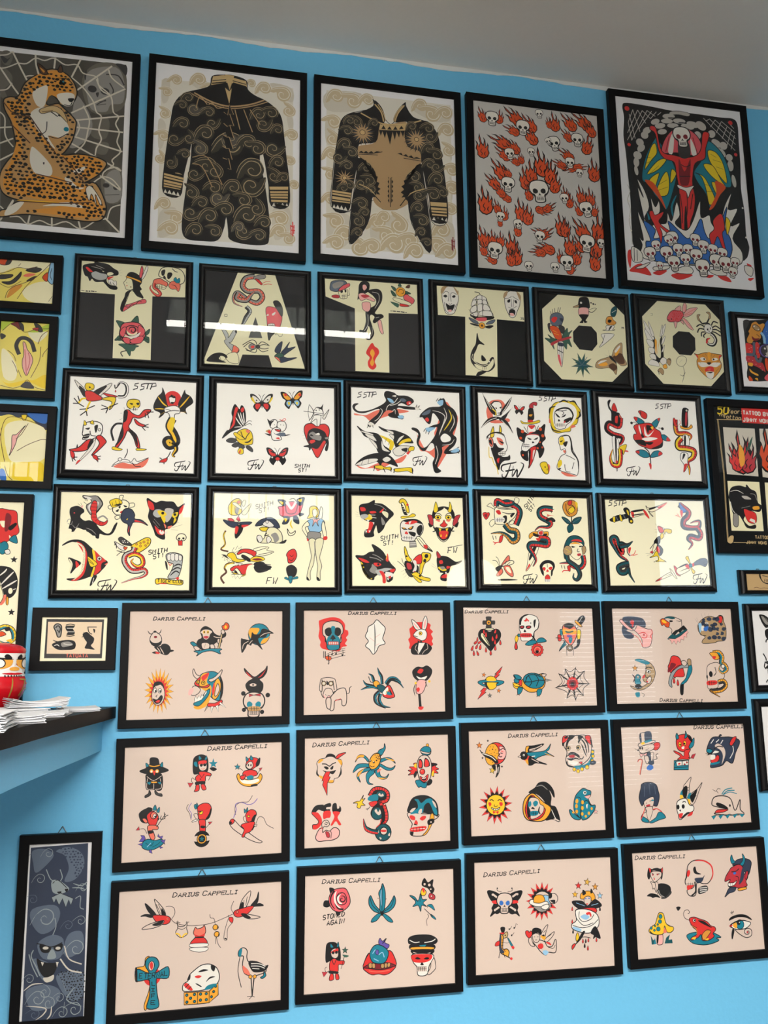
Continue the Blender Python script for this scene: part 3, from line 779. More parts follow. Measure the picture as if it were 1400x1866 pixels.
(1642.0, 1657.7, 552.6, 757.9, 501.9, 710.3, -0.02, 'flat', 1, 'white', 'large framed poster of a red winged devil standing on a skull heap', 'large posters in the top row', '''f k -445,638 -407,667 -223,662 -37,648 152,648 343,644 439,646 474,602 471,468 467,277 453,88 464,-97 460,-281 472,-399 378,-498 -38,-507 -354,-517 -430,-453 -438,-321 -432,-97 -438,84 -443,266 -452,404 -438,545
z 5.1 S -364,620 -408,512
z 5.1 S -327,620 -419,427
z 5.1 S -291,620 -423,370
z 5.1 S -253,625 -391,370
z 5.1 S -216,625 -329,465
z 5.1 S -179,625 -230,562
z 5.2 S -142,625 -172,598
z 5.1 S -365,616 -321,448
z 5.1 S -395,579 -362,387
z 5.1 S -327,620 -270,520
z 5.1 S -291,620 -230,562
z 5.1 S -253,625 -191,586
z 5.1 S -408,512 -390,374
z 5.2 S 197,621 434,387
z 5.3 S 245,622 443,436
z 5.3 S 292,618 448,484
z 5.3 S 340,614 448,532
z 5.3 S 397,612 441,565
z 5.3 S 244,617 214,599
z 5.3 S 292,618 248,555
z 5.3 S 339,605 292,513
z 5.3 S 384,572 336,471
z 5.3 S 421,557 370,418
z 5.3 S 441,512 401,393
c r -410 622 18.8
c r 416 610 17.6
c r -413 335 13
c r 436 354 13.6
F 3.9 S -66,640 1,653 85,645 74,619 -1,624 -72,615
e S -83 600 50 21 7.2
e S -194 543 38 21 27
e S -100 560 48 19.1 7.1
e S -1 572 50 21 2.1
e S 106 557 50 25 -7.9
e S -159 514 44 21 17
e S -56 529 46 19.1 7
e S 62 534 53 21 -5
e S -265 464 38 24 37
e S -144 469 38 21 16.9
e S 172 555 44 33 -33
e S 253 499 29 33 -43
e S -286 424 30 28 37
e S -327 363 30 30 37
e S -321 318 37 24 47
e S -353 258 32 32 37
e S -366 202 22 37 -3.5
e S 285 427 42 29 -33
e S 341 414 31 33 -43
e S 316 354 42 31 -43
e S 380 324 27 29 -53
e S 384 258 25 44 -3.6
e S 401 138 17.3 50 6.2
e S -371 137 14.8 37 6.3
e S 137 475 29 33 -33
f d -88,591 -32,597 -80,581
f d -6,562 51,569 2,553
F 6.2 t -330,68 -312,189 -267,305 -194,426 -186,408 -87,252 -59,144 -86,31 -155,-141 -187,-90 -247,-32 -269,38
F 5 y -306,153 -247,326 -208,368 -199,295 -245,234
F 5 y -290,118 -200,230 -124,257 -195,166
F 5 y -275,74 -197,138 -211,81 -243,14
F 5 y -228,-30 -182,94 -132,154 -120,64 -146,-31
F 5 y -111,65 -93,177 -59,144
f o -312,70 -240,51 -185,-62 -164,-142 -204,-73 -254,-6
F 6.5 t 209,437 300,381 356,274 378,98 300,71 242,-46 190,-106 163,11 105,97 84,178 159,289
F 5.2 y 212,361 278,350 327,261 341,113 264,198 215,286
F 5.1 y 164,243 240,242 296,136 321,92 223,156
F 5.1 y 92,170 137,147 167,57 184,-70 234,-28 197,79 156,149
F 5.1 y 218,109 292,89 257,11
f o 248,122 329,84 276,13 220,-85 180,-107 248,20
t 8.8 k -290,247 -253,251
t 8.8 k -293,201 -227,236
t 8.8 k -272,120 -193,194
t 8.8 k -204,45 -137,89
t 8.7 k -217,-2 -132,35
t 9.1 k 229,335 274,312
t 9.1 k 244,290 309,278
t 9 k 267,236 323,223
t 8.9 k 160,84 225,82
t 8.9 k 164,29 240,37
F 6.3 p -157,300 -142,385 -89,467 -29,512 47,521 119,482 160,412 156,308 66,307 -45,313
f w -110,314 -82,430 -51,471 -73,309
f w 77,317 77,440 109,368 114,312
l 6.4 m -129,312 -91,438
l 6.4 m 124,323 97,451
F 6.4 r -234,505 -198,500 -183,446 -157,309 -65,292 27,284 114,312 157,374 176,489 207,512 233,487 195,378 178,291 99,245 71,140 65,65 76,-26 57,-138 21,-232 22,-331 -5,-334 -6,-235 -4,-98 -23,-218 -38,-391 -61,-393 -53,-239 -51,-103 -49,34 -59,144 -70,235 -142,255 -184,315 -202,444 -241,476
f m -30,268 8,170 64,278 39,90 -1,58 -36,82
l 6.4 k -15,223 21,208 60,231
l 6.3 k -32,128 52,138
l 6.3 k 12,41 9,-106 -16,-236
l 6.3 k -43,-11 -35,-129 -43,-238
l 6.3 k 59,0 31,-122
F 5 w -56,61 7,45 74,66 42,17 19,-36 5,13 -49,34
f d -19,400 56,409 66,307 17,273 -28,296
m skull 10 446 157 -4.9 w m
t 15.1 t -72,-23 -116,-119 -106,-217
F 6 w -356,-535 -366,-430 -388,-370 -354,-393 -384,-182 -336,-267 -371,0 -331,-68 -371,73 -318,-12 -291,-136 -334,-231 -264,-269 -276,-62 -245,-132 -214,-83 -211,-164 -262,-242 -172,-251 -152,-168 -125,-228 -76,-78 -57,-176 -99,-244 -20,-290 41,-212 111,-50 109,-178 176,-153 189,-216 242,-256 306,-67 373,42 332,-92 408,-84 339,-220 417,-194 348,-319 414,-422 366,-526 49,-553
F 6.1 u -311,-531 -338,-409 -300,-388 -344,-249 -258,-304 -272,-377 -150,-321 -153,-231 -76,-296 -7,-352 55,-274 108,-187 128,-285 160,-337 220,-286 324,-74 291,-233 329,-321 329,-430 237,-519 -132,-551
F 4.9 r -293,-173 -266,-165 -250,-195 -184,-162 -196,-199 -226,-238 -201,-272 -132,-319 -169,-322 -220,-282 -206,-335 -221,-407 -234,-346 -264,-269 -287,-217
F 4.9 t -307,-237 -311,-174 -288,-226
F 5.1 r 242,-147 272,-135 287,-170 289,-252 267,-290 283,-416 257,-391 227,-312 183,-398 163,-309 204,-260 201,-197
F 5.1 y 307,-159 341,-201 304,-296
f r -476,-484 -450,-490 -468,-614 -485,-546
f r -478,-633 -385,-572 -311,-654 -408,-644
f r -300,-635 -226,-603 -191,-613 -248,-649
f r -162,-641 -83,-617 7,-627 -97,-671
f r 89,-621 173,-614 134,-639
f r 200,-611 274,-614 307,-656 234,-644
f r 441,-618 489,-610 459,-635
f r 443,-501 480,-516 459,-536
F 4.8 w -448,-455 -379,-484 -375,-554 -446,-560
l 4.8 k -430,-462 -435,-559
l 4.8 k -409,-473 -412,-557
F 4.8 w -288,-590 -170,-572 -190,-600 -281,-616
F 4.9 w -146,-614 -42,-561 10,-583 -11,-620
F 4.9 w 139,-581 242,-563 275,-605 191,-612
F 5 w 423,-521 487,-534 472,-598 427,-575
F 4.8 w -432,-611 -313,-557 -370,-606
m skull -127 -363 109 -15.3 w m
m skull -155 -379 82 -20 w m
m skull 48 -356 92 4.7 w m
m skull -258 -429 81 -15.2 w m
m skull 108 -405 101 4.8 w m
m skull -308 -495 103 -13.1 w m
m skull -88 -449 100 -5.1 w m
m skull -14 -442 91 -5.1 w m
m skull 180 -425 92 6.9 w m
m skull -181 -484 113 -10.1 w m
m skull 252 -446 93 9.9 w m
m skull -39 -516 91 -5 w m
m skull -132 -551 113 -4.9 w m
m skull 46 -482 110 -0 w m
m skull 200 -513 120 0.1 w m
m skull 273 -525 120 0.1 w m
m skull 349 -509 84 5.1 w m
m skull 89 -567 128 -4.8 w m
m skull -242 -578 63 -4.9 w m
m skull 323 -583 83 10.2 w m
l 4.9 S -446,19 -432,-33 -455,-99 -437,-169 -452,-260 -440,-348 -442,-437
c w -446 -107 8.2
c w -443 -232 7.2
c w -444 -330 8.1
c w 452 -70 7.6
c w 458 -300 7.5'''),
(-244.6, 1069.5, 351.0, 354.4, 307.1, 306.1, 0.07, 'round', 1, 'night', 'square framed letter T with panther head, feathered woman and red rose', 'square letter pictures', '''p c -312,319 308,311 310,116 112,108 115,-300 -105,-300 -107,105 -325,104 -312,220
F 3 k -300,270 -274,287 -235,296 -233,308 -202,302 -154,294 -121,270 -96,255 -96,231 -130,223 -151,215 -161,197 -154,174 -128,159 -99,155 -100,136 -137,139 -170,173 -181,181 -222,177 -244,196 -256,180 -268,206 -286,216
f r -283,266 -270,267 -252,251 -242,240 -259,238 -275,252
f Z -248,231 -225,244 -199,235 -162,229 -158,209 -176,193 -207,190 -234,200 -245,213
f c -157,238 -136,246 -120,235 -151,221
f k -192,252 -173,248 -178,239 -189,241
f c -188,250 -176,248 -179,243
t 3 S -227,285 -195,273 -174,266
t 3 S -253,274 -210,266 -189,259
f r -156,209 -135,216 -119,218 -135,205 -150,195
F 2.2 w -150,192 -129,199 -118,189 -103,190 -102,161 -128,164 -144,175
l 3.7 k -139,184 -133,170
l 3.7 k -123,179 -112,163
t 2.3 k -100,249 -74,268
t 2.3 k -97,243 -69,248
t 2.3 k -96,237 -72,227
z 3.7 k -302,115 -284,114
z 7.4 k -277,113 -264,113
z 7.4 k -260,114 -251,113
z 6.7 k -247,115 -227,114
z 3.7 k -224,114 -214,114
F 3 k -43,224 -36,245 -15,256 17,246 44,219 45,190 35,171 47,149 37,136 59,97 44,87 22,103 -3,139 -17,161 -13,185 -40,212
F 3 c -40,215 -14,209 -4,174 -3,145 -11,139 -43,142 -50,159 -59,184 -48,200
F 3.8 g -43,229 -14,223 34,207 45,193 35,192 -14,212 -43,218
F 2.3 k -3,145 -16,138 -36,90 -47,43 -58,-2 -72,12 -66,53 -51,89 -42,124
F 3 c -3,133 22,103 54,85 -39,43 -33,84 -21,126
F 3 p -56,-1 -47,34 2,58 65,86 74,62 13,47 -33,15
l 3.7 k -44,31 -25,27 -8,46 13,47 34,72 50,67
t 6 t -38,27 -8,46
F 3 p 31,230 37,278 44,302 53,273 44,225
F 3 w 44,219 59,268 73,307 80,287 65,239 50,214
l 3 k -44,186 -39,184
l 3.7 r -44,164 -36,166
C 1.5 n -17 159 4.4
F 4.6 c 145,257 160,294 192,307 235,307 279,292 301,252 294,210 254,195 211,209 178,230 151,240
f k 160,276 176,289 184,281 177,251 164,249
f k 198,267 220,272 226,257 210,230 197,234
f k 172,241 180,249 189,231 178,227
l 4.6 k 224,299 241,282 257,278
F 3.8 R 114,201 124,220 156,228 178,215 200,202 193,178 147,186 126,173
F 3 c 131,185 152,191 190,178 180,159 142,165
z 3 k 139,185 140,168
z 3 k 152,186 152,164
z 3 k 166,185 166,162
z 2.3 k 134,174 185,171
n 20 R r 120,196 121,166 143,150 159,128 144,115 117,131 97,159 104,183
F 3 R 206,191 227,216 259,213 276,190 266,151 250,165 228,163 212,173
F 2.3 t 235,226 247,244 256,230 269,240 273,214 254,206
t 3.8 k 222,192 244,188 260,165
F 3 z -93,-62 -56,-68 -29,-83 -44,-101 -67,-109 -81,-87
F 3 z -8,-76 6,-46 29,-24 38,-61 29,-85
F 3 z 75,-131 103,-103 99,-132 78,-148
F 2.9 z -98,-188 -78,-164 -52,-159 -52,-176 -72,-186
F 2.9 z -74,-212 -30,-206 44,-216 3,-236 -6,-282 -28,-249 -50,-228
F 3 z 73,-163 99,-155 101,-192 79,-182
l 5.9 k -28,-249 -59,-262 -47,-287
m rose 2 -139 134 -3.8 p z c
F 3.7 p -67,-126 -49,-102 -33,-106 -42,-153 -52,-165 -68,-149
F 3.7 p 39,-84 71,-105 75,-134 52,-158 35,-125
F 3.7 p -52,-171 -31,-164 -5,-179 -14,-205 -40,-198
F 3.7 p -5,-179 52,-152 71,-163 54,-195 17,-203 -4,-196
f w -50,-142 -21,-157 15,-152 51,-127 31,-160 -10,-167'''),
(123.9, 1070.2, 350.1, 352.8, 305.4, 304.5, 0.27, 'round', 1, 'night', 'square framed letter A with snake, red mask, spider and swallow', 'square letter pictures', '''p c -111,319 119,319 321,-309 105,-303 83,-228 -77,-232 -101,-302 -304,-302 -310,-279
p d 0,18 43,-118 -41,-121
n 36 s R -5,288 -61,272 -82,219 -49,185 18,190 41,150 8,111 -48,131 -110,175 -137,143 -131,101 -81,81
n 35 s R -104,169 -115,132 -59,124 -32,156 -4,188
n 28 d Z -59,83 -36,54 -58,11 -80,-37 -104,-54
F 3.1 s -16,281 17,299 57,302 58,281 29,272 -5,267
F 3.1 r -5,270 18,268 40,240 29,236
l 3.2 r 32,239 63,257 91,262
l 3.2 r 46,234 74,242 100,241
F 3.1 p 64,79 92,93 137,78 165,26 149,-47 132,-71 98,-68 76,-45 70,8
F 3.1 d 109,124 142,133 168,86 165,32 143,61
F 3.1 k 75,-63 98,-73 121,-78 99,-103 83,-131
F 2.3 w 79,-24 115,-19 118,-43 82,-51
z 3.1 k 79,-36 118,-31
z 2.3 k 90,-24 90,-49
z 2.3 k 104,-21 104,-46
f w 103,46 123,59 120,44 106,34
f w 67,32 78,44 81,33
F 2.3 c 121,-90 160,-58 166,-93 149,-103 140,-89
n 10.2 c c -222,-44 -183,-91 -166,-137 -188,-147
F 3.1 Z -222,-44 -206,-49 -167,-102 -164,-128 -129,-70 -115,-87 -144,-153 -160,-160 -130,-176 -100,-197 -105,-221 -138,-217 -182,-167 -188,-147 -180,-132
F 3.1 R -130,-176 -100,-197 -110,-221 -143,-229 -138,-205
F 3 c -176,-243 -143,-223 -110,-227 -99,-288 -148,-290 -175,-266
f k -294,-284 -262,-242 -214,-227 -176,-240 -170,-260 -203,-250 -219,-268 -175,-289 -245,-290
F 2.3 c -214,-251 -192,-249 -178,-266 -202,-279
f k -222,-35 -200,-42 -198,-54
f k -129,-64 -112,-87 -120,-99
E 3.1 s -17 -178 23 19.9 3.4
C 3.1 d 16 -176 12.6
f r -26,-175 -6,-171 -9,-186 -23,-187
l 4.6 k 10,-162 -1,-139 -29,-137 -78,-170
l 4.6 k 21,-161 43,-142 82,-160
l 4.6 k 10,-191 -1,-215 -56,-201
l 4.6 k 21,-190 44,-207 80,-196
l 4.6 k -7,-163 -34,-152 -72,-184
l 4.6 k 27,-169 54,-159 88,-166
l 4.6 k -6,-192 -34,-205 -61,-189
l 4.6 k 27,-184 55,-188 82,-181
F 3.1 a 121,-202 132,-166 166,-132 160,-182 149,-212
F 3.1 a 160,-206 183,-175 214,-132 200,-174 250,-162 200,-204 177,-222
F 3.1 a 158,-229 200,-239 259,-233 200,-259 155,-271
F 3.1 z 119,-232 138,-213 166,-211 177,-228 144,-242
F 3.1 R 119,-235 144,-242 158,-271 144,-260
z 3.1 k -189,23 -174,24 -174,10 -189,9 -189,23'''),
(493.5, 1073.3, 347.1, 354.3, 303.0, 306.5, 0.49, 'round', 1, 'night', 'square framed letter T with capped skull and woman hugging a panther', 'square letter pictures', '''p c -302,314 313,312 306,104 110,98 106,-304 -113,-303 -110,116 -298,185
F 3.9 A -269,252 -258,288 -219,299 -174,300 -160,277 -191,245 -225,222 -264,229
f s -252,270 -213,291 -180,287 -202,256 -242,242
F 3.1 p -214,235 -186,266 -146,284 -141,267 -169,247 -203,227
F 2.3 M -259,191 -231,201 -209,194 -215,179 -248,180
F 3.1 c -214,220 -186,237 -158,242 -156,207 -164,180 -198,176 -209,197
f k -203,227 -189,234 -186,222 -197,214
f k -175,238 -164,238 -164,224 -172,220
z 2.3 k -195,198 -161,203
z 2.3 k -195,189 -161,195
z 2.3 k -186,205 -187,178
z 2.3 k -175,205 -176,179
l 2.3 k -156,201 -142,205 -147,231 -141,252
f k -92,176 -85,229 -79,283 -50,309 -16,299 -11,270 -23,234 -57,213 -80,188
F 2.3 P -56,279 -39,283 -28,263 -46,241 -57,255
F 3.1 P -86,211 -57,225 -24,210 21,183 9,171 -35,185 -69,171
f M -69,207 -35,215 -12,205 -47,191
F 3.9 k -23,239 11,254 45,256 67,234 66,180 37,125 19,95 30,84 64,86 75,69 47,50 18,25 7,36 19,66 -4,82 -15,58 0,0 11,-46 -12,-88 -40,-86 -43,-61 -23,-71 -6,-47 -22,5 -39,-37 -56,-44 -81,-40 -78,-28 -56,-26 -38,33 -40,91 -25,116 20,142 32,178 10,212
l 3.9 S 5,235 45,226 49,179 20,124
l 3.9 S -26,80 -27,10 -51,-32
l 3.1 S 0,-6 -1,-52 -29,-83
l 3.1 S 24,60 47,67
F 3.1 P -58,160 -13,163 -8,123 -26,98 -54,108 -62,131
F 3.1 P 38,38 58,45 68,-7 73,-42 59,-43 45,-9
F 3.2 z 131,286 160,273 153,252
F 3.2 z 177,289 189,308 200,288
F 3.2 z 128,256 153,240 164,217 141,221
F 3.2 z 228,257 262,241 216,238
C 3.2 g 193 249 32
l 4 k 176,247 188,266 211,262 213,244 199,237
f b 226,281 241,300 258,301 252,279
F 3.2 p 216,226 233,236 250,226 273,212 284,195 266,170 226,191 212,208
F 3.2 c 141,203 169,205 238,186 263,170 248,157 203,166 152,186
F 3.2 r 191,168 243,160 242,151 191,150
f z 123,178 157,172 180,164 173,140 145,156
z 3.9 k 122,114 136,114
z 7.1 k 139,114 159,113
z 7.1 k 164,113 187,112
z 7.1 k 191,112 216,110
z 3.9 k 220,110 231,110
f r -2,-110 15,-133 37,-149 42,-177 24,-207 13,-236 23,-265 0,-289 -27,-273 -32,-239 -20,-209 -42,-182 -30,-147
f g -2,-151 14,-179 2,-214 10,-242 -5,-266 -18,-244 -4,-209 -17,-180'''),
(858.7, 1078.5, 347.6, 349.7, 303.4, 304.0, 0.05, 'round', 1, 'black', 'square framed letter T with theatre masks, sailing ship and shark', 'square letter pictures', '''p c -295,312 318,311 306,95 111,98 100,-301 -117,-300 -107,101 -292,101
F 3.8 w -261,220 -254,278 -217,307 -178,301 -156,268 -149,223 -162,170 -180,123 -211,109 -239,119 -252,164
f N -269,254 -262,292 -239,305 -211,310 -234,291 -255,255
f N -183,307 -156,280 -148,275 -151,246 -167,273
t 3.8 k -263,260 -268,283
t 3.9 k -151,263 -147,284
f k -253,235 -236,245 -225,234 -239,225
f k -194,234 -179,246 -168,239 -180,227
l 3.1 k -255,249 -235,268 -213,255 -220,200
l 3.1 k -160,251 -185,263 -202,250 -200,199
l 3.1 k -215,186 -207,178 -195,188
f k -237,185 -210,172 -176,181 -188,145 -205,130 -222,131
f P -222,140 -199,143 -202,128 -219,129
l 3.1 k -245,193 -239,136 -217,117
l 3.1 k -164,187 -183,134
F 3.9 w 170,229 177,277 210,305 251,306 278,273 276,214 256,166 237,124 208,119 192,144 176,183
f N 162,252 169,288 193,301 186,271
f N 256,306 284,279 283,244 272,255
f k 190,237 208,247 207,226 192,222
f k 239,240 254,241 256,221 244,223
l 3.1 k 173,247 202,255 220,268
l 3.2 k 226,269 243,258 271,243
l 3.2 k 216,250 217,192
l 3.2 k 234,246 228,193
l 3.1 k 194,190 222,181 252,200
f k 202,171 225,178 242,165 235,135 214,131 197,138
f P 204,148 227,149 232,132 209,131
F 3.1 w -53,221 -16,230 41,225 41,243 13,258 -15,256
F 3.1 w -63,177 -29,197 -28,220 -51,219
F 3.1 w -17,192 11,203 12,229 -16,227
F 3.1 w 17,201 48,197 41,225 18,227
F 3.1 w -70,131 -30,145 -29,186 -64,166
F 3.1 w -19,146 15,154 17,195 -17,192
F 3.1 w 21,155 67,158 51,191 22,195
F 3.1 w -66,105 -20,111 -19,140 -65,125
F 3.1 w -9,118 82,119 66,152 4,148
l 4.7 k -37,280 -9,277 2,263
l 3.1 k -15,256 -28,226 -21,100
l 3.1 k 13,258 14,108
l 3.1 k -81,153 -59,132 -43,104
l 3.9 k 41,237 88,113
t 2.3 k 0,286 14,287
t 2.3 k -72,177 -63,183
t 2.3 k 52,221 63,216
t 2.3 k 73,173 82,176
f k -74,122 -32,108 88,116 70,92 -21,83 -55,98
f p -32,96 36,104 32,81 -16,77
F 3.1 A -83,96 -55,89 -22,71 -22,54 -61,68
F 3.1 A 34,58 58,82 98,94 80,67
F 3.1 k -76,56 -45,55 -11,43 -45,44
F 3.1 k 28,40 57,51 85,50 56,31
C 3.1 g 6 47 21
c b 6 47 8
t 6.1 k -46,32 -17,37
t 6.2 k 28,34 62,31
F 3.1 k -41,-84 -34,-38 -29,-7 -18,-54 18,-85 -21,-83 -43,-129 -58,-159 -59,-198 -32,-213 2,-223 36,-212 60,-174 77,-170 81,-201 83,-229 57,-259 22,-269 -33,-253 -71,-216 -79,-171 -65,-125
f c -33,-253 -54,-220 12,-239 47,-214 74,-179 75,-218 51,-254 23,-264
l 3.8 c -63,-153 -70,-182 -43,-214 1,-231 41,-215
F 3 k -3,-195 -2,-158 25,-190
f k -46,-304 -28,-272 28,-266 -6,-291
z 3 b 1,-240 1,-257
z 3 b 12,-239 12,-256
z 3 b 24,-237 23,-254
c w 48 -200 5.1
l 3.8 c -40,-129 -50,-175 -25,-196
x 3.7 k 14 1 277 108 25'''),
(1219.9, 1079.5, 348.6, 348.8, 306.3, 304.0, -0.04, 'round', 1, 'black', 'square framed octagon letter O with red parrot, dagger, leaf and butterfly', 'square letter pictures', '''p c -167,312 189,307 309,188 309,-175 187,-292 -173,-294 -293,-173 -290,193
p k -33,93 57,93 95,51 95,-31 54,-81 -37,-77 -78,-23 -77,45
F 3 A -233,148 -199,172 -161,170 -140,144 -147,111 -165,82 -214,79 -235,99
f r -229,121 -206,144 -184,135 -208,101
f a -168,136 -142,133 -150,110 -163,120
l 3.7 k -227,154 -231,181
l 3.7 k -213,163 -218,198
l 3.7 k -199,172 -200,205
l 3.7 k -182,173 -172,212
l 3.7 k -171,174 -157,213
F 2.9 o -242,66 -214,79 -177,60 -158,7 -170,-16 -203,-12 -223,24
l 2.9 q -222,46 -190,32
l 2.9 q -214,25 -179,16
F 2.9 d -255,87 -238,93 -243,55 -233,23 -251,49
F 3 d -170,87 -138,73 -140,40 -157,28 -177,65
F 2.9 z -281,-13 -241,-15 -258,14 -224,-8 -192,-22 -221,-46 -217,-89 -242,-47
F 2.9 z -152,18 -117,69 -113,37 -82,55 -109,10 -91,-64 -122,-39 -130,-83 -155,-36
f M -240,-47 -198,-23 -103,10 -99,-3 -193,-39 -232,-63
F 2.9 w -188,-38 -150,-36 -156,-112 -169,-209 -184,-172 -194,-114
f a -188,-38 -150,-41 -154,-63 -186,-60
z 2.9 k -177,-43 -181,-167
z 2.9 k -163,-42 -169,-187
l 5.9 k -193,-90 -156,-109
f p -195,-125 -189,-172 -172,-203 -179,-134
F 3 k -26,221 -21,279 -5,297 34,301 50,284 53,226 19,222
F 3 P -23,218 41,223 38,168 -23,163
f k -26,171 41,176 31,151 19,133 32,123 12,114 2,127 -1,113 -26,114 -8,137
F 3 N -64,225 -27,242 -27,226 -62,220
c w -7 258 7.8
l 3.8 k 42,198 73,195 105,225
F 2.3 c 46,209 91,227 99,219 67,194
c k 66 263 5.6
c k 82 256 6.7
c k 96 254 4.5
F 3 T 206,185 215,230 247,252 254,222 234,176
l 3 w 216,203 248,224
F 3 O 166,127 177,167 211,175 221,153 242,133 224,115 185,112
f k 187,151 210,147 197,129 181,134
F 3 w 168,105 227,110 211,75 231,82 177,70 138,73 166,78
F 3 w 130,43 220,49 189,8 108,-54 139,-1
l 3 k 153,41 132,-23
f k 182,73 195,102 212,106 188,74
x 3.6 k 11.2 -4 279 91 25
F 3 N 72,-194 91,-150 170,-118 193,-111 213,-61 243,-26 275,-13 273,-85 282,-117 301,-162 256,-172 208,-132 228,-180 218,-239 198,-214 166,-194 110,-203
f b 204,-111 262,-85 282,-122 285,-154 251,-162 214,-132
f b 167,-178 201,-160 227,-185 209,-213 182,-204
f g 95,-177 146,-157 161,-173 127,-186
f g 216,-104 235,-60 258,-53 238,-98
f w 89,-172 113,-149 158,-141 112,-165
f w 218,-72 254,-31 259,-42 228,-82
f k 177,-107 198,-116 229,-158 213,-153 181,-128
t 3 k 179,-112 173,-69
t 3 k 176,-115 143,-103
B 1.6 z 9 -24 -184 82 90 30 33 178
B 1.1 T 7 -24 -178 54 60 22 22 173
l 3.7 A -24,-184 15,-128
l 3.7 A -27,-184 -52,-148
l 3.7 A -27,-187 -77,-198
l 3.7 A -21,-186 23,-186'''),
(1582.5, 1084.1, 351.8, 349.8, 304.1, 305.3, -0.03, 'round', 1, 'black', 'square framed octagon letter O with goldfish, scorpion, eagle and tiger head', 'square letter pictures', '''p c -160,309 198,309 312,193 311,-177 197,-292 -162,-294 -288,-159 -286,183
p k -19,94 63,92 103,52 100,-35 63,-78 -27,-76 -71,-25 -66,54
F 3.8 p -99,185 -70,231 -35,247 15,243 30,216 17,193 -8,164 -48,159 -87,159
F 3 P -35,250 7,283 10,248
F 3 P 21,243 38,305 59,285 44,239
F 3 P 31,222 68,263 138,278 119,250 81,215 35,200
F 3 P 17,196 55,174 96,111 57,125 21,177
F 3 P -48,159 -25,158 -40,113
F 3 P 3,165 27,145 16,177
S 14.6 5.1 r -53,238 20,232 17,193 -13,169 -53,167
c k -66 179 5
l 3 k -97,174 -81,170
l 2.3 r 36,217 126,270
l 2.3 r 36,211 94,232
l 2.3 r 28,189 85,122
l 2.3 r 44,239 48,295
f k -214,47 -199,16 -210,-60 -191,-102 -169,-106 -164,-36 -166,18 -146,51 -150,8 -145,-78 -154,-121 -200,-151 -227,-136 -225,-40
F 2.2 w -278,156 -214,47 -210,20 -248,34
F 2.2 w -245,153 -207,58 -225,46
F 2.2 w -277,97 -221,20 -255,12
F 2.2 w -266,17 -217,4 -220,-40 -252,-26
F 2.2 w -253,-42 -215,-45 -218,-82 -250,-74
F 2.2 w -249,-90 -212,-87 -204,-124 -242,-116
F 2.2 w -266,-160 -243,-127 -194,-140 -185,-171 -229,-168
F 2.3 w -114,140 -134,63 -155,51 -143,95
F 2.3 w -140,133 -142,73 -163,45
F 2.2 w -124,53 -135,9 -157,-14 -148,24
F 2.2 w -134,-12 -143,-56 -161,-68
f g -204,21 -189,5 -201,-81 -205,-60
f g -168,18 -179,-15 -188,-64 -195,-81
F 3 w -177,-133 -153,-105 -126,-119 -134,-152 -157,-159
F 3 g -157,-164 -134,-152 -125,-178 -148,-185
F 3 N -126,-125 -103,-107 -93,-128 -107,-161 -122,-146
F 2.9 N -199,-204 -175,-181 -154,-201 -162,-231 -183,-213
l 4.5 k -114,-113 -93,-123
l 4.4 k -193,-203 -190,-230
F 3.1 N 132,202 134,224 157,228 144,208 153,187 141,180
F 3.1 N 205,248 233,248 236,209 218,202 226,231
z 10.7 k 150,181 168,160
z 10.8 k 224,203 203,168
l 12.2 k 168,160 203,168 226,159
C 3.8 w 211 128 34
f k 199,124 211,128 207,111
f k 224,137 232,135 225,120
f k 216,114 220,106 212,106
l 9.2 k 184,139 151,154 120,135
l 9.2 k 179,120 142,123 125,92
l 9.2 k 183,101 157,96 154,66
l 9.2 k 191,96 169,73 177,60
l 9.2 k 237,154 256,183 290,174
l 9.2 k 244,138 271,151 304,131
l 9.2 k 242,122 274,124 310,104
l 9.2 k 238,107 266,101 302,79
n 26 w k 225,93 247,78 261,46 241,12 201,15 193,47 217,57
w 6.8 14.7 r 219,57 198,47 189,19
F 3.8 O 87,-63 115,-67 173,-50 241,-54 298,-61 278,-89 291,-132 276,-171 244,-210 207,-239 174,-230 137,-200 107,-159 102,-116 113,-89
f r 97,-68 114,-78 112,-97
f r 280,-65 295,-64 275,-87
f w 129,-93 158,-86 174,-101 145,-114
f w 220,-93 250,-83 266,-95 230,-108
c k 160 -98 6.7
c k 232 -96 6.7
f g 190,-51 213,-50 203,-99 191,-100
f k 178,-122 212,-120 194,-138
f w 109,-127 167,-123 193,-140 229,-119 286,-121 250,-151 198,-148 135,-157
f r 163,-167 198,-148 226,-157 224,-185 190,-181 161,-188
f p 179,-171 203,-164 196,-181
f w 166,-193 223,-187 220,-222 202,-240 174,-228
f k 172,-193 218,-188 200,-199
t 5.3 k 111,-105 132,-131
t 5.3 k 277,-95 252,-123
t 5.3 k 148,-70 164,-85
t 5.3 k 246,-61 227,-82
t 5.3 k 172,-58 179,-76
t 5.3 k 224,-55 213,-77
t 5.3 k 104,-127 125,-147
t 5.3 k 286,-121 262,-145
t 5.3 k 123,-163 144,-184
t 5.3 k 266,-160 241,-184
t 5.3 k 139,-179 154,-205
t 5.3 k 247,-183 227,-206
z 2.3 k -221,209 -207,210 -208,196 -222,195
F 3 c -54,-126 -34,-95 0,-85 24,-102 19,-132 -6,-160 -39,-157
t 3.7 k -6,-160 1,-208 -21,-279
t 3.7 k -33,-221 -12,-230 10,-202
t 3 k -32,-135 -8,-112'''),
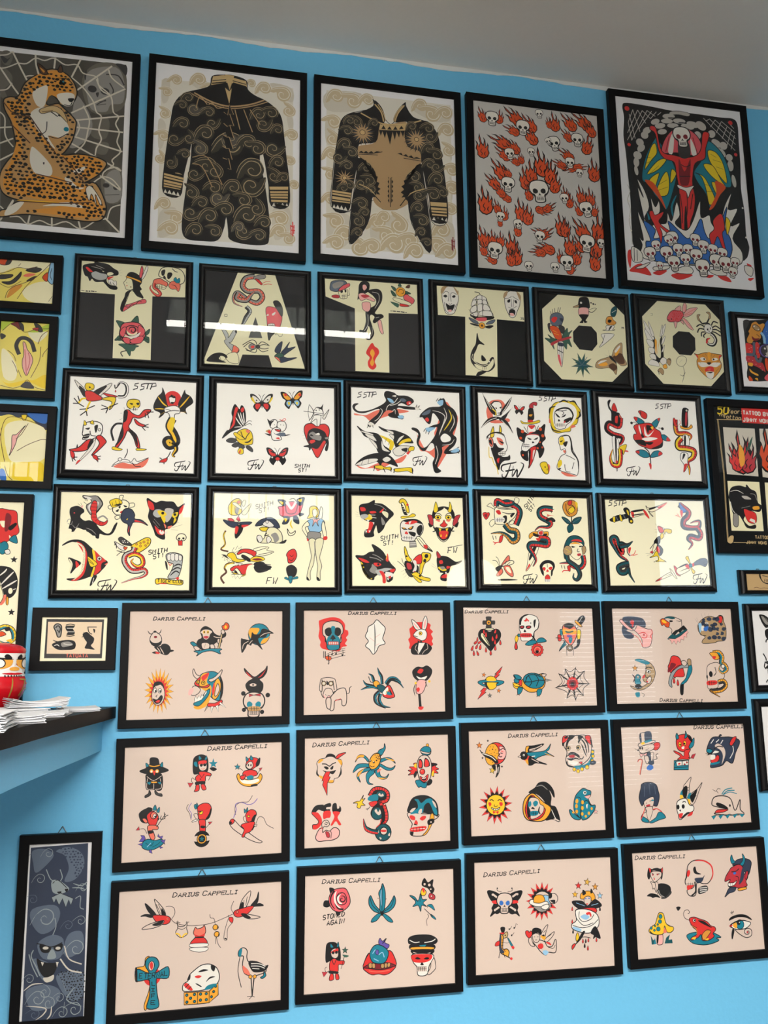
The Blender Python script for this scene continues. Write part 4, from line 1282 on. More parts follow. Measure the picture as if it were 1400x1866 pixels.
(1979.0, 1071.4, 395.2, 300.4, 348.1, 251.9, 0.39, 'round', 1, 'white', 'framed colour print of an orange face over red, at the right edge', 'pictures cut by the right edge', '''p k -303,234 -80,258 -131,-200 -303,-205
f d -301,232 -250,236 -286,170 -302,138
f u -125,228 -82,238 -105,31 -147,68 -161,130
F 5.6 O -235,221 -200,235 -177,216 -146,226 -131,211 -158,162 -172,146 -171,114 -203,89 -233,87 -252,66 -284,72 -288,99 -265,140 -271,155 -251,188
F 4.4 N -231,197 -207,211 -176,189 -174,169 -199,164 -223,178
c w -219 197 6.6
c w -188 175 4.9
f m -244,122 -222,107 -184,109 -212,88 -240,94
l 3.9 k -207,136 -191,129 -188,117
f r -297,67 -245,51 -234,1 -252,-16 -297,-11
f M -303,-27 -245,-31 -224,-69 -179,-75 -166,-148 -212,-111 -299,-73
f r -222,72 -193,66 -195,-25 -224,-30
l 21 A -297,-15 -260,-16 -240,0 -234,79
l 21 A -229,-15 -227,-50 -203,-64 -189,-32
l 18.9 U -171,154 -149,123 -149,72
l 16.6 A -192,77 -185,66
E 4.4 v -140 18 61 51 3.2
C 3.3 d -140 18 43
f S -136,57 -95,48 -101,-8 -145,-26 -155,-3 -132,14
c w -151 35 7.4
c k -151 -7 6.5
f k -294,-96 -237,-109 -181,-129 -129,-181 -131,-200 -303,-205
f g -292,-77 -259,-79 -265,-102 -294,-96
f g -288,-119 -265,-141 -226,-158 -231,-170 -282,-146
f o -298,-174 -279,-188 -272,-207 -301,-209
f g -254,-191 -233,-186 -231,-205
f p -178,-179 -124,-138 -131,-200 -160,-202
f o -160,-46 -138,-41 -143,-127 -158,-112
c P -276 29 3.3
c P -259 38 3.3
c P -270 6 3.3
c P -209 37 3.3
c P -208 6 3.3
c P -285 -49 3.2
c P -257 -59 3.2
c P -234 -85 3.2
c P -203 -99 3.2
c P -189 -126 3.2
c S -124 164 3.3
c S -115 133 3.3
c S -138 108 3.3
c S -101 182 3.3'''),
(-577.3, 1141.3, 251.2, 179.4, 204.0, 132.4, 0.27, 'flat', 1, 'yellow', 'framed yellow drawing with dark folds, uppermost of three at the left edge', 'yellow drawings at the left edge', '''f C -104,140 184,141 166,96 105,64 -6,88 -99,48
f C 31,-61 104,-1 200,0 203,-121 81,-122
f O -28,-38 28,-18 11,-52 -52,-110
F 4.1 o -104,145 -43,145 -43,115 -64,99 -102,102
f d -57,143 -43,145 -45,112 -73,101
F 3.4 d 43,73 89,95 133,88 100,63
F 3.4 d -98,32 -70,37 -27,40 -40,20 -96,8
F 3.4 d -86,-10 -39,-2 -3,34 19,63 16,30 -15,-10 -52,-24
F 2.7 d 51,5 78,29 102,39 84,13
l 3.4 b -98,42 -43,63 -1,88 56,84 108,102
l 3.4 b -61,-111 -50,-67 -14,-32 42,-6 107,37 184,130
l 3.4 b 5,-111 48,-33 106,42
l 2.7 b -95,-22 -66,-36 -37,-39 22,3
l 2.8 b 1,96 14,114
f R 30,36 58,55 101,53 64,33
l 2.7 b 181,-115 200,-81
F 4.2 U 184,138 201,140 202,1 170,20 172,75
F 3.5 o 140,39 168,69 168,14 151,18
l 3.5 a 190,98 183,54 192,22'''),
(-546.8, 909.4, 182.3, 254.1, 134.4, 209.0, 0.01, 'flat', 1, 'yellow', 'upright framed yellow drawing with green leaves, middle of three at the left edge', 'yellow drawings at the left edge', '''f C -121,35 -73,7 -31,-74 -40,-147 -102,-130
f c 18,150 126,157 73,90
f y -110,-151 -61,-190 21,-165 30,-149 135,-190 131,-106 67,-141 20,-144 -71,-170
f l -132,214 -29,216 3,154 68,175 135,211 135,179 88,155 3,154 -70,202 -124,151
F 3.4 m -79,196 -38,210 -26,163 -55,182
F 2.7 d -38,210 -13,195 -7,159 -21,163
F 2.7 d 47,210 81,197 98,161 74,159
F 2.7 M 40,173 73,183 69,161
f d -132,134 -103,121 -116,101 -130,100
l 3.4 b -124,151 -70,202 -26,168 3,149 59,169 135,179
l 23 d -24,10 -43,61 -27,105 6,112 40,88 60,31
F 3.4 P -7,85 7,80 19,44 44,9 53,-27 40,-75 23,-118 0,-72 -5,-25 2,12
l 3.4 M 5,43 12,-9 23,-113
l 3.4 M 25,24 37,-23 26,-86
l 3.4 b 131,168 94,134 76,80
l 3.3 b -88,32 -54,3 -40,-33
l 3.3 b -61,-29 -41,-64 -27,-102
l 3.3 b -25,-84 -4,-130
l 3.4 b 93,65 89,-25 47,-129
l 3.4 b 132,57 110,24 106,2
l 3.3 b -117,-182 -47,-197 3,-176 30,-143 69,-183 131,-200
f d -5,-187 30,-151 70,-193'''),
(-612.1, 638.1, 331.5, 246.4, 284.3, 202.8, -0.47, 'flat', 1, 'yellow', 'framed yellow drawing with blue cloth corners, lowest of three at the left edge', 'yellow drawings at the left edge', '''f a 22,204 288,209 287,108 234,133 181,176 123,173 72,188 24,176
f u 171,203 280,204 275,144 215,159
F 3.5 y 139,187 168,189 161,156 149,160
f C 53,105 124,154 208,141 278,98 280,-65 165,-88 90,-74
f y 109,-109 248,-85 283,-119 286,-191 123,-193
l 3.5 b 32,59 50,150 90,175 148,165 225,141 286,108
l 3.5 b 128,-27 183,12 256,47 285,46
l 3.5 b 37,104 38,32 67,-93
f u 46,-138 70,-142 83,-199 50,-196
l 3.5 b 69,-119 89,-172 115,-198
F 3.5 P 98,-10 97,62 121,72 167,129 130,64 117,9 89,-56
l 3.5 b 179,139 146,73 119,45'''),
(-747.2, 207.7, 504.9, 580, 457.7, 534, 0.0, 'flat', 0, 'ivory', 'tall framed sheet of red rose, dark haired woman and stars behind the daruma doll', 'pictures around the counter', '''F 3.4 r 313,483 378,489 419,477 427,416 438,364 411,337 365,301 323,327
f _ 333,423 374,423 383,406 352,388
f m 363,467 392,450 384,380 361,371
f k 380,389 415,416 423,403 393,371
f _ 386,345 408,319 397,302
F 3.4 t 388,319 419,346 433,302 413,302
F 3.4 t 326,275 364,310 386,284 376,250 353,236
F 3.4 w 368,258 391,263 397,241 377,237
m star 420 207 40 -0.7 k k
m star 424 -87 39 0 k k
f k 334,155 381,168 422,147 446,96 442,27 416,-7 384,-7 374,27
f k 350,155 392,112 429,44 407,2
t 7.8 w 345,112 375,138 386,155
t 8.9 w 356,61 400,112 423,138
t 8.9 w 365,40 411,70 443,91
t 4.5 w 398,27 421,36 441,44
E 3.3 _ 412 31 13.2 18.2 0.3
F 3.3 g 393,-3 404,-7 404,-45 394,-41
f R 360,-7 391,10 385,-32 363,-49
F 3.3 C 338,86 365,44 376,-7 346,-41
n 28 t y 355,-184 394,-167 434,-184 445,-234 407,-259 367,-242
f k 394,-175 417,-167 426,-184 403,-192
f q 406,-242 437,-234 430,-251
F 3.3 o 357,-209 379,-192 404,-209 373,-221'''),
(-232.4, 715.0, 408.6, 332.7, 362.2, 281.6, -0.18, 'round', 1, 'bone', 'framed flash sheet of red devil creatures and a winged merman', 'black framed flash sheets, upper row', '''m sstp 56 242 125 -3.3
m fw 298 -240 98 -2.1
F 3.5 w -338,260 -310,238 -283,210 -275,170 -295,189 -321,224
F 3.5 k -309,225 -276,193 -278,159 -301,192
F 3.5 w -130,252 -141,218 -195,164 -225,145 -203,204
F 4.4 k -154,234 -213,163 -243,134 -256,154 -215,203
F 4.4 r -276,193 -239,195 -214,183 -176,158 -187,144 -243,134 -268,146
F 3.5 y -273,241 -251,245 -229,236 -227,213 -240,202 -264,199 -278,217
f k -256,225 -244,219 -253,213
z 2.6 k -243,212 -226,208
F 3.5 r -177,188 -127,181 -89,170 -139,167
F 4.4 y -182,151 -139,167 -101,162 -112,114 -135,86 -122,134 -163,145
n 19.5 _ k -89,170 -52,175 -38,213 -49,250 -80,259 -98,237
l 6.2 k -80,255 -104,220 -111,243
m drop -104 204 19.5 -3.2 r
l 10.4 y -268,150 -292,145 -310,117
l 10.4 y -243,134 -254,107 -264,73
l 8.7 y -121,121 -142,96
l 6.1 k -310,117 -340,116
l 6.1 k -310,117 -336,149
l 6.1 k -304,131 -315,164
l 6.1 k -310,117 -278,99
l 6.1 k -264,73 -297,44
l 6.1 k -264,73 -257,43
l 6.1 k -265,86 -302,81
l 6.1 k -259,87 -217,109
l 6.1 k -142,96 -182,87
l 6.1 k -142,96 -153,65
l 6.1 k -136,103 -87,129
l 5.2 k -142,99 -180,114
F 4.4 y -37,128 -26,153 6,160 34,152 39,122 27,105 21,94 -8,96 -30,108
f k -22,133 -3,134 -6,123
f k 16,135 35,139 29,123
f k 4,117 11,110 1,108
f w -8,103 26,108 26,91 -4,89
z 2.6 k -6,97 27,100
z 3.5 k 3,105 3,89
z 3.5 k 13,105 13,90
F 5.3 r -48,84 -23,92 -3,73 35,61 65,96 103,98 85,70 42,44 4,46 -8,18 -19,-16 27,-61 49,-133 30,-131 9,-75 -24,-36 -41,-77 -76,-138 -91,-132 -66,-78 -56,-11 -49,43
f k -25,-23 8,-68 36,-130 24,-61
f k -56,-11 -78,-92 -88,-132 -48,-71
f k -51,77 -29,85 -33,31 -51,16
F 4.4 r 10,40 43,14 75,2 63,-9 24,6
l 5.3 k 84,77 92,47
l 5.3 k 78,83 119,86
l 5.3 k 72,76 73,49
l 5.3 k 69,-2 93,10
l 5.3 k 62,-5 94,-10
l 5.3 k 56,-9 76,-31
l 12.2 k -57,6 -94,1 -117,-40 -102,-100
F 3.5 y -104,-136 -75,-142 -50,-151 -69,-158 -106,-153
F 3.5 y 30,-141 55,-141 87,-145 68,-152 31,-153
t 5.3 k -60,70 -72,69
t 5.2 k -58,36 -74,29
t 5.3 k -48,91 -52,107
F 5.2 _ -277,-48 -273,-8 -249,7 -206,12 -174,-3 -167,-36 -177,-70 -201,-84 -231,-99 -274,-100 -272,-81 -279,-68
F 3.4 y -272,-14 -271,16 -257,-7
F 3.5 y -239,1 -225,18 -217,-5
f k -265,-34 -238,-26 -246,-40
f k -272,-74 -239,-63 -244,-89 -271,-94
z 2.6 w -272,-82 -242,-76
f k -214,-18 -193,-10 -203,-58
C 3.5 w -184 -37 7.7
l 5.2 k -237,-46 -230,-72 -202,-77
F 5.1 r -255,-106 -225,-98 -235,-145 -259,-166 -307,-174 -337,-169 -344,-163 -296,-148
F 5.2 r -201,-84 -177,-70 -145,-101 -150,-122 -197,-176 -221,-191 -181,-123
f k -231,-99 -213,-98 -235,-158 -247,-146
F 3.4 r -215,-190 -190,-196 -183,-222 -208,-210
F 3.4 r -340,-169 -319,-181 -314,-214 -332,-208
F 2.6 w -201,-91 -217,-151 -280,-226 -306,-250 -246,-165 -207,-98
f r -280,-226 -306,-250 -295,-226
l 5.1 k -190,-202 -169,-195
l 5.1 k -189,-209 -171,-215
l 5.1 k -195,-216 -182,-232
l 5.1 k -323,-208 -299,-207
l 5.1 k -323,-214 -307,-227
l 5.1 k -329,-215 -322,-234
f k -303,-128 -299,-148 -308,-151
f R -95,-258 -47,-230 3,-238 52,-226 101,-198 72,-252 -8,-265
F 3.4 _ -102,-248 -60,-214 -17,-212 2,-225 20,-201 39,-220 101,-194 52,-226 28,-237 -10,-228 -47,-227
C 3.4 _ -61 -211 10.2
l 5.2 k -36,-203 -22,-169 -23,-146
l 4.3 k 9,-228 28,-250 59,-249
l 5.1 k -107,-255 -95,-252
c r 227 173 50
f k 117,130 138,182 162,211 164,242 181,205 197,137 217,111 192,96 173,68 149,50 157,81 122,99
f k 347,155 333,193 303,212 296,235 278,190 260,147 268,100 294,94 314,82 306,116
t 8 q 141,182 171,143 197,124
t 6.2 q 125,106 159,108 191,106
t 8.1 q 326,196 292,149 268,120
t 5.4 q 272,93 307,95
t 4.4 q 154,67 185,92
F 3.6 _ 205,179 220,193 240,187 242,160 228,146 212,148
f k 205,179 220,200 230,190 243,188 237,177 217,183
f k 215,152 228,139 234,153
F 4.4 _ 181,113 216,128 248,130 271,114 269,86 243,78 238,44 219,50 205,83 185,89
l 4.4 k 192,89 230,101 268,100
l 3.6 k 185,109 217,101
n 49 q k 231,50 214,2 241,-44 255,-91 218,-119 198,-93 217,-79 243,-105 257,-138 239,-172 252,-185
f y 218,56 244,51 239,3 228,-31 213,15
F 3.5 r 164,-215 183,-201 208,-193 202,-214 184,-221
l 5.3 k 225,-153 214,-180 202,-194
l 5.2 k 177,-201 164,-192
l 5.2 k 171,-218 162,-222
l 5.2 k 190,-218 190,-231'''),
(190.9, 718.8, 405.9, 326.3, 359.3, 280.9, 0.36, 'round', 1, 'bone', 'framed flash sheet of butterflies, yellow rose and panther in a heart', 'black framed flash sheets, upper row', '''m fw -119 -225 103 -1.6
X 4.9 k 21 -1.6 113 -234 SMITH
X 4.9 k 21 -4.5 135 -262 ST!
F 4.1 k -323,-65 -303,-27 -285,-2 -262,62 -268,99 -251,150 -233,132 -221,120 -209,146 -191,121 -184,71 -190,27 -219,1 -267,-20 -296,-43
f r -279,-8 -262,30 -256,87 -245,132 -230,123 -244,81 -250,25
f r -215,120 -200,134 -194,115 -208,102
f _ -294,-8 -274,42 -271,68 -279,-2
t 7.5 _ -232,101 -214,51 -196,20
t 6.6 _ -244,69 -226,38 -205,14
t 5.8 _ -217,101 -205,58 -193,27
t 5.8 _ -199,102 -196,71 -190,33
t 5 _ -252,6 -226,10 -202,11
l 3.3 k -193,20 -166,50 -148,47
l 3.3 k -190,17 -160,34 -148,23
F 3.3 d -299,-77 -272,-61 -237,-69 -248,-88 -284,-89
F 3.3 d -266,-107 -236,-87 -218,-99 -242,-119
F 3.3 d -182,-111 -159,-107 -140,-128 -143,-144 -170,-129
F 3.3 d -230,-100 -201,-99 -188,-117 -212,-130
F 4.1 y -243,-44 -219,-12 -183,-1 -153,-16 -141,-47 -141,-90 -159,-100 -195,-102 -231,-81
F 3.3 y -255,-38 -243,-25 -207,-49 -189,-67 -219,-68
l 5 k -213,-18 -201,-49 -183,-67
l 5 k -159,-22 -177,-48 -183,-67
t 8.2 k -189,-86 -165,-82 -144,-59
F 3.3 y -230,-143 -218,-121 -197,-130 -197,-155 -218,-160
f r -224,-149 -212,-130 -215,-155
f R -183,-11 -165,-4 -159,-22 -174,-26
m bfly -87 164 128 -2.5 w r
f y -152,193 -137,168 -125,162 -143,200
f y -21,199 -36,172 -46,166 -27,205
c k -119 182 5
c k -52 188 5
m bfly 101 191 126 -6.5 g U
c r 58 225 8.8
c r 146 229 8.9
f y 71,177 86,178 80,158
f y 120,179 135,180 129,164
m bfly 10 -170 123 -1.7 r k
c w -23 -174 5.5
c w 44 -172 5.5
E 3.3 r 10 -182 14.7 11.1 1.7
f k -50,-125 -14,-149 -2,-142 -38,-131
f k 74,-124 34,-147 25,-141 59,-128
F 4.2 _ -39,33 -33,55 -9,65 7,53 4,22 -15,8 -33,14
F 4.2 _ 7,41 22,54 52,52 63,24 52,-2 34,-9 10,9
f k -54,67 -33,52 -9,62 -27,39 -36,20
l 3.4 r 22,67 34,61 52,74 58,65 40,58 25,64
F 4.2 _ -27,-5 -2,15 28,3 22,-28 34,-59 4,-67 -20,-64 -30,-36
F 3.3 r -8,2 28,0 16,-13
t 3.3 k -14,-17 -2,-29 22,-22
f A -2,-29 46,-15 59,-33 34,-41
f k -69,-25 -33,-30 -39,-40
f k 59,-30 89,-26 52,-40
f G -63,-12 -39,1 -33,-24
f r -51,-12 -33,-5 -36,-30
f r -2,-54 16,-47 22,-60
c k -9 31 2.5
c k 28 32 2.5
c k 46 31 2.5
F 5.1 r 249,31 219,49 181,38 172,2 187,-54 218,-110 254,-169 292,-101 324,-30 327,21 305,46 274,44
F 4.2 k 194,-22 206,4 243,18 293,0 311,-31 323,-69 314,-120 301,-114 311,-75 292,-57 255,-109 218,-104 205,-123 199,-104 169,-99 206,-85 193,-54
F 3.4 s 200,-22 224,-2 255,-20 280,-32 274,-58 249,-58 218,-47
F 3.4 r 206,-60 230,-53 243,-65 218,-82 206,-73
f k 206,-28 218,-21 230,-34
f w 240,-21 262,-10 268,-23
F 2.5 s 299,-38 320,-34 323,-46 305,-50
t 2.5 k 194,-22 160,-4
t 2.5 k 193,-32 160,-30
t 2.5 k 197,-38 166,-52
F 3.4 _ 231,126 250,153 275,150 290,129 287,103 256,108 237,107
f k 244,152 275,154 291,177 287,148 292,109 284,135 269,144
F 3.4 _ 237,101 275,102 274,70 268,38 253,34 250,76 231,68 212,49 225,81
t 5.1 k 204,170 231,126 219,87 200,64
z 3.4 k 169,125 293,113
l 2.6 k 204,170 197,118 206,64
F 3.4 w 287,90 306,116 328,143 318,117 299,78
c k 247 133 3.8
c k 266 137 3.8'''),
(599.8, 727.4, 398.1, 325.3, 352.6, 279.0, -0.18, 'round', 1, 'bone', 'framed flash sheet of two black panthers and an eagle', 'black framed flash sheets, upper row', '''m sstp -257 235 115 -3.1
m fw 87 -183 99 -2.2
f R -331,109 -264,100 -209,127 -165,142 -79,153 21,139 -79,115 -160,86 -221,58 -270,93 -325,97
f R -320,-223 -266,-240 -218,-220 -169,-199 -83,-184 -2,-144 -34,-194 -108,-209 -181,-255 -212,-238 -290,-244
f R 255,208 293,185 339,123 331,59 307,-18 293,-69 240,-159 195,-223 190,-173 129,-120 85,-109 68,-3 56,21 129,-113 192,-73 181,2 195,40
F 3.3 k -343,152 -331,171 -306,173 -325,159 -328,140 -301,123 -239,132 -165,167 -128,201 -140,238 -127,264 -78,257 -53,240 3,240 41,223 50,204 34,190 15,177 -29,193 -54,173 9,170 59,166 58,154 -4,154 -54,161 -79,115 -60,148 -42,104 -17,106 -24,86 -55,91 -98,95 -116,113 -79,134 -129,138 -178,73 -216,33 -246,32 -234,64 -178,117 -178,148 -270,115 -325,122
l 4.2 w -103,171 -60,186 -28,213
l 4.2 w -129,138 -116,170 -78,191 -53,224
l 4.2 w -165,149 -153,130 -178,85 -203,65
t 4.2 w -91,133 -73,147 -70,116
f w -90,235 -65,242 -65,230
f U -121,220 -90,212 -78,191 -103,193
f A -41,215 -16,223 3,208 -22,200
F 3.4 r 3,201 28,209 37,191 9,180
f w 22,199 31,190 18,190
f w 59,170 71,180 90,168 83,152 65,151
l 4.3 k 65,167 71,186
l 4.3 k 77,167 90,181
l 4.3 k 84,158 96,156
f w -246,44 -228,58 -203,40 -222,27
l 3.3 k -240,39 -252,19
l 3.3 k -228,36 -234,20
l 3.3 k -216,37 -213,21
f U -55,104 -23,112 -17,93 -42,89
F 4.2 k 37,23 44,33 75,22 90,-15 76,-66 98,-96 129,-88 168,-43 194,2 201,47 150,26 131,28 170,52 220,73 196,123 171,134 157,70 138,69 108,106 89,105 102,131 153,171 229,182 211,219 250,234 268,196 312,167 333,123 328,59 301,7 326,-23 312,-68 273,-107 318,-99 343,-98 336,-117 254,-127 248,-108 280,-69 230,-84 229,-122 195,-210 220,-241 182,-251 168,-193 184,-149 180,-74 155,-62 116,-114 79,-90 67,-54 78,-3
f _ 222,-22 251,5 288,-19 281,-44 237,-52
t 7.8 y 280,165 298,115 277,69 245,24
t 5.2 w 248,176 266,120 239,55 212,-9
t 5.2 w 304,134 316,84 283,19
t 5.1 w 172,153 222,143 253,119 246,81 213,3
l 4.2 w 192,-79 203,-135 183,-198
t 4.3 w 230,-72 287,-63 313,-30
f U 205,212 243,227 242,195 223,188
f U 125,34 169,42 188,37 144,9
f U 286,-113 331,-86 343,-105 317,-118
f A 102,124 127,145 159,159 152,133 121,119
F 3.4 r 120,93 139,107 151,89 139,75
l 4.3 k 198,215 211,235
l 4.3 k 224,223 227,239
l 4.3 k 243,227 250,240
l 4.2 k 125,31 112,11
l 4.2 k 131,21 125,-1
l 4.3 k 150,16 143,-6
l 4.3 k 331,-86 344,-79
l 4.3 k 330,-111 342,-123
t 2.6 k 102,112 73,120
t 2.6 k 101,105 70,101
F 3.3 k -316,29 -265,-6 -191,-15 -161,-45 -149,-88 -101,-123 -132,-155 -180,-138 -198,-90 -216,-53 -265,-37 -289,-7
F 2.5 w -265,-18 -216,-29 -192,-65 -247,-42
F 2.5 w -241,-48 -198,-77 -186,-114 -210,-90
F 2.5 w -161,-57 -143,-100 -107,-129 -156,-119
F 2.5 w -289,-1 -222,-17 -216,-29 -277,-13
f y -173,-27 -130,-37 -81,-66 -94,-116 -113,-111 -112,-74
z 2.5 k -155,-35 -161,-51
z 2.5 k -130,-43 -137,-69
z 2.5 k -106,-61 -119,-86
F 3.3 k -179,32 -130,13 -74,9 6,-19 42,-61 30,-68 -32,-70 -63,-103 -81,-66 -93,-11 -148,5
F 2.5 w -130,9 -87,2 -87,-17
F 2.5 w -112,-18 -81,-23 -84,-48
f y -51,-77 -26,-51 18,-37 30,-55 -7,-63 -45,-83
F 2.5 w -63,-65 -44,-33 -13,-20 -57,-71
F 3.3 w -82,-110 -45,-89 5,-87 42,-92 29,-111 -2,-125 -33,-151 -70,-152 -88,-128
f k -33,-108 5,-100 -2,-125 -27,-120
F 3.4 y 11,-106 29,-89 49,-92 45,-114 29,-117 16,-130
f r -2,-131 23,-118 10,-143
F 4.1 k -326,-218 -278,-173 -211,-146 -144,-143 -95,-166 -59,-220 -83,-215 -120,-204 -157,-199 -169,-218 -193,-194 -254,-203 -302,-223
F 2.5 w -326,-218 -266,-185 -193,-176 -193,-194 -272,-219 -314,-223
l 2.5 k -278,-191 -290,-219
l 2.5 k -242,-181 -248,-212
F 2.5 w -156,-180 -126,-161 -101,-178 -132,-198
F 3.3 y -208,-225 -163,-218 -145,-229 -102,-228 -102,-249 -133,-241 -157,-245 -199,-237
F 3.3 y -84,-239 -28,-231 27,-226 39,-247 27,-260 2,-248 -65,-257
l 4.9 k -205,-225 -212,-256
l 5 k -151,-236 -139,-263
l 5 k -102,-234 -102,-258
l 5.8 k -81,-239 -84,-264
l 5.8 k 33,-229 36,-266'''),
(1017.9, 731.4, 403.8, 326.1, 358.2, 279.3, -0.11, 'round', 1, 'bone', 'framed flash sheet of butterfly dagger skull and horned bearded devil', 'black framed flash sheets, upper row', '''m sstp 113 264 112 -0
m fw -136 -232 166 -2
f R -303,140 -295,190 -269,228 -206,238 -175,208 -189,183 -259,142 -236,100 -160,116 -155,91 -274,80
F 3.4 _ -276,197 -250,223 -212,222 -198,201 -202,157 -203,136 -235,131 -240,149 -264,167
f k -326,278 -294,227 -245,180 -235,131 -271,148 -301,202
f k -126,264 -150,203 -203,139 -215,144 -182,196
f k -343,43 -298,103 -241,124 -210,114 -286,85
f k -126,13 -162,66 -217,101 -210,120 -161,91
f k -122,192 -152,154 -179,109 -204,120 -171,146
l 4.2 w -323,269 -282,209 -246,161
l 3.4 w -303,230 -271,172
l 4.3 w -129,258 -163,197 -196,151
l 4.2 w -337,49 -286,95 -235,115
l 4.2 w -132,18 -168,66 -204,102
l 3.4 w -126,189 -159,141
l 6.7 y -264,173 -240,155 -241,131
f k -242,186 -230,181 -236,174
f k -214,185 -201,192 -205,179
z 2.5 k -231,147 -203,151
z 2.5 k -221,153 -222,135
z 2.5 k -212,154 -213,135
t 8.4 k -273,197 -250,223 -212,225
m bfly -79 173 69 5.2 r k
F 4.3 k -21,129 -12,185 14,193 21,131 10,112 -18,110
F 3.4 M -8,195 -4,217 22,234 46,231 40,210 21,215 17,193
F 2.6 g -13,148 12,152 5,136 -11,136
F 3.4 y -72,105 -47,93 10,99 55,114 57,98 9,85 -48,84 -64,86
f r -21,110 10,112 10,99 -22,98
F 3.4 _ -23,73 25,75 25,19 -19,17
f r -20,73 25,75 8,53 -5,52
f r -12,30 26,32 25,16 -19,14
F 4.2 k -100,54 -69,40 -25,17 6,25 52,51 95,88 86,22 94,-9 67,-41 81,-77 70,-115 47,-140 39,-97 8,-74 -31,-100 -33,-162 -70,-145 -81,-108 -61,-83 -53,-46 -90,-17
C 2.5 o -63 31 11.9
C 2.5 o -76 -13 10.6
C 2.6 o 62 52 12
C 2.6 o 76 9 12
C 2.5 o 37 -76 8.8
C 2.5 o 69 -69 7.5
C 2.5 o -66 -126 8.7
C 2.5 o 54 -35 7.5
F 4.2 _ -46,-9 -26,11 38,14 56,-10 38,-48 2,-68 -17,-81 -43,-101 -74,-90 -66,-53 -53,-40
f k -33,-8 -2,-16 -15,-23
f k 11,-19 43,-2 33,-18
f k 4,-31 16,-40 0,-44
z 3.4 k -66,-53 -16,-57
z 3.4 k -70,-65 -17,-69
z 2.5 k -53,-46 -58,-77
z 2.5 k -41,-48 -45,-79
z 2.5 k -28,-50 -30,-81
l 4.2 r -38,10 12,16 50,11
F 4.2 r -24,-94 2,-68 28,-67 20,-104 -2,-167 -32,-213 -20,-155
f k -24,-100 -11,-93 -18,-167 -29,-204
f w 4,-99 17,-92 -1,-154
l 4.2 k -52,65 -37,41 -28,23
l 4.3 k 50,76 39,51 29,32
F 4.3 y 149,212 170,235 203,247 235,255 274,254 313,246 331,222 349,191 333,146 318,101 278,80 270,49 231,41 179,32 145,49 137,86 126,130 135,180
f _ 189,233 254,243 311,214 321,158 285,100 245,66 180,51 156,94 154,169
t 10.3 k 128,161 136,199 175,214
t 10.4 k 202,240 235,258 267,244
t 10.4 k 274,247 307,255 325,228
t 10.4 k 336,190 347,159 313,132
t 8.6 k 134,86 154,50 205,43
F 4.3 _ 162,150 180,189 226,204 278,194 295,157 280,118 246,91 232,66 193,58 165,69 164,113
t 12.1 k 167,176 220,203 271,200 295,157 273,118
f k 170,169 204,140 184,142
f k 210,140 244,164 236,147
f k 193,127 202,114 186,112
f k 228,122 275,143 281,131 247,104
l 4.3 k 212,184 231,172 217,153
l 4.3 k 187,186 212,184 252,192
f r 228,113 241,116 227,97
f w 166,97 234,100 229,75 168,72
z 2.6 k 165,85 233,88
z 2.6 k 182,98 181,73
z 2.6 k 198,99 197,74
z 2.6 k 214,99 213,74
f R 126,130 138,105 124,98
f R 271,68 310,82 285,93
F 4.2 _ -308,-20 -283,6 -239,14 -190,-3 -176,-51 -170,-75 -181,-106 -219,-114 -243,-103 -260,-67 -271,-24
F 4.2 y -283,-16 -276,24 -259,56 -258,-6 -277,-19
F 4.2 y -220,18 -215,67 -204,34 -211,9
f R -240,-17 -203,-28 -198,-64 -223,-59
f k -228,-35 -191,-49 -204,-55
t 8.3 k -309,-32 -283,6 -220,18 -183,-2
F 3.3 R -293,-31 -277,-19 -263,-49 -273,-79 -288,-68
f k -294,-44 -278,-31 -273,-67
F 4.2 k -254,-54 -230,-84 -193,-88 -225,-114 -207,-144 -170,-142 -157,-130 -158,-160 -196,-168 -222,-193 -235,-230 -258,-164 -280,-92 -267,-85
F 2.5 w -231,-114 -187,-110 -191,-131 -229,-134
z 2.5 k -230,-123 -188,-120
z 2.5 k -219,-114 -219,-132
z 2.5 k -206,-113 -207,-132
f r -245,-163 -226,-151 -234,-187
l 5 y -295,-80 -294,-147 -276,-152 -265,-188 -247,-212 -238,-260
F 4.3 _ 183,-24 190,2 217,18 255,17 273,-20 282,-82 317,-155 306,-241 280,-242 229,-232 167,-209 176,-160 197,-122 230,-102 225,-72 199,-82 191,-54
f y 190,-5 216,9 227,-34 194,-48
f k 192,-23 215,-16 201,-29
f k 214,-35 247,-21 232,-59
t 10.3 k 203,8 255,17 272,-26 275,-88 311,-143 313,-217
l 4.3 k 229,-115 261,-126 292,-143
l 4.3 k 284,-162 269,-206
f R 211,-84 231,-84 223,-103
f R 191,-227 280,-248 299,-254 228,-256
f y 172,-166 195,-147 200,-177 174,-203
l 4.2 k 219,-177 224,-220 255,-228
f k 167,-209 193,-202 179,-218
f R 98,-181 117,-193 108,-236 95,-242
F 4.2 y 48,-183 67,-167 93,-169 103,-199 102,-242 76,-243 59,-213
f k 78,-200 85,-194 85,-206
f k 94,-215 100,-209 96,-224
f k 53,-201 71,-231 95,-242 64,-231'''),
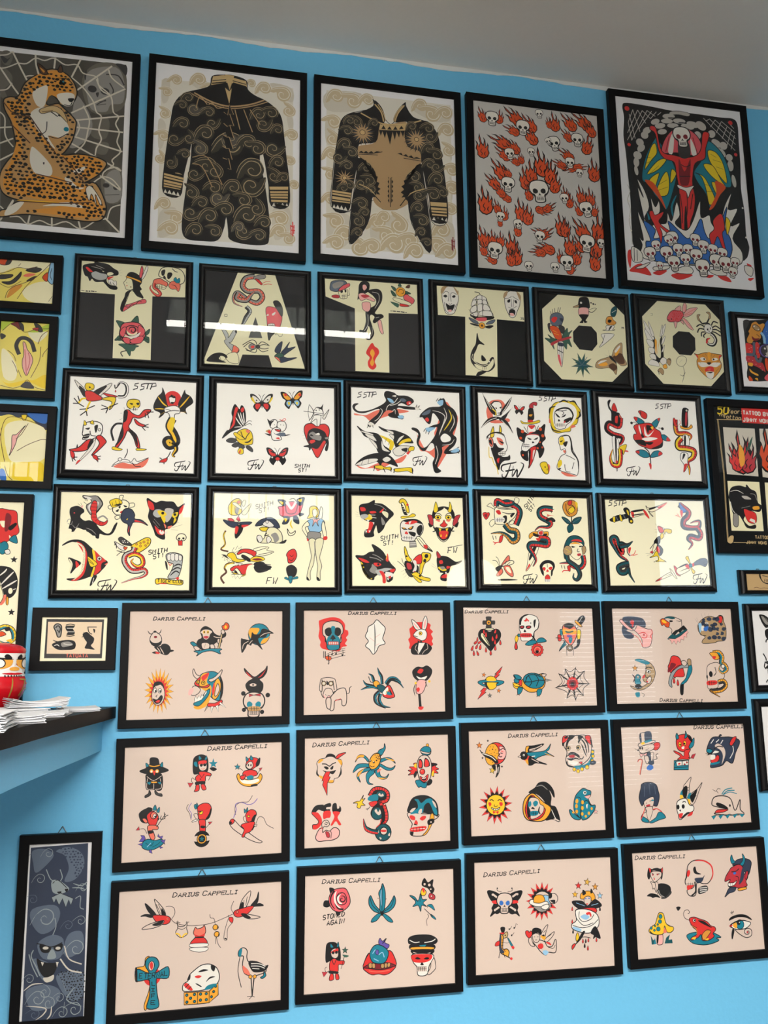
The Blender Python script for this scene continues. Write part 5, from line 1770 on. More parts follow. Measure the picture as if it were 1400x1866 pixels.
(1437.1, 739.5, 403.1, 325.5, 355.9, 279.1, 0.23, 'round', 1, 'bone', 'framed flash sheet of a red rose between two snake wrapped daggers', 'black framed flash sheets, upper row', '''m sstp 109 235 112 -2.6
m fw -135 -225 105 -1.6
F 4.2 k -289,248 -269,261 -281,224 -264,188 -233,177 -209,166 -213,105 -238,104 -269,114 -268,175 -285,205
F 3.4 r -263,209 -245,241 -231,214 -226,183 -258,188
f r -242,146 -222,150 -229,104 -245,103
F 3.4 R -215,165 -197,142 -206,117
F 3.4 y -298,113 -279,114 -246,88 -212,111 -200,105 -214,86 -247,73 -293,89
n 38 k r -204,142 -221,80 -289,101 -308,58 -263,24 -201,8 -210,-29 -237,-54 -226,-77
F 3.3 _ -274,5 -228,-23 -244,-156 -255,-228 -266,-163
f k -255,0 -243,-12 -258,-222 -260,-163
f r -260,-157 -244,-162 -253,-210
n 33 y r -225,-71 -223,-131 -240,-186 -283,-181 -296,-134 -276,-79
F 3.3 y -231,-66 -198,-46 -173,-45 -189,-88 -203,-113 -207,-83
f r -198,-89 -175,-82 -164,-93
c k -276 -172 7.4
F 4.2 t -108,149 -69,144 -33,118 -60,105 -85,110
F 4.3 t 17,102 46,134 83,150 70,116 48,84
F 4.3 t 69,24 109,35 148,-4 106,-5
f r -108,149 -82,144 -90,122
f r 83,150 66,144 71,128
f r 148,-4 127,20 119,-5
F 4.3 r -72,190 -53,197 -15,180 -11,156 -25,140 -50,151 -61,172
f k -60,191 -51,182 -55,166
c k -127 108 9.4
c k 96 77 10.2
l 3.4 k -127,108 -104,115 -86,98
l 3.4 k 96,77 68,82
F 5.1 r -113,78 -99,97 -60,105 -20,112 18,108 41,78 78,55 85,19 92,-12 69,-55 4,-67 -34,-59 -83,-42 -119,-1 -116,29 -97,36
f k -113,-13 -83,-36 -33,-47 -43,-11 -81,-6
f k 4,-64 64,-37 92,-12 79,-55
f k -67,92 -52,38 -41,14 -60,13 -72,61
f k -22,94 -13,39 3,77 29,84 10,95
f _ -35,87 -20,33 6,40 34,66 -2,21 -28,20 -39,38
f _ -61,1 -2,15 55,8 9,-9 -30,-13
f _ -73,98 -61,50 -65,31 -78,73
f k -10,85 16,89 15,65 -5,64
f q 9,83 29,90 24,68
f k -44,-23 21,-20 -6,-40
F 4.2 t -112,-89 -73,-75 -35,-83 -13,-119 -64,-126
F 4.2 t -7,-124 15,-87 55,-77 82,-97 45,-117
f r -112,-89 -86,-82 -88,-103
f r 82,-97 61,-83 52,-110
l 7.6 k -46,-59 -17,-88 -8,-143 -13,-203
f r -23,-167 -4,-173 -10,-209
F 4.3 k 245,98 254,210 276,230 301,219 293,200 284,100
f M 276,193 289,193 279,112 267,112
C 3.5 e 286 212 9
F 3.5 g 232,104 257,93 290,94 312,114 320,95 289,79 250,80 231,89
n 36 g r 196,146 194,84 208,48 273,50 305,33 289,2
F 3.5 r 180,145 191,155 201,121 212,97 186,102
t 3.5 r 212,103 234,123 226,147
F 3.4 _ 246,37 285,32 282,-36 240,-37
f k 252,31 265,31 259,-36 246,-37
n 45 y r 231,18 202,-14 206,-50 264,-55 315,-71 305,-114 263,-146 272,-195 268,-237
F 4.3 _ 222,-87 268,-91 263,-146 260,-177 227,-220 235,-171 212,-130
f k 235,-92 251,-98 225,-135
f r 238,-165 261,-165 227,-220'''),
(-238.3, 367.6, 409.6, 329.8, 363.7, 282.3, 0.21, 'round', 1, 'ivory', 'framed cream flash sheet of rat and cobra, striped fish and black cat head', 'black framed flash sheets, lower row', '''m fw -89 -258 111 -0.1
X 5.2 k 25 -8.5 130 -76 SMITH
X 5.2 k 25 -12.5 157 -102 ST!
F 4.3 k -310,186 -295,196 -270,200 -241,184 -237,167 -252,154 -255,134 -229,114 -204,118 -172,102 -146,69 -110,43 -83,50 -65,91 -50,107 -67,57 -88,37 -120,37 -145,43 -150,16 -169,23 -201,49 -239,68 -271,77 -288,54 -313,60 -309,93 -304,126 -312,159
f P -254,197 -242,207 -245,190
c M -288 161 4.5
l 3.4 s -325,106 -319,123 -304,123
l 3.4 s -321,100 -302,93 -297,113
z 1.7 k -251,200 -271,216
z 1.7 k -248,204 -255,220
f _ -323,67 -301,67 -300,51 -319,54
f _ -242,61 -220,62 -223,45 -242,48
f _ -191,29 -169,29 -169,13 -187,13
t 4.3 s -296,93 -277,74 -259,101
t 4.3 s -221,75 -189,62 -163,36
F 4.4 s -245,264 -210,261 -166,262 -137,229 -139,203 -168,162 -193,148 -219,181 -223,207 -196,228 -209,244 -238,247
f w -214,201 -196,221 -159,229 -164,195 -187,162 -206,174
t 7 k -166,262 -136,223 -145,196 -181,155
F 3.5 r -184,235 -168,229 -164,202 -168,155 -154,122 -122,110 -104,123 -110,100 -140,89 -179,109 -195,135 -193,161 -202,188 -196,215
l 2.6 k -199,218 -168,217
l 2.6 k -201,198 -164,197
l 2.6 k -199,178 -166,177
l 2.6 k -196,158 -168,155
l 2.6 k -189,138 -167,139
l 2.6 k -173,115 -161,125
l 2.6 k -147,99 -145,116
l 2.6 k -128,99 -129,113
l 8.7 s -161,129 -130,146 -104,126
f w -241,260 -210,256 -197,245 -216,241
l 3.5 k -235,254 -231,234
l 3.5 k -225,251 -221,231
l 2.6 k -240,227 -221,211
F 3.5 _ -43,265 -21,269 -24,252 -19,218 -38,218
F 3.5 _ -104,203 -76,214 -69,197 -94,187
F 3.5 _ 6,219 38,226 42,206 13,199
F 3.5 _ -64,144 -42,151 -38,134 -57,127
F 4.4 _ -78,184 -70,211 -26,242 6,232 13,206 -5,172 -17,158 -55,154 -74,170
F 3.5 y -96,234 -58,251 -29,235 -32,215 -75,197 -89,210
z 2.6 k -83,227 -76,204
z 2.6 k -64,238 -57,211
z 2.6 k -45,241 -41,218
f k -73,211 -32,222 -44,208
f k -47,201 -35,208 -37,191
f k -62,177 -43,188 -49,171
f k -19,212 3,205 -9,199
f r -37,171 -5,185 -17,158
F 4.4 a -32,138 -24,171 -6,192 26,189 46,159 47,133 86,126 122,94 86,110 42,112 30,92 21,65 22,32 9,58 10,98 -15,111
f r 54,126 112,103 80,113 48,116
f r 17,92 12,52 18,65
f y 0,128 9,135 6,125
F 5.3 k 114,255 146,236 166,229 192,240 224,237 263,235 290,205 328,229 303,185 291,144 279,110 241,82 216,68 217,15 172,34 158,67 137,114 123,147 129,188 118,221
f r 117,242 147,225 154,188 128,195
f r 300,195 325,222 313,178 297,164
f Z 161,188 193,189 213,162 175,142 149,161
f S 219,196 264,191 252,143 227,115 213,149
f y 174,182 206,183 226,163 213,149 187,155
f y 258,163 290,177 285,150 265,143
c k 204 169 8.6
c k 273 162 8
f y 194,149 220,142 215,109
f y 272,143 282,130 266,109
f R 211,108 225,95 222,78
f R 234,89 260,96 241,75
f r 160,94 183,74 216,62 210,41 178,48
p w 180,74 187,61 193,71 200,58 209,68 216,51 235,62 229,48 216,51 204,41 191,48
t 2.7 w 156,134 189,95
t 2.7 w 150,121 183,81
t 3.6 k 247,96 298,117
t 3.6 k 254,82 318,103
t 3.6 k 254,72 293,69
F 4.4 _ 285,22 294,42 313,49 333,43 341,26 330,9 298,9
C 2.7 k 301 19 5.3
C 2.7 k 325 21 5.3
f k 314,16 311,8 318,8
P 3.6 r 295,6 320,9 320,-21 299,-21
F 4.3 k -346,-29 -310,-2 -268,5 -230,-4 -191,-37 -166,-63 -133,-95 -95,-121 -112,-147 -142,-186 -178,-200 -227,-219 -276,-229 -313,-219 -264,-213 -234,-187 -224,-135 -221,-70 -242,-24 -292,-5
f r -267,-8 -235,-21 -209,-70 -209,-135 -222,-193 -257,-226 -288,-226 -246,-200 -231,-135 -227,-76
t 12 c -273,-8 -232,-37 -223,-96 -232,-174 -276,-225
S 8.9 1.9 k -261,-5 -222,-44 -216,-109 -234,-200 -246,-213 -229,-109 -234,-44
f r -172,-56 -140,-82 -101,-121 -130,-167 -166,-196 -156,-134
f y -182,-50 -165,-69 -159,-134 -172,-200 -184,-203 -169,-134
C 2.6 w -140 -102 12.8
c k -140 -102 6.4
F 3.4 y -205,-92 -183,-102 -150,-131 -168,-148 -190,-144
z 2.6 k -201,-102 -169,-134
z 2.6 k -197,-118 -169,-138
f k -126,-128 -95,-118 -106,-147 -127,-167
F 4.3 k -309,-100 -275,-109 -240,-128 -267,-155 -293,-187 -285,-148
t 10.2 c -306,-103 -289,-135 -299,-184
f r -268,-116 -249,-138 -264,-155
F 3.4 k -185,-258 -172,-206 -151,-199 -159,-225
l 3.4 w -166,-212 -173,-245
f R -110,-134 -92,-124 -100,-137
F 4.4 d -40,11 -25,25 7,5 37,-21 15,-24 -17,-15
S 12.9 3.9 w -31,18 8,-1 21,-18 -17,-8
F 4.4 y 34,-24 71,-1 115,23 140,14 135,-20 98,-53 67,-67 41,-47
C 1.8 O 103 -3 6.5
C 1.8 O 125 7 5.9
C 1.8 O 84 -27 6.5
C 1.8 O 113 -23 5.9
C 1.8 O 125 -10 5.2
C 1.8 O 62 -17 5.8
C 1.7 O 66 -44 5.8
C 1.7 O 44 -44 5.8
C 1.8 O 84 -10 5.2
n 32 S r 53,-34 41,-61 4,-81 -1,-120 32,-166 70,-172 108,-165 121,-185 96,-205 46,-218 -15,-241
n 28 y r 17,-87 54,-74 93,-93 100,-133 69,-146 37,-120 49,-100
F 3.5 w -62,-2 -23,-22 2,-34 -3,-54 -35,-42
l 4.3 k -52,-12 -48,-42
l 4.3 k -58,-5 -58,-25
F 2.6 o -10,-35 12,-34 0,-51
l 3.5 k -16,-61 -47,-55 4,-67
l 3.5 k -46,-84 -28,-68 -3,-61
F 4.4 Z 229,-79 251,-65 284,-65 319,-78 323,-104 315,-164 294,-211 243,-211 261,-171 272,-131 240,-118
F 2.6 w 236,-79 255,-75 256,-105 240,-108
F 2.6 w 257,-72 277,-71 278,-108 259,-108
F 2.7 w 281,-71 300,-75 299,-108 281,-108
F 2.7 w 302,-78 319,-84 317,-108 303,-108
f k 224,-112 237,-125 241,-165 231,-152
t 7.9 k 255,-198 286,-171 309,-184
t 7.9 k 261,-171 292,-151 315,-158
t 7.9 k 273,-145 298,-131 318,-138
t 4.4 r 240,-118 253,-138 266,-125
t 4.4 r 253,-132 248,-165
f r 287,-211 306,-207 300,-224
F 4.4 y 176,-218 217,-214 275,-224 323,-224 324,-250 269,-249 218,-241 180,-247
f r 186,-244 224,-241 237,-247
x 4.1 k 16.8 2.8 186 -235 TIGER_CLUE'''),
(189.7, 377.5, 405.4, 326.4, 359.3, 279.8, 0.18, 'round', 1, 'ivory', 'framed cream flash sheet of dragon head, roses and a standing pin-up', 'black framed flash sheets, lower row', '''X 4 d 25 -15.2 -113 188 SMITH
X 4 d 25 -11.1 -94 164 ST!
X 4.9 k 38 -0.2 -48 -261 FW
F 4.2 y -275,198 -264,220 -240,243 -215,249 -197,231 -202,206 -196,168 -220,149 -256,148 -272,166
f s -227,199 -208,205 -220,155 -232,167
F 2.5 c -196,218 -184,241 -172,231 -184,200
F 2.5 c -196,162 -172,194 -141,220 -153,181 -177,149
F 2.5 R -224,230 -209,237 -203,224 -218,218
l 4.2 k -236,199 -232,161 -208,149
F 2.5 c -251,217 -233,224 -196,193 -208,187
l 5 d -214,149 -216,105 -225,80
F 3.3 a -305,119 -262,110 -213,102 -237,73 -274,85
F 3.3 a -213,102 -171,109 -134,106 -176,80
F 3.3 k -219,86 -189,86 -194,49 -227,8 -234,42
f r -231,79 -213,74 -224,36 -234,42
f r -195,89 -152,90 -188,74
F 2.5 p -277,126 -256,129 -238,111 -268,113
F 2.5 p -226,123 -214,142 -204,111
F 4.2 a -115,85 -97,113 -60,133 -17,137 14,115 30,77 -10,77 -48,95 -85,88
F 3.4 w -72,95 -42,120 -4,90 -29,77
C 2.5 w -45 111 8.7
F 4.2 y -90,69 -72,79 -35,76 -35,58 -72,54
F 4.2 c -41,70 2,77 39,46 46,-4 15,-17 -22,-11 -47,-18 -96,-12 -105,19 -90,29 -65,7
f s -22,33 8,46 27,8 2,-14 -10,14
F 3.3 w -105,19 -84,29 -71,1 -90,-15
F 3.4 w -47,14 -32,23 -19,1 -41,-18
F 3.4 k 27,-17 52,-4 70,3 58,-16
l 5.9 k -47,45 -59,26 -35,32
F 4.2 p 20,204 51,211 70,231 113,238 145,219 170,226 151,168 114,149 70,141 32,153 26,185
F 3.4 a 18,248 63,243 63,211 32,223
F 3.4 a 132,251 179,265 164,220 139,219
F 3.4 a 51,147 89,142 76,104 45,100 57,129
F 3.4 a 114,149 139,143 145,102 114,117
F 3.4 a 145,168 176,163 151,149
f y 26,239 51,233 45,217
f y 138,248 164,255 157,236
f y 57,135 76,132 64,113
f w 63,230 82,237 101,206 126,251 132,232 101,187 76,212
l 4.3 k 63,218 70,173 95,161 126,174 139,226
l 4.3 k 88,250 113,257 132,238
t 8.5 y 101,123 95,98 108,72
F 4.2 _ 76,72 89,47 108,47 123,60 120,41 95,28 80,40
F 4.3 y 208,195 220,211 246,212 265,190 265,158 252,142 233,144 214,138 195,137 208,163
F 3.4 _ 230,189 252,193 258,164 242,145 230,157
l 4.3 k 265,139 277,209 290,190 284,133
F 3.4 U 195,118 233,135 284,133 302,107 283,63 252,49 214,55 201,80
F 2.6 P 227,132 252,132 277,136 258,119 264,88 246,116 227,87 233,119
F 3.4 _ 195,118 164,80 176,48 201,17 195,48 183,80 208,93
F 3.4 _ 290,120 302,101 312,31 296,25 283,82
F 3.4 s 208,55 271,50 277,31 264,5 201,7 195,23
f r 195,17 205,4 195,-2
f r 293,25 316,28 315,9 296,6
F 3.4 c 205,4 245,5 239,-90 233,-140 214,-190 214,-234 195,-234 195,-203 208,-146 220,-90
F 3.4 c 245,5 293,12 283,-52 270,-102 283,-152 273,-190 273,-237 254,-234 254,-196 258,-152 248,-90
f k 192,-215 204,-228 207,-240 192,-235
f k 254,-218 267,-227 270,-240 254,-237
l 3.4 s 239,-2 242,-90
l 9.9 b -288,54 -300,22 -290,-27 -314,-58 -271,-70
l 4.1 y -291,47 -300,16 -290,-33 -308,-52
l 11.5 b -234,-137 -276,-144 -291,-169 -281,-193 -311,-224 -292,-259
l 4.9 y -240,-137 -279,-150 -289,-169
F 4.1 y -271,-82 -247,-76 -229,-88 -216,-113 -168,-118 -192,-131 -222,-134 -258,-119 -277,-101
F 4.1 r -220,-82 -193,-57 -144,-56 -107,-74 -119,-99 -138,-87 -180,-75 -211,-88
f k -192,-88 -168,-94 -137,-118 -149,-131 -192,-106
F 3.3 y -144,-118 -119,-99 -71,-102 -58,-117 -95,-130 -131,-127
f m -131,-115 -95,-108 -70,-118 -107,-123
F 3.3 _ -126,-56 -77,-40 -34,-43 -46,-61 -3,-70 -58,-93 -107,-93 -107,-74
l 3.3 k -114,-68 -47,-46
l 3.3 k -95,-87 -16,-72
f k -119,-137 -70,-130 -46,-148 -15,-160 -45,-185 -94,-195 -119,-174
l 4.1 d -70,-142 -21,-148
l 4.1 d -76,-186 -21,-173
F 4.1 r -258,-174 -234,-156 -192,-149 -131,-143 -143,-174 -173,-205 -191,-205 -203,-186 -222,-168 -245,-187
F 3.3 y -251,-193 -221,-199 -179,-208 -131,-155 -125,-149 -173,-211 -215,-211
P 2.5 w -228,-137 -222,-156 -210,-143 -204,-156 -186,-140
f k -233,-180 -221,-186 -215,-199 -233,-193
P 2.5 _ -251,-205 -245,-223 -233,-211 -227,-232 -215,-214 -203,-232 -191,-214 -185,-205
P 2.5 _ -310,-89 -289,-89 -307,-107 -289,-104 -294,-126 -277,-116 -270,-135 -258,-122 -246,-131 -253,-113 -277,-95
P 2.5 _ -250,-70 -238,-45 -229,-60 -217,-35 -211,-54 -193,-38 -199,-57 -229,-76
f w -219,-103 -210,-100 -213,-113
f _ -155,-155 -119,-149 -131,-186 -106,-192 -143,-192 -167,-205
F 3.3 k 71,-166 102,-147 133,-172 121,-215 84,-216
F 4.2 r 71,-85 89,-60 120,-53 133,-91 114,-128 83,-135 77,-104
F 3.3 t 84,-216 108,-216 102,-253 90,-253
F 2.5 t 96,-234 133,-215 139,-228
F 2.5 t 90,-240 59,-228 71,-219
t 4.2 k 89,-85 102,-97 114,-85
t 4.2 k 83,-110 102,-122 117,-103'''),
(600.4, 382.1, 399.1, 324.2, 354.0, 277.8, 0.16, 'round', 1, 'ivory', 'framed cream flash sheet of wolf head, yellow moth and horned red eared devil', 'black framed flash sheets, lower row', '''X 4.9 k 26 -8.8 -176 0 SMITH
X 4.9 k 26 -6.7 -160 -30 ST!
X 5 k 36 -4.6 248 -74 FW
z 3.4 k 247,-38 345,-20
F 5 k -300,218 -248,231 -211,250 -208,232 -162,227 -119,197 -92,167 -120,135 -145,104 -158,74 -183,49 -192,55 -201,97 -220,54 -220,27 -272,23 -271,60 -250,72 -237,109 -268,127 -295,144 -304,181
f r -300,205 -273,203 -267,185 -294,181
f r -242,179 -212,183 -200,174 -230,167
f r -181,177 -150,205 -163,178
f c -156,184 -126,172 -132,141 -163,171
f y -274,133 -243,164 -225,140 -243,127
f Z -298,156 -267,163 -249,151 -274,133 -295,138
f s -169,147 -145,110 -164,98
f r -243,115 -219,109 -225,85 -244,48 -262,54 -250,78
p w -261,130 -252,112 -243,127
p w -225,115 -216,97 -213,112
p w -271,63 -266,42 -259,60
p w -250,60 -241,48 -238,63
p w -295,138 -289,117 -283,132
l 3.3 w -243,158 -206,158
l 3.3 w -237,145 -200,140
t 2.5 k -298,163 -328,177
t 2.5 k -298,156 -331,162
t 2.5 k -298,150 -328,150
l 4.1 s -211,226 -168,214 -138,190
F 4.2 y -56,244 -43,263 -19,261 0,230 8,181 -8,181 -19,224 -31,242 -44,235
f k -44,229 -32,223 -8,174 -2,162 -27,168
F 3.3 y -46,149 -33,155 4,156 29,172 49,163 35,151 4,147 -27,140 -40,140
c r -2 227 7.5
l 3.4 _ -38,217 -26,214
l 3.3 _ -32,202 -20,199
l 3.3 _ -26,186 -14,184
F 5 w -50,94 -34,125 10,135 60,133 91,108 93,65 70,28 45,16 32,0 -36,2 -45,27
f k -34,125 10,135 60,133 91,108 53,114 3,116
f r -22,110 29,129 60,120 16,104
f k 59,89 84,102 90,72 70,34 52,59
f k -44,85 -4,73 -29,70
f k -4,76 34,95 21,70
f g -35,85 -16,81 -29,76
f g 3,82 25,89 15,76
f r -23,45 -13,61 -1,43
p w 3,119 9,101 22,126
f w -39,30 32,28 31,9 -36,12
z 2.5 k -39,21 32,19
z 2.5 k -26,30 -27,10
z 2.5 k -11,30 -11,9
z 2.5 k 5,29 4,9
z 2.5 k 20,29 20,8
f k 2,58 45,52 39,28 14,37
P 4.2 s 7,-3 44,0 50,-36 6,-40
l 4.2 w 8,-12 45,-10
l 4.1 w 8,-24 47,-21
F 4.2 _ 51,22 76,25 112,-20 152,-64 124,-54 87,-33
l 3.3 k 63,19 106,-32
f r 93,-26 112,-23 124,-44 105,-45
f k 118,-38 152,-64 124,-54
F 4.2 _ 155,165 175,203 226,220 276,208 298,174 293,118 279,81 258,25 223,-3 189,24 174,73 156,110
f k 155,165 168,203 226,220 225,204 180,178 167,141
f k 226,220 283,208 299,168 287,143 269,186
F 3.4 y 165,190 172,228 181,250 194,203 180,181
F 3.4 y 257,192 267,224 270,252 283,218 276,186
F 4.2 M 126,165 155,159 159,104 140,97 132,134
F 4.3 M 336,169 300,156 286,106 311,100 322,137
f k 128,115 156,97 137,88
f k 325,125 295,100 314,91
E 3.4 y 191 151 20 13.8 1.1
E 3.4 y 259 152 20 13.8 1.1
c k 191 151 7.5
c k 259 152 7.5
f R 173,135 204,135 198,123
f R 242,136 274,140 261,124
F 3.4 r 203,101 220,117 230,136 239,117 251,105 228,89
t 5.1 k 174,172 199,176 218,160
t 5.1 k 237,161 256,177 282,177
F 4.2 k 172,85 222,80 273,87 258,31 223,6 192,30
f r 196,61 228,68 256,62 245,25 220,15 201,30
p y 194,82 202,58 212,80
p y 238,80 246,59 257,84
p y 201,30 208,49 214,30
p y 236,28 243,49 249,34
l 5.9 k 159,91 171,67 155,60
l 5.9 k 292,93 278,68 294,66
F 4.9 k -332,-95 -282,-94 -246,-73 -215,-66 -230,-24 -185,-48 -160,-72 -149,-90 -113,-144 -86,-174 -102,-204 -108,-240 -139,-246 -144,-204 -187,-204 -217,-222 -224,-240 -260,-228 -283,-181 -301,-133
f r -316,-107 -271,-118 -247,-136 -283,-133
f r -146,-120 -133,-78 -128,-126
f g -143,-108 -135,-84 -138,-114
f r -222,-139 -186,-138 -174,-150 -204,-159
c k -192 -146 7.2
f s -228,-145 -199,-174 -211,-204 -247,-187 -235,-163
f Z -211,-186 -174,-174 -144,-168 -107,-174 -156,-192 -187,-216
f r -119,-177 -89,-174 -98,-192 -117,-192
f r -187,-186 -162,-192 -148,-222 -148,-258 -166,-258 -169,-222
f w -147,-192 -108,-198 -99,-216 -126,-228 -145,-216
f r -132,-222 -114,-216 -120,-234
p w -139,-228 -133,-249 -127,-231
l 4.9 s -228,-85 -197,-96 -161,-120
l 4.9 s -246,-103 -204,-111 -174,-126
P 2.4 y -304,-127 -283,-145 -301,-148 -277,-163 -292,-175 -271,-187 -287,-193 -260,-205 -272,-217 -248,-222 -254,-234 -230,-228 -236,-240 -260,-222 -289,-181
t 2.5 k -107,-162 -97,-132
t 2.5 k -101,-168 -91,-144
f k -145,-246 -108,-240 -127,-255
F 4.1 y -28,-58 -25,-34 -13,-58 -1,-94 17,-118 -2,-131 -20,-107
c k -14 -95 6.1
F 4.2 y 80,-81 111,-72 139,-81 129,-117 97,-142 77,-203 65,-191
E 1.7 k 111 -92 11.1 12.3 -29
E 1.7 k 100 -121 8.6 11.1 -19.5
F 4.1 r 20,-131 48,-94 80,-85 78,-136 41,-142
F 3.3 k -23,-125 10,-131 35,-143 59,-160 52,-203 21,-203 -9,-179 -27,-155
f M -14,-137 10,-143 16,-173 -9,-173
f w 23,-124 45,-124 46,-179 21,-191 35,-155
f r 28,-185 52,-197 40,-209
F 4.1 y 15,-209 46,-191 89,-221 129,-230 125,-248 76,-239
F 3.3 y 21,-215 51,-227 79,-251 57,-254
c k 67 -215 7.3
F 3.3 d -27,-173 -3,-185 21,-221 -4,-215
l 3.3 k -30,-161 -57,-137 -73,-125
l 3.3 k -24,-155 -39,-131 -45,-107
t 3.3 k -16,-191 -41,-209
t 3.3 k -10,-203 -35,-227
t 3.3 k 3,-209 -10,-233
t 3.3 k -28,-179 -52,-191
F 4.2 k 179,-105 204,-92 248,-98 298,-128 339,-119 310,-140 265,-153 252,-190 232,-202 234,-244 200,-238 201,-214 220,-196 195,-190 181,-160
F 3.3 M 176,-80 181,-62 204,-95 185,-105
f r 191,-123 210,-117 216,-135 197,-141
f r 240,-153 265,-159 240,-171
f y 184,-160 209,-159 239,-177 214,-184 190,-172
f s 196,-159 221,-156 227,-171 208,-175
f r 207,-214 236,-202 235,-226 204,-226
p w 183,-178 189,-202 195,-184
p w 227,-190 232,-208 239,-190
t 2.5 k 177,-166 144,-136
t 2.5 k 177,-172 140,-151'''),
(1017.5, 391.2, 405.8, 323.8, 359.0, 279.4, 0.11, 'round', 1, 'ivory', 'framed cream flash sheet of snake wound daggers, veiled woman and yellow rose', 'black framed flash sheets, lower row', '''X 5 k 25 -53 -56 200 SMITH
X 5 k 22 -51 -30 182 ST!
m fw -50 -249 101 -0.3
F 3.3 r -350,163 -334,174 -322,170 -310,173 -305,158 -330,127
f m -341,157 -322,164 -326,139
F 3.3 _ -321,215 -295,234 -283,219 -265,201 -271,195 -302,209
F 3.4 _ -141,234 -130,271 -105,266 -109,241 -126,229
F 3.3 _ -309,104 -287,128 -262,117 -288,86 -298,83
F 3.3 _ -175,112 -149,125 -144,107 -169,97
n 40 T r -132,95 -103,168 -114,205 -151,228 -188,246 -245,232 -258,207
F 4.2 _ -272,189 -252,208 -190,203 -139,204 -121,180 -142,143 -174,118 -194,100 -263,99 -271,122
n 37 T r -258,214 -250,250 -195,227 -144,240 -169,255
f r -263,183 -240,190 -229,166 -248,162
t 5.8 k -252,201 -196,197 -140,198
t 5.8 k -222,178 -179,167 -141,174
f k -217,148 -192,154 -193,118 -213,105
f w -267,138 -211,142 -212,115 -265,114
z 2.5 k -268,126 -209,129
z 2.5 k -255,138 -256,114
z 2.5 k -239,138 -240,114
z 2.5 k -224,140 -225,114
f k -166,161 -134,174 -161,143
n 42 T O -207,100 -177,64 -133,53 -129,10 -161,-8 -197,27 -240,45 -302,38
F 3.3 r -241,21 -222,27 -230,-9 -249,-18
l 4.1 k -291,26 -285,-1
l 4.1 k -272,23 -267,2
l 4.9 r -242,-15 -274,-19 -289,-13
l 4.9 r -267,-19 -283,-31
n 39 T r 122,204 64,208 31,189 36,153 79,129 104,111 83,87 26,86 -7,61
f R 63,184 81,172 81,154 100,160 126,161 94,166
F 4.2 k 73,135 112,148 134,130 124,121 105,133 79,123
l 4.2 k 102,197 114,179
l 4.2 k 115,200 131,204
F 3.3 g -47,12 -46,36 -14,55 44,55 82,56 77,26 29,22 -15,30 -38,12
f k -20,48 17,37 75,44 55,22 -9,24
C 3.4 w 32 47 19.9
f r 21,55 44,59 43,37 22,37
F 3.3 _ -51,-73 -18,-36 14,-36 -1,-84 -49,-168 -79,-198 -68,-157
f k -18,-36 1,-42 -47,-127 -53,-109
f r -79,-195 -55,-151 -49,-162 -69,-186
n 41 T r 16,13 73,7 71,-29 14,-24 -36,-24 -50,-49 -21,-96 -10,-132 -31,-168
f r -3,12 29,13 15,-6
F 4.3 O 190,217 201,249 228,262 261,265 286,251 293,214 282,176 248,157 216,163 198,187
F 3.4 y 227,194 238,212 265,225 273,201 249,179
F 3.4 r 227,249 244,265 257,256 249,234 230,234
f y 280,257 295,245 290,213 282,232
l 5.1 k 214,243 215,199 236,169
l 5.1 k 233,231 259,231 276,201
t 4.3 k 283,201 302,198
l 6.8 k 248,157 246,114
F 4.3 T 180,153 215,144 242,114 213,113
F 4.3 T 316,155 267,145 249,114 291,115
F 4.2 T 215,89 246,114 256,77 223,52
l 2.6 A 189,147 236,117
l 2.6 A 306,149 252,117
F 5 T 187,-118 181,-70 193,-21 221,22 267,35 311,17 325,-19 308,-32 271,-8 218,-33 202,-82
F 3.4 _ 218,-33 245,-8 303,-14 320,-44 305,-93 270,-123 233,-100 216,-69
f r 236,-2 259,10 298,8 310,-7 271,-2
f g 228,-21 264,-8 302,-23 270,-20
f k 237,-33 263,-39 243,-45
f k 289,-32 315,-32 295,-41
f M 273,-84 296,-81 298,-93 278,-98
l 4.2 k 281,-50 274,-69 290,-69
F 3.4 N 178,-64 199,-33 230,-39 238,-75 214,-94 189,-88
F 3.4 N 307,-44 328,-32 335,-62 315,-87
l 2.5 y 191,-52 216,-63
l 2.5 y 203,-76 229,-69
n 35 T r 311,-93 315,-141 287,-172 236,-160 212,-142 148,-146
n 32 T d 202,-94 212,-130 262,-166 284,-214 263,-250 238,-238 243,-208
F 3.4 r 201,-166 220,-160 218,-196 206,-190
l 4.2 k 160,-158 165,-179
l 4.2 k 179,-160 184,-181
l 5 r 209,-193 177,-191 164,-203
F 4.1 k 16,-174 24,-150 47,-132 79,-128 107,-140 115,-167 100,-197 89,-227 36,-224
f _ 32,-174 46,-153 78,-146 99,-161 101,-179 88,-197 85,-251 65,-266 40,-257 40,-203
f r 32,-177 45,-171 54,-179 44,-195
f r 73,-179 86,-168 100,-173 88,-191
f r 56,-200 66,-185 74,-200
F 2.5 r 48,-233 65,-218 80,-233 75,-251 50,-251
p w 38,-248 85,-248 78,-264 46,-264
z 2.5 k 47,-248 48,-263
z 2.5 k 60,-248 59,-264
z 2.5 k 72,-248 72,-263
z 3.3 k 65,-149 67,-173
F 4.1 R -242,-164 -203,-110 -187,-101 -185,-128 -218,-164
F 4.1 _ -236,-164 -192,-134 -160,-134 -161,-151 -205,-164
F 4.1 R -224,-170 -187,-164 -164,-211 -171,-235 -207,-211
F 4.1 R -243,-182 -232,-205 -257,-229 -276,-223
f _ -212,-176 -190,-175 -176,-211 -200,-199
F 3.3 d -280,-182 -249,-164 -236,-170 -262,-200
l 3.3 k -255,-164 -272,-135 -297,-132
l 3.3 k -249,-164 -259,-123 -274,-108
l 3.3 k -204,-134 -217,-158
l 3.3 k -179,-140 -205,-161
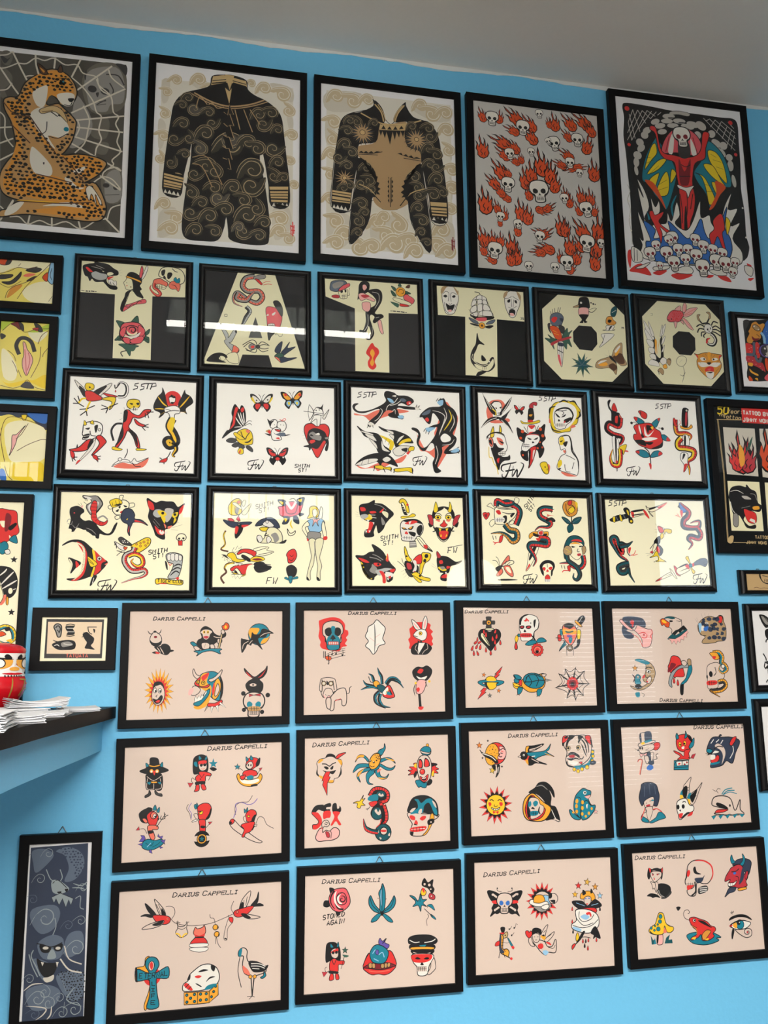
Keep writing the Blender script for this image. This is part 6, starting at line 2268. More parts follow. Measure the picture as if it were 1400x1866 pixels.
f k -261,-250 -196,-247 -135,-253 -197,-258 -260,-257'''),
(1437.8, 390.7, 403.6, 327.1, 354.0, 281.0, 0.55, 'round', 1, 'ivory', 'framed cream flash sheet of two snakes, two broken daggers and a vulture', 'black framed flash sheets, lower row', '''m sstp -271 259 120 -0.9
m fw 288 -241 111 0.1
F 4.3 k -326,149 -302,162 -275,175 -228,182 -200,188 -196,163 -237,150 -284,137 -317,137
F 3.5 y -305,162 -288,168 -291,131 -304,137
F 3.5 y -258,175 -247,181 -237,144 -251,141
l 6.1 A -282,169 -270,144
l 6.1 A -228,179 -216,154
F 4.4 k -225,219 -204,229 -185,214 -181,182 -164,145 -169,126 -191,132 -195,170 -213,194
F 3.5 y -205,216 -189,207 -188,176 -200,188
C 2.6 y -176 139 9.7
F 3.5 _ -172,204 -98,218 -81,212 -67,187 -101,180 -176,164
f k -169,207 -91,221 -81,212 -160,198
f r -173,201 -153,195 -156,164 -168,170
f r -85,212 -71,212 -53,184 -45,159 -74,184
t 4.4 r -74,184 -61,171 -46,156
f k -161,183 -86,193 -87,187 -155,176
F 3.5 _ -65,244 -43,228 26,245 89,268 52,236 -18,203 -45,209 -17,172 -39,190
f k -43,225 26,242 11,232 -37,216
f r 19,235 89,265 52,236 -18,206 24,226
f R 47,248 93,268 60,239
n 42 a r 177,257 203,238 241,207 231,175 202,149 198,111 245,99 307,106 318,144 284,144 248,131
n 40 a r 293,100 317,62 300,30 246,42 224,23 249,-8 218,-46
F 3.6 u 178,269 203,244 228,213 199,200 182,231
f r 180,212 201,213 190,168
l 4.5 r 183,168 157,180 143,180
l 4.5 r 170,180 158,193
n 47 T r -231,-29 -263,-17 -260,-66 -283,-29 -293,20 -312,26 -320,7 -297,-42 -268,-91 -225,-121 -214,-158
n 41 T d -213,-140 -253,-146 -287,-164 -276,-195 -243,-195 -222,-170 -212,-213 -183,-262
n 32 T d -270,-29 -237,-23 -210,-17 -175,8
f r -212,-41 -191,-35 -208,-78
l 4.3 r -202,-87 -175,-78 -160,-53
l 4.3 r -182,-87 -148,-78
f w -215,-84 -194,-72 -202,-91
l 6 k -217,-29 -220,-66 -202,-89
F 4.4 r 11,109 41,100 60,85 37,63 18,72
F 3.5 y 53,85 81,91 107,85 106,66 85,60 65,72 57,53
C 2.6 w 50 91 5.9
t 4.4 k 14,103 -8,125
t 4.4 k 12,84 -14,87
t 4.4 k 15,72 -13,68
F 3.5 y 38,66 49,41 27,22 18,34
F 4.4 k -25,3 1,34 22,38 15,-3 -10,-16
F 3.5 _ -23,-9 -3,-16 -34,-65 -48,-72
F 4.4 k -3,-16 23,-28 34,-53 18,-84 -8,-78
F 3.5 r -3,-22 12,-40 13,-65 -4,-71 -12,-47
F 3.5 _ -29,-9 -51,-34 -55,-41 -14,9
F 3.5 y -24,-65 -7,-59 10,-102 42,-121 35,-127 -26,-124 -5,-115 -9,-90 -43,-96 -64,-99 -36,-84
t 3.5 k -55,-72 -91,-72
t 3.5 k -55,-78 -83,-87
l 5.2 k -32,-124 -36,-130
l 5.2 k 42,-121 51,-130
f M -61,-65 -40,-53 -41,-72
F 3.5 _ -37,-256 13,-225 76,-195 95,-207 39,-232
f r -37,-256 12,-229 5,-241
f k 26,-226 88,-201 81,-207
F 3.5 _ 71,-170 96,-195 119,-238 94,-219
F 3.5 r 103,-152 125,-170 123,-195 147,-220 121,-213 110,-189
F 3.5 _ 121,-176 195,-139 214,-164 212,-183 141,-213
f k 125,-170 196,-138 195,-148
f r 184,-152 208,-145 212,-176 193,-167
f k 136,-192 200,-167 199,-173
F 3.5 y 192,-102 210,-89 218,-114 233,-170 252,-189 243,-207 231,-195 216,-139
F 4.4 A 243,-139 294,-108 335,-105 350,-126 330,-158 290,-145 249,-151
C 3.5 t 225 -151 13
f r 236,-139 250,-136 248,-155 238,-158
l 4.4 k 333,-126 319,-133 325,-145 342,-139'''),
(1989.6, 626.3, 668.1, 534.2, 620.9, 479.5, 0.07, 'flat', 1, 'black', 'big framed black poster with gold number fifty, red sign and panther head', 'pictures cut by the right edge', '''X 10.6 y 51 -2.6 -588 429 50
X 5.3 n 28 -2.6 -511 434 Years
X 5.3 n 23 3.4 -577 413 in
X 5.3 n 25 3.4 -547 401 Tattooing
p r -401,477 -156,481 -168,371 -403,373
x 8 w 25 1.4 -391 434 TATTOO_BY
x 8 w 25 1.5 -396 385 JIMMY_WONG
z 4.5 n -596,388 -408,393
z 3.3 n -592,385 -580,9 -594,-443
z 3.3 n -586,385 -574,9 -588,-450
p e -554,335 -312,335 -317,-3 -555,6
p e -276,336 -154,338 -175,-18 -285,-6
p C -556,-41 -315,-42 -316,-381 -557,-382
p C -274,-44 -178,-45 -197,-383 -282,-384
m flame -434 123 197 -2 r
m flame -385 109 165 8 M
m flame -479 98 131 -17 r
f g -442,217 -413,171 -412,92 -441,60 -453,106
f z -395,171 -363,236 -334,277 -358,204
m flame -218 146 217 -2 o
F 5.4 k -553,-145 -531,-90 -470,-73 -421,-83 -415,-64 -388,-94 -348,-116 -342,-186 -315,-208 -336,-247 -403,-241 -449,-281 -460,-311 -422,-349 -375,-340 -381,-363 -439,-357 -461,-319 -490,-274 -531,-267 -548,-183
F 3.3 r -453,-235 -411,-241 -363,-263 -369,-325 -427,-318
p w -418,-310 -404,-295 -375,-306 -374,-329
F 3.3 g -383,-214 -336,-209 -334,-232 -377,-237
F 3.3 S -460,-142 -418,-141 -386,-164 -437,-165
l 4.4 w -548,-183 -537,-237 -514,-267
t 4.4 w -542,-114 -490,-105 -442,-127
t 4.4 w -469,-227 -400,-210
F 4.3 s -531,-267 -498,-274 -506,-350 -538,-343
l 4.4 s -391,-125 -358,-132 -345,-170
f n -584,-431 -566,-416 -546,-419 -554,-457 -575,-469 -595,-454
z 3.2 n -550,-461 -391,-461
x 5.1 n 19.3 1.1 -384 -432 TATTOO
x 5.1 n 17.6 1.2 -455 -467 JIMMY_WONG'''),
(1803.3, 263.1, 153.0, 82.1, 105.8, 54.3, 0.26, 'round', 1, 'kraft', 'small framed brown card below the big black poster', 'pictures cut by the right edge', '''F 6.4 _ -2,54 10,10 41,-9 74,-4 81,55
l 5.7 k 0,69 5,20 30,-5 74,-9
l 4.2 k 14,45 78,30
X 3.3 k 16.7 -6.1 26 3 for
l 2.8 b -56,-39 -33,-34 -7,-41 21,-38 59,-44'''),
(1939.9, 48.3, 408.0, 288.6, 360.8, 240.8, 0.24, 'round', 1, 'snow', 'framed white print of black insects at the right edge', 'pictures cut by the right edge', '''f k -307,214 -285,216 -259,207 -239,187 -245,139 -267,129 -287,154 -300,183
f s -295,207 -266,197 -246,173 -249,148 -270,158 -288,187
l 4.9 k -297,207 -272,134
l 4.2 k -280,212 -247,168
f k -275,110 -247,119 -254,52 -274,72
l 8.3 k -275,33 -271,48 -253,57
l 8.3 k -304,-38 -288,-67 -285,-86
f k -302,-95 -274,-86 -253,-86 -258,-139 -295,-129 -277,-110
l 8.2 k -297,-100 -303,-124 -291,-138
f k -280,-138 -252,-134 -259,-195 -280,-190
l 8.2 k -300,-225 -287,-209 -265,-205'''),
(1942.9, -261.5, 408.0, 289.2, 360.8, 239.4, -0.08, 'round', 1, 'snow', 'framed blank white print at the right edge, under the insect print', 'pictures cut by the right edge', ''''''),
(-1.2, 16.4, 476.6, 348.7, 431.6, 302.2, 0.1, 'flat', 2, 'blush', 'framed blush flash sheet of seal, chimp with torch, bat and flower face', 'blush flash sheets', '''Y 4.6 k 19.1 0.2 -303 250 DARIUS CAPPELLI
F 4 _ -292,185 -311,167 -319,139 -308,114 -286,103 -260,112 -253,137 -262,165
f k -318,139 -308,114 -286,102 -263,110 -253,135 -270,124 -290,121 -307,127
t 5 k -301,173 -320,174 -332,191
t 5 k -279,173 -263,180 -257,198
e m -288 155 9.5 6.6 -0.4
e k -292 185 8.8 5.9 -0.4
f k -294,100 -276,79 -254,60 -226,52 -210,61 -201,80 -209,104 -228,116 -250,115 -260,104
t 4.9 _ -261,97 -249,76 -238,58
t 4 _ -278,97 -266,81 -257,66
f k -305,66 -288,74 -264,69 -280,60
f k -219,73 -198,83 -182,77 -198,70
f r -283,72 -263,66 -268,59 -284,63
f k -6,215 -29,207 -40,184 -31,150 -51,137 -59,111 -38,84 4,79 44,113 82,141 106,155 107,177 89,185 75,160 43,173 25,198
F 4 _ -27,193 -6,198 17,193 31,182 19,168 12,148 -5,136 -23,148 -28,169 -40,178
e q -17 181 6.7 9 -0.4
e q 4 181 6.7 9 -0.4
e k -16 181 3.7 6 -0.4
e k 5 180 3.7 6 -0.4
f M -23,153 -5,159 11,153 -5,143
F 4 _ -30,116 -1,121 16,108 9,85 -23,86
t 5 k -8,116 -13,90
F 4 _ 59,139 81,143 84,123 63,115
P 4.1 n 83,187 92,184 73,89 62,91
F 4.1 _ 79,188 93,194 101,176 86,167
F 4.1 o 89,197 83,215 94,221 103,234 117,230 125,213 117,195 102,192
f q 98,205 102,220 111,212 107,200
t 5 _ 36,157 58,149 81,152
F 4 _ 18,108 37,110 45,89 24,85
F 4 t -73,73 -35,77 15,86 83,84 73,73 77,55 30,73 -22,66 -58,44 -49,61
F 4 t -93,119 -74,125 -50,101 -63,92
F 4 _ -74,97 -58,102 -37,84 -59,77
C 4.1 t 297 166 62
f g 237,172 244,199 268,204 300,197 276,155 254,139
f g 306,112 337,120 359,156 345,145 323,140
f k 198,61 193,139 208,140 246,136 256,178 270,167 299,169 314,197 344,194 383,171 348,167 333,147 292,140 319,76 281,110 259,113 250,101 231,109 220,86
t 4.1 _ 203,80 209,109 239,128
t 4.1 _ 240,108 252,125 261,131
t 4.1 _ 303,153 329,170 364,176
B 2.2 g 20 -259 -146 81 126 49 75 2.9
B 1.4 r 20 -260 -151 55 88 38 61 -1.1
E 3.9 _ -263 -167 36 59 -1.2
f k -293,-134 -290,-109 -279,-96 -254,-95 -237,-110 -232,-135 -246,-113 -271,-118 -282,-121
E 2.9 w -281 -144 9.4 13 -1.1
E 2.9 w -255 -146 9.4 13 -1.1
e k -278 -147 4.3 7.2 -1.1
e k -253 -149 4.3 7.2 -1.1
F 2.9 k -291,-189 -269,-195 -247,-171 -239,-186 -253,-212 -276,-215
f r -277,-207 -263,-197 -252,-200 -260,-211
t 4.9 k -294,-134 -287,-124 -277,-127
t 3.9 k -266,-167 -275,-176 -268,-182
F 4 _ -71,-26 -76,-50 -62,-76 -33,-88 -26,-73 -55,-58
F 4 t -33,-73 -12,-51 40,-43 77,-67 95,-119 91,-178 73,-207 35,-192 5,-147
f g -33,-73 -17,-55 15,-53 4,-103 31,-133 16,-221 -22,-250 -51,-253 -66,-238 -30,-220 6,-169 -24,-139 -61,-120 -54,-102
f r -26,-72 15,-49 7,-74 -17,-94
f k 77,-71 96,-119 93,-178 77,-207 83,-141
F 4 _ 88,-33 79,-67 34,-101 13,-90 48,-74
F 4 r -33,-73 -62,-102 -60,-118 -24,-132 9,-132 21,-114 -10,-126 -39,-120
C 4 q -46 -101 9.5
C 4 q -16 -106 10.3
c k -46 -101 4.4
c k -16 -106 4.4
F 3.9 _ -81,-138 -61,-122 -32,-139 -38,-161 -60,-175 -82,-171
f P -97,-171 -93,-145 -76,-131 -68,-146 -81,-171
F 3.9 t -66,-219 -30,-198 -5,-162 21,-140 13,-180 -30,-230 -59,-232
P 3 w -63,-197 -56,-179 -49,-196 -38,-176 -30,-190 -21,-169 -15,-183 2,-147 6,-162 -23,-201 -59,-215
F 4 g 67,-82 83,-112 78,-163 55,-199 35,-186 43,-141 48,-104
F 4 _ 66,-111 76,-141 65,-174 50,-181 54,-141
f r 46,-104 49,-148 40,-177 35,-148
F 4 r 16,-221 51,-221 87,-204 92,-219 66,-238 14,-239
p k 4,-239 -7,-268 14,-239
P 3 w 9,-238 -7,-268 16,-238
P 3 w 29,-240 33,-273 44,-239
P 3 w 56,-238 72,-270 70,-232
P 3 w 77,-226 115,-249 84,-215
F 4 k 267,-174 235,-152 224,-122 242,-100 264,-87 241,-70 219,-47 215,-28 241,-55 274,-78 309,-56 336,-34 346,-16 344,-49 324,-79 302,-93 322,-116 319,-153 295,-175
f r 226,-47 256,-76 270,-82 241,-70
f r 339,-34 317,-71 294,-83 316,-64
e _ 266 -123 19.4 9 -1.1
c k 266 -123 5.2
z 16 _ 210,-172 243,-196
z 16.2 _ 348,-181 310,-201
m skull 272 -234 137 1.3 _ t
C 5 k 211 -170 10.4
C 5.1 k 351 -182 10.5
C 5 k 216 -262 9.6
C 5 k 319 -276 9.7
f G 244,-245 303,-246 304,-268 244,-267
z 3 k 244,-257 303,-258
z 3 k 258,-245 259,-267
z 3 k 273,-246 274,-268
z 3 k 288,-246 289,-268
P 3 M 244,-174 244,-190 271,-180 310,-187 309,-172 271,-180'''),
(490.6, 18.7, 471.8, 348.3, 425.7, 302.9, 0.11, 'flat', 2, 'blush', 'framed blush flash sheet of hound, teal spider and rabbit in black suit', 'blush flash sheets', '''Y 4.5 k 19.4 0.2 -158 276 DARIUS CAPPELLI
f r -325,245 -336,233 -332,190 -338,148 -325,117 -329,96 -317,78 -290,70 -218,60 -197,84 -168,91 -179,105 -166,126 -173,140 -159,158 -162,182 -178,188 -180,221 -210,252 -260,261
F 4.8 _ -311,211 -289,232 -252,239 -214,231 -193,207 -192,168 -204,154 -205,112 -290,112 -297,141 -312,162
f k -298,189 -275,201 -256,191 -257,169 -272,149 -291,154 -299,169
f k -243,191 -225,201 -207,193 -202,172 -212,153 -232,149 -245,169
f t -262,204 -238,204 -241,162 -214,140 -215,97 -285,98 -284,141 -259,162
f k -252,156 -267,134 -257,131 -254,120 -245,131 -235,135
F 3.8 t -285,98 -215,97 -217,74 -254,67 -281,74
p _ -278,116 -220,115 -220,98 -278,99
z 2.9 r -278,116 -220,115
z 2.9 r -278,100 -220,100
z 3.8 r -277,116 -277,99
z 3.8 r -265,116 -265,99
z 3.8 r -254,115 -254,99
z 3.8 r -242,115 -243,99
z 3.8 r -231,115 -231,98
z 3.8 r -220,115 -220,98
t 5.8 k -204,153 -210,112 -215,77
t 5.7 k -299,152 -291,113 -285,78
l 2.8 k -290,43 -247,62 -178,78
l 2.8 k -290,32 -247,50 -178,67
l 2.8 k -290,21 -247,37 -178,54
l 2.8 k -290,8 -240,23 -178,36
z 4.7 k -307,62 -307,23
z 4.8 k -297,61 -297,18
c k -258 43 5.6
c k -234 45 5.6
c k -196 38 5.7
z 2.9 k -253,43 -257,67
z 2.9 k -230,45 -234,69
z 2.9 k -191,38 -193,70
F 2.8 o -297,29 -278,32 -261,22 -271,8 -290,13
l 4.8 k -278,43 -276,-9 -283,-11
F 4.8 w -44,175 -37,203 -7,221 15,245 44,220 66,195 58,160 50,131 64,103 27,89 12,61 -10,40 -31,68 -56,90 -38,118 -56,146
t 5.8 k 0,220 3,139 -2,47
t 4.8 r -30,139 -1,117
t 4.9 r 36,160 3,139
t 4.9 r 28,103 1,89
f r 281,230 251,226 230,201 215,187 220,144 207,126 216,98 211,73 233,65 262,54 322,72 360,93 353,114 361,132 350,157 362,172 344,192 348,214 318,230
F 4 w 231,246 259,226 283,194 287,179 258,184 239,209
f P 239,230 258,212 274,188 255,201
F 4 w 318,267 329,230 316,185 295,181 299,230
f P 317,248 321,223 308,189 305,215
F 4 w 288,188 314,181 324,158 316,129 293,118 271,127 252,137 239,151 250,169 266,181
C 3 q 284 162 10.2
c k 282 162 5.1
t 3.9 k 239,150 257,144 269,141
f k 263,108 233,90 221,62 232,37 277,34 321,36 350,64 349,84 315,106
P 3 w 271,106 264,72 269,37 300,83 311,106
p k 265,121 265,104 277,112 293,102 292,122 277,114
l 2.9 _ 257,94 248,69 259,58 268,38
l 3 _ 323,100 327,72 307,58 291,38
F 3.8 _ -326,-109 -317,-96 -283,-91 -246,-98 -236,-117 -230,-165 -248,-175 -262,-206 -283,-208 -312,-204 -324,-174 -333,-157
l 4.7 k -317,-102 -317,-164 -324,-174
l 4.7 k -253,-110 -245,-165
C 3.8 N -307 -125 13.2
C 3.8 N -265 -126 13.3
c e -307 -125 7.7
c e -265 -126 7.7
f k -290,-109 -279,-119 -275,-109 -278,-131 -290,-133
f k -288,-174 -272,-174 -279,-184
F 3.8 _ -297,-157 -312,-195 -291,-207 -278,-195 -262,-207 -250,-194 -262,-158
f P -310,-188 -291,-207 -279,-197 -262,-207 -251,-190 -255,-207 -298,-211
c k -296 -190 2.1
c k -289 -194 2.1
c k -265 -194 2.1
F 4.7 _ -247,-182 -220,-159 -184,-154 -173,-180 -172,-222 -179,-252 -199,-252 -202,-221 -220,-221 -243,-228 -249,-275 -270,-278 -269,-213
F 4.7 _ -293,-213 -291,-260 -270,-271 -265,-213
l 2.8 r -241,-226 -206,-214
t 4.7 k -176,-187 -156,-181 -153,-153 -140,-145
n 19.9 k t 27,-160 -12,-149 -48,-152 -88,-167
n 18.4 k t 24,-157 -19,-145 -55,-134 -73,-110
n 18.5 k t 31,-146 -4,-121 -18,-86 -40,-73
n 18.5 k t 42,-136 39,-94 25,-66 15,-38
n 19.9 k t 68,-140 97,-109 141,-124 173,-161
n 19.9 k t 64,-133 90,-103 127,-104 159,-128
n 21 k t 24,-177 -2,-205 8,-246 62,-277
n 21 k t 31,-191 23,-226 44,-261 91,-272
z 4.8 k -40,-89 -28,-121 10,-135
F 3.8 g -12,-125 10,-114 28,-132 20,-153 -1,-149
F 3.8 T 10,-146 39,-139 67,-161 60,-185 31,-181
F 4.8 r 45,-192 67,-150 89,-144 110,-186 116,-211 81,-219 52,-209
f w 45,-185 67,-159 78,-156 73,-185 59,-199
f t 67,-175 93,-186 96,-201 71,-196
f k 83,-158 103,-193 97,-197 85,-172
l 2.9 q 60,-192 74,-176 85,-166
F 3.9 k 237,-97 230,-62 260,-38 290,-42 320,-32 349,-57 340,-92 310,-120 266,-119
f r 259,-70 275,-49 297,-56 281,-77
f w 252,-91 281,-102 318,-92 303,-113 273,-114
F 3.9 P 258,-119 310,-120 301,-169 279,-196 249,-189
f r 250,-168 265,-158 272,-172 260,-186
z 15.5 k 268,-196 273,-273
t 4.9 k 251,-126 235,-168 242,-210
l 3.9 k 306,-127 317,-155
f r 261,-273 292,-272 284,-289 265,-288
c q 247 -133 7.2
c q 332 -124 7.2'''),
(980.3, 26.5, 476.2, 344.3, 426.8, 301.2, -0.28, 'flat', 2, 'blush', 'framed blush flash sheet of turtle, ringed planet and spider web', 'blush flash sheets', '''Y 4.5 k 18.5 -0.3 -413 267 DARIUS CAPPELLI
f d -279,245 -244,245 -245,223 -222,221 -223,198 -244,196 -246,177 -281,177 -280,196 -301,197 -300,221 -279,223
C 2.9 g -262 209 14.3
c b -262 209 6.4
F 3.9 c -282,174 -238,174 -234,164 -286,164
f k -258,153 -287,170 -316,167 -333,139 -324,105 -290,70 -255,35 -224,70 -194,104 -184,139 -199,167 -228,170
F 2.9 c -310,146 -295,136 -261,77 -268,70 -296,98 -315,125
l 4.8 k -303,136 -275,91 -264,73
m drop -295 154 39 -0 r
m drop -282 136 43 0 r
m drop -240 111 44 0.1 r
m drop -221 156 39 20 r
m drop -214 125 43 10.1 r
m drop -225 91 43 0.1 r
m drop -225 55 39 0.2 r
m drop -285 42 35 0.2 r
m drop -255 25 37 0.3 r
m drop -191 87 36 0.1 r
m drop -348 89 39 50 r
m drop -324 89 35 60 r
m drop -372 53 39 20 r
m drop -344 62 37 25 r
m drop -321 60 40 10.2 r
m drop -363 23 37 0.3 r
m drop -339 23 37 -19.7 r
m drop -338 108 30 0.1 r
F 3.9 t -74,139 -45,136 -38,125 -72,124
F 3.9 w -63,202 -57,234 -25,257 13,259 53,245 66,209 58,174 34,153 25,100 -24,97 -55,101 -55,146 -64,167
f k -63,202 -57,234 -29,257 5,260 -33,244 -49,216 -53,195
f k -59,189 -35,192 -31,180 -43,170 -60,174
f k -20,188 6,192 15,182 1,170 -19,174
f M -54,185 -39,187 -40,177 -55,178
f M -13,184 5,187 5,177 -12,175
f k -29,167 -37,152 -20,152
f r -34,220 -22,229 -17,240 -7,230 2,222 -4,216 -11,222 -18,216
f r -55,142 9,143 10,121 -54,121
z 2.9 k -55,132 10,132
z 2.9 k -41,142 -42,121
z 2.9 k -28,142 -29,121
z 2.9 k -15,142 -15,121
z 2.9 k -1,142 -2,121
f k 32,223 46,229 41,195 35,178 30,199
l 5.9 k 66,209 58,174 34,153 21,111 -1,98
c k 12 207 3.6
F 2.9 q -82,132 -74,111 -87,83 -96,111
m drop -90 66 56 0.2 r
t 8.8 k 11,132 29,114 43,89
F 3.9 t 46,89 29,103 -2,97 -29,75 -3,69 27,76
F 3.9 t 46,89 59,111 89,115 111,95 80,88
B 2.9 r 12 48 42 42 42 36 36 -0.2
F 3.9 R 26,48 46,65 71,55 71,34 51,17 29,27
f r 35,43 49,55 63,44 48,33
f k 38,38 56,37 54,22 37,24
F 4 k 321,213 338,242 362,254 375,242 368,221 343,197
l 3 w 333,213 357,246
F 4 g 306,221 319,223 351,192 353,185 335,187 310,210
P 4 w 313,194 327,185 303,160 294,167
F 5 R 220,167 229,194 267,206 302,189 318,160 310,118 288,82 268,68 250,82 228,111
f k 231,185 244,201 275,207 302,194 285,178 269,171 251,178
f g 221,167 235,174 265,167 304,171 316,146 287,135 257,146 226,132
f z 241,159 265,154 288,160 292,152 264,146 242,149
f v 248,130 271,133 286,125 271,118 252,121
f t 259,114 284,116 278,89 265,82
F 4 y 318,160 334,167 343,153 336,111 319,103
F 4 t 203,164 216,167 220,139 207,132
F 3.9 r 188,132 207,133 210,100 190,98
z 3.9 k 172,116 225,111
P 3 t 232,97 243,75 191,32 197,47
l 3.9 k 217,104 231,82 191,33
f k 315,100 337,107 329,68 297,44 289,54 311,68
C 4.9 N 264 53 19
C 3.9 w 264 53 11
z 4.9 k 258,47 262,61 267,49 272,61
z 3 k 241,68 242,5
z 3 k 288,47 286,6
P 3.8 r -183,-58 -200,-95 -212,-102 -201,-106 -231,-133 -239,-119 -221,-102 -234,-105
P 3.8 r -347,-253 -320,-210 -329,-206 -305,-184 -287,-190 -302,-209 -291,-210
C 3.8 q -259 -156 41
f k -292,-132 -301,-156 -290,-183 -268,-197 -283,-170 -285,-149
F 3.8 t -342,-155 -325,-141 -260,-137 -184,-145 -179,-158 -218,-174 -225,-162 -210,-155 -261,-151 -311,-154 -311,-161 -293,-169 -305,-176
f q -282,-132 -238,-126 -228,-144 -282,-144
m star -303 -107 32 10.5 o O
m star -269 -231 32 0.8 d s
m star -211 -203 32 10.7 o O
F 3.8 q -115,-161 -109,-187 -58,-200 -71,-152
F 4.8 g -71,-152 -57,-186 -14,-214 38,-211 76,-191 92,-160 87,-112 65,-105 -55,-138
E 4.8 t 18 -146 70 46 -8.6
l 4.8 k -34,-131 -10,-111 35,-111 64,-125
l 4.8 k -17,-114 3,-152 -13,-180
l 4.8 k 24,-104 48,-139 32,-180
l 4.8 k -45,-152 3,-152 48,-143 89,-146
l 4.8 k -25,-121 -41,-159
F 3.8 t -110,-137 -92,-131 -78,-145 -86,-158 -106,-155
F 3.8 q -119,-156 -86,-165 -72,-179 -105,-178
F 3.8 t -87,-186 -57,-189 -70,-220 -90,-225
F 3.8 t -113,-110 -84,-110 -61,-128 -77,-138 -103,-131
F 3.9 t 38,-201 68,-198 59,-228 37,-238
F 3.9 _ 69,-108 94,-105 101,-112 83,-124
F 3.8 r -76,-141 -60,-143 -64,-176 -80,-165
z 3.8 k -90,-224 -96,-233
z 3.8 k -81,-224 -80,-235
z 3.8 k 38,-238 32,-243
z 3.8 k 49,-234 50,-243
z 3.8 k -112,-109 -102,-124
z 3.8 k -110,-118 -99,-128
P 2.9 s 94,-136 136,-144 100,-151
w 15.9 2.2 k 271,-166 299,-62
w 15.9 2.2 k 271,-166 357,-88
w 15.9 2.2 k 271,-166 392,-169
w 15.9 2.2 k 271,-166 343,-242
w 15.9 2.2 k 271,-166 289,-273
w 15.9 2.2 k 271,-166 228,-257
w 15.9 2.2 k 271,-166 153,-190
w 15.9 2.2 k 271,-166 180,-102
w 15.9 2.2 k 271,-166 225,-75
l 3.9 k 225,-75 259,-93 295,-72
l 3.9 k 295,-72 320,-100 356,-89
l 3.9 k 356,-89 349,-128 381,-169
l 3.9 k 381,-169 342,-198 339,-241
l 3.9 k 339,-241 306,-231 287,-266
l 3.9 k 287,-266 268,-235 229,-255
l 3.9 k 229,-255 231,-217 161,-190
l 3.9 k 161,-190 204,-155 183,-106
l 3.9 k 183,-106 221,-113 226,-77
l 2.9 k 237,-106 262,-115 288,-103
l 2.9 k 288,-103 308,-121 327,-118
l 2.9 k 327,-118 326,-142 347,-170
l 2.9 k 347,-170 315,-191 314,-218
l 2.9 k 314,-218 292,-214 279,-238
l 2.9 k 279,-238 265,-214 242,-224
l 2.9 k 242,-224 240,-196 199,-179
l 2.9 k 199,-179 219,-151 206,-121
B 2.2 r 12 271 -166 42 45 35 36 -0.7
c m 271 -166 25
c k 271 -169 13'''),
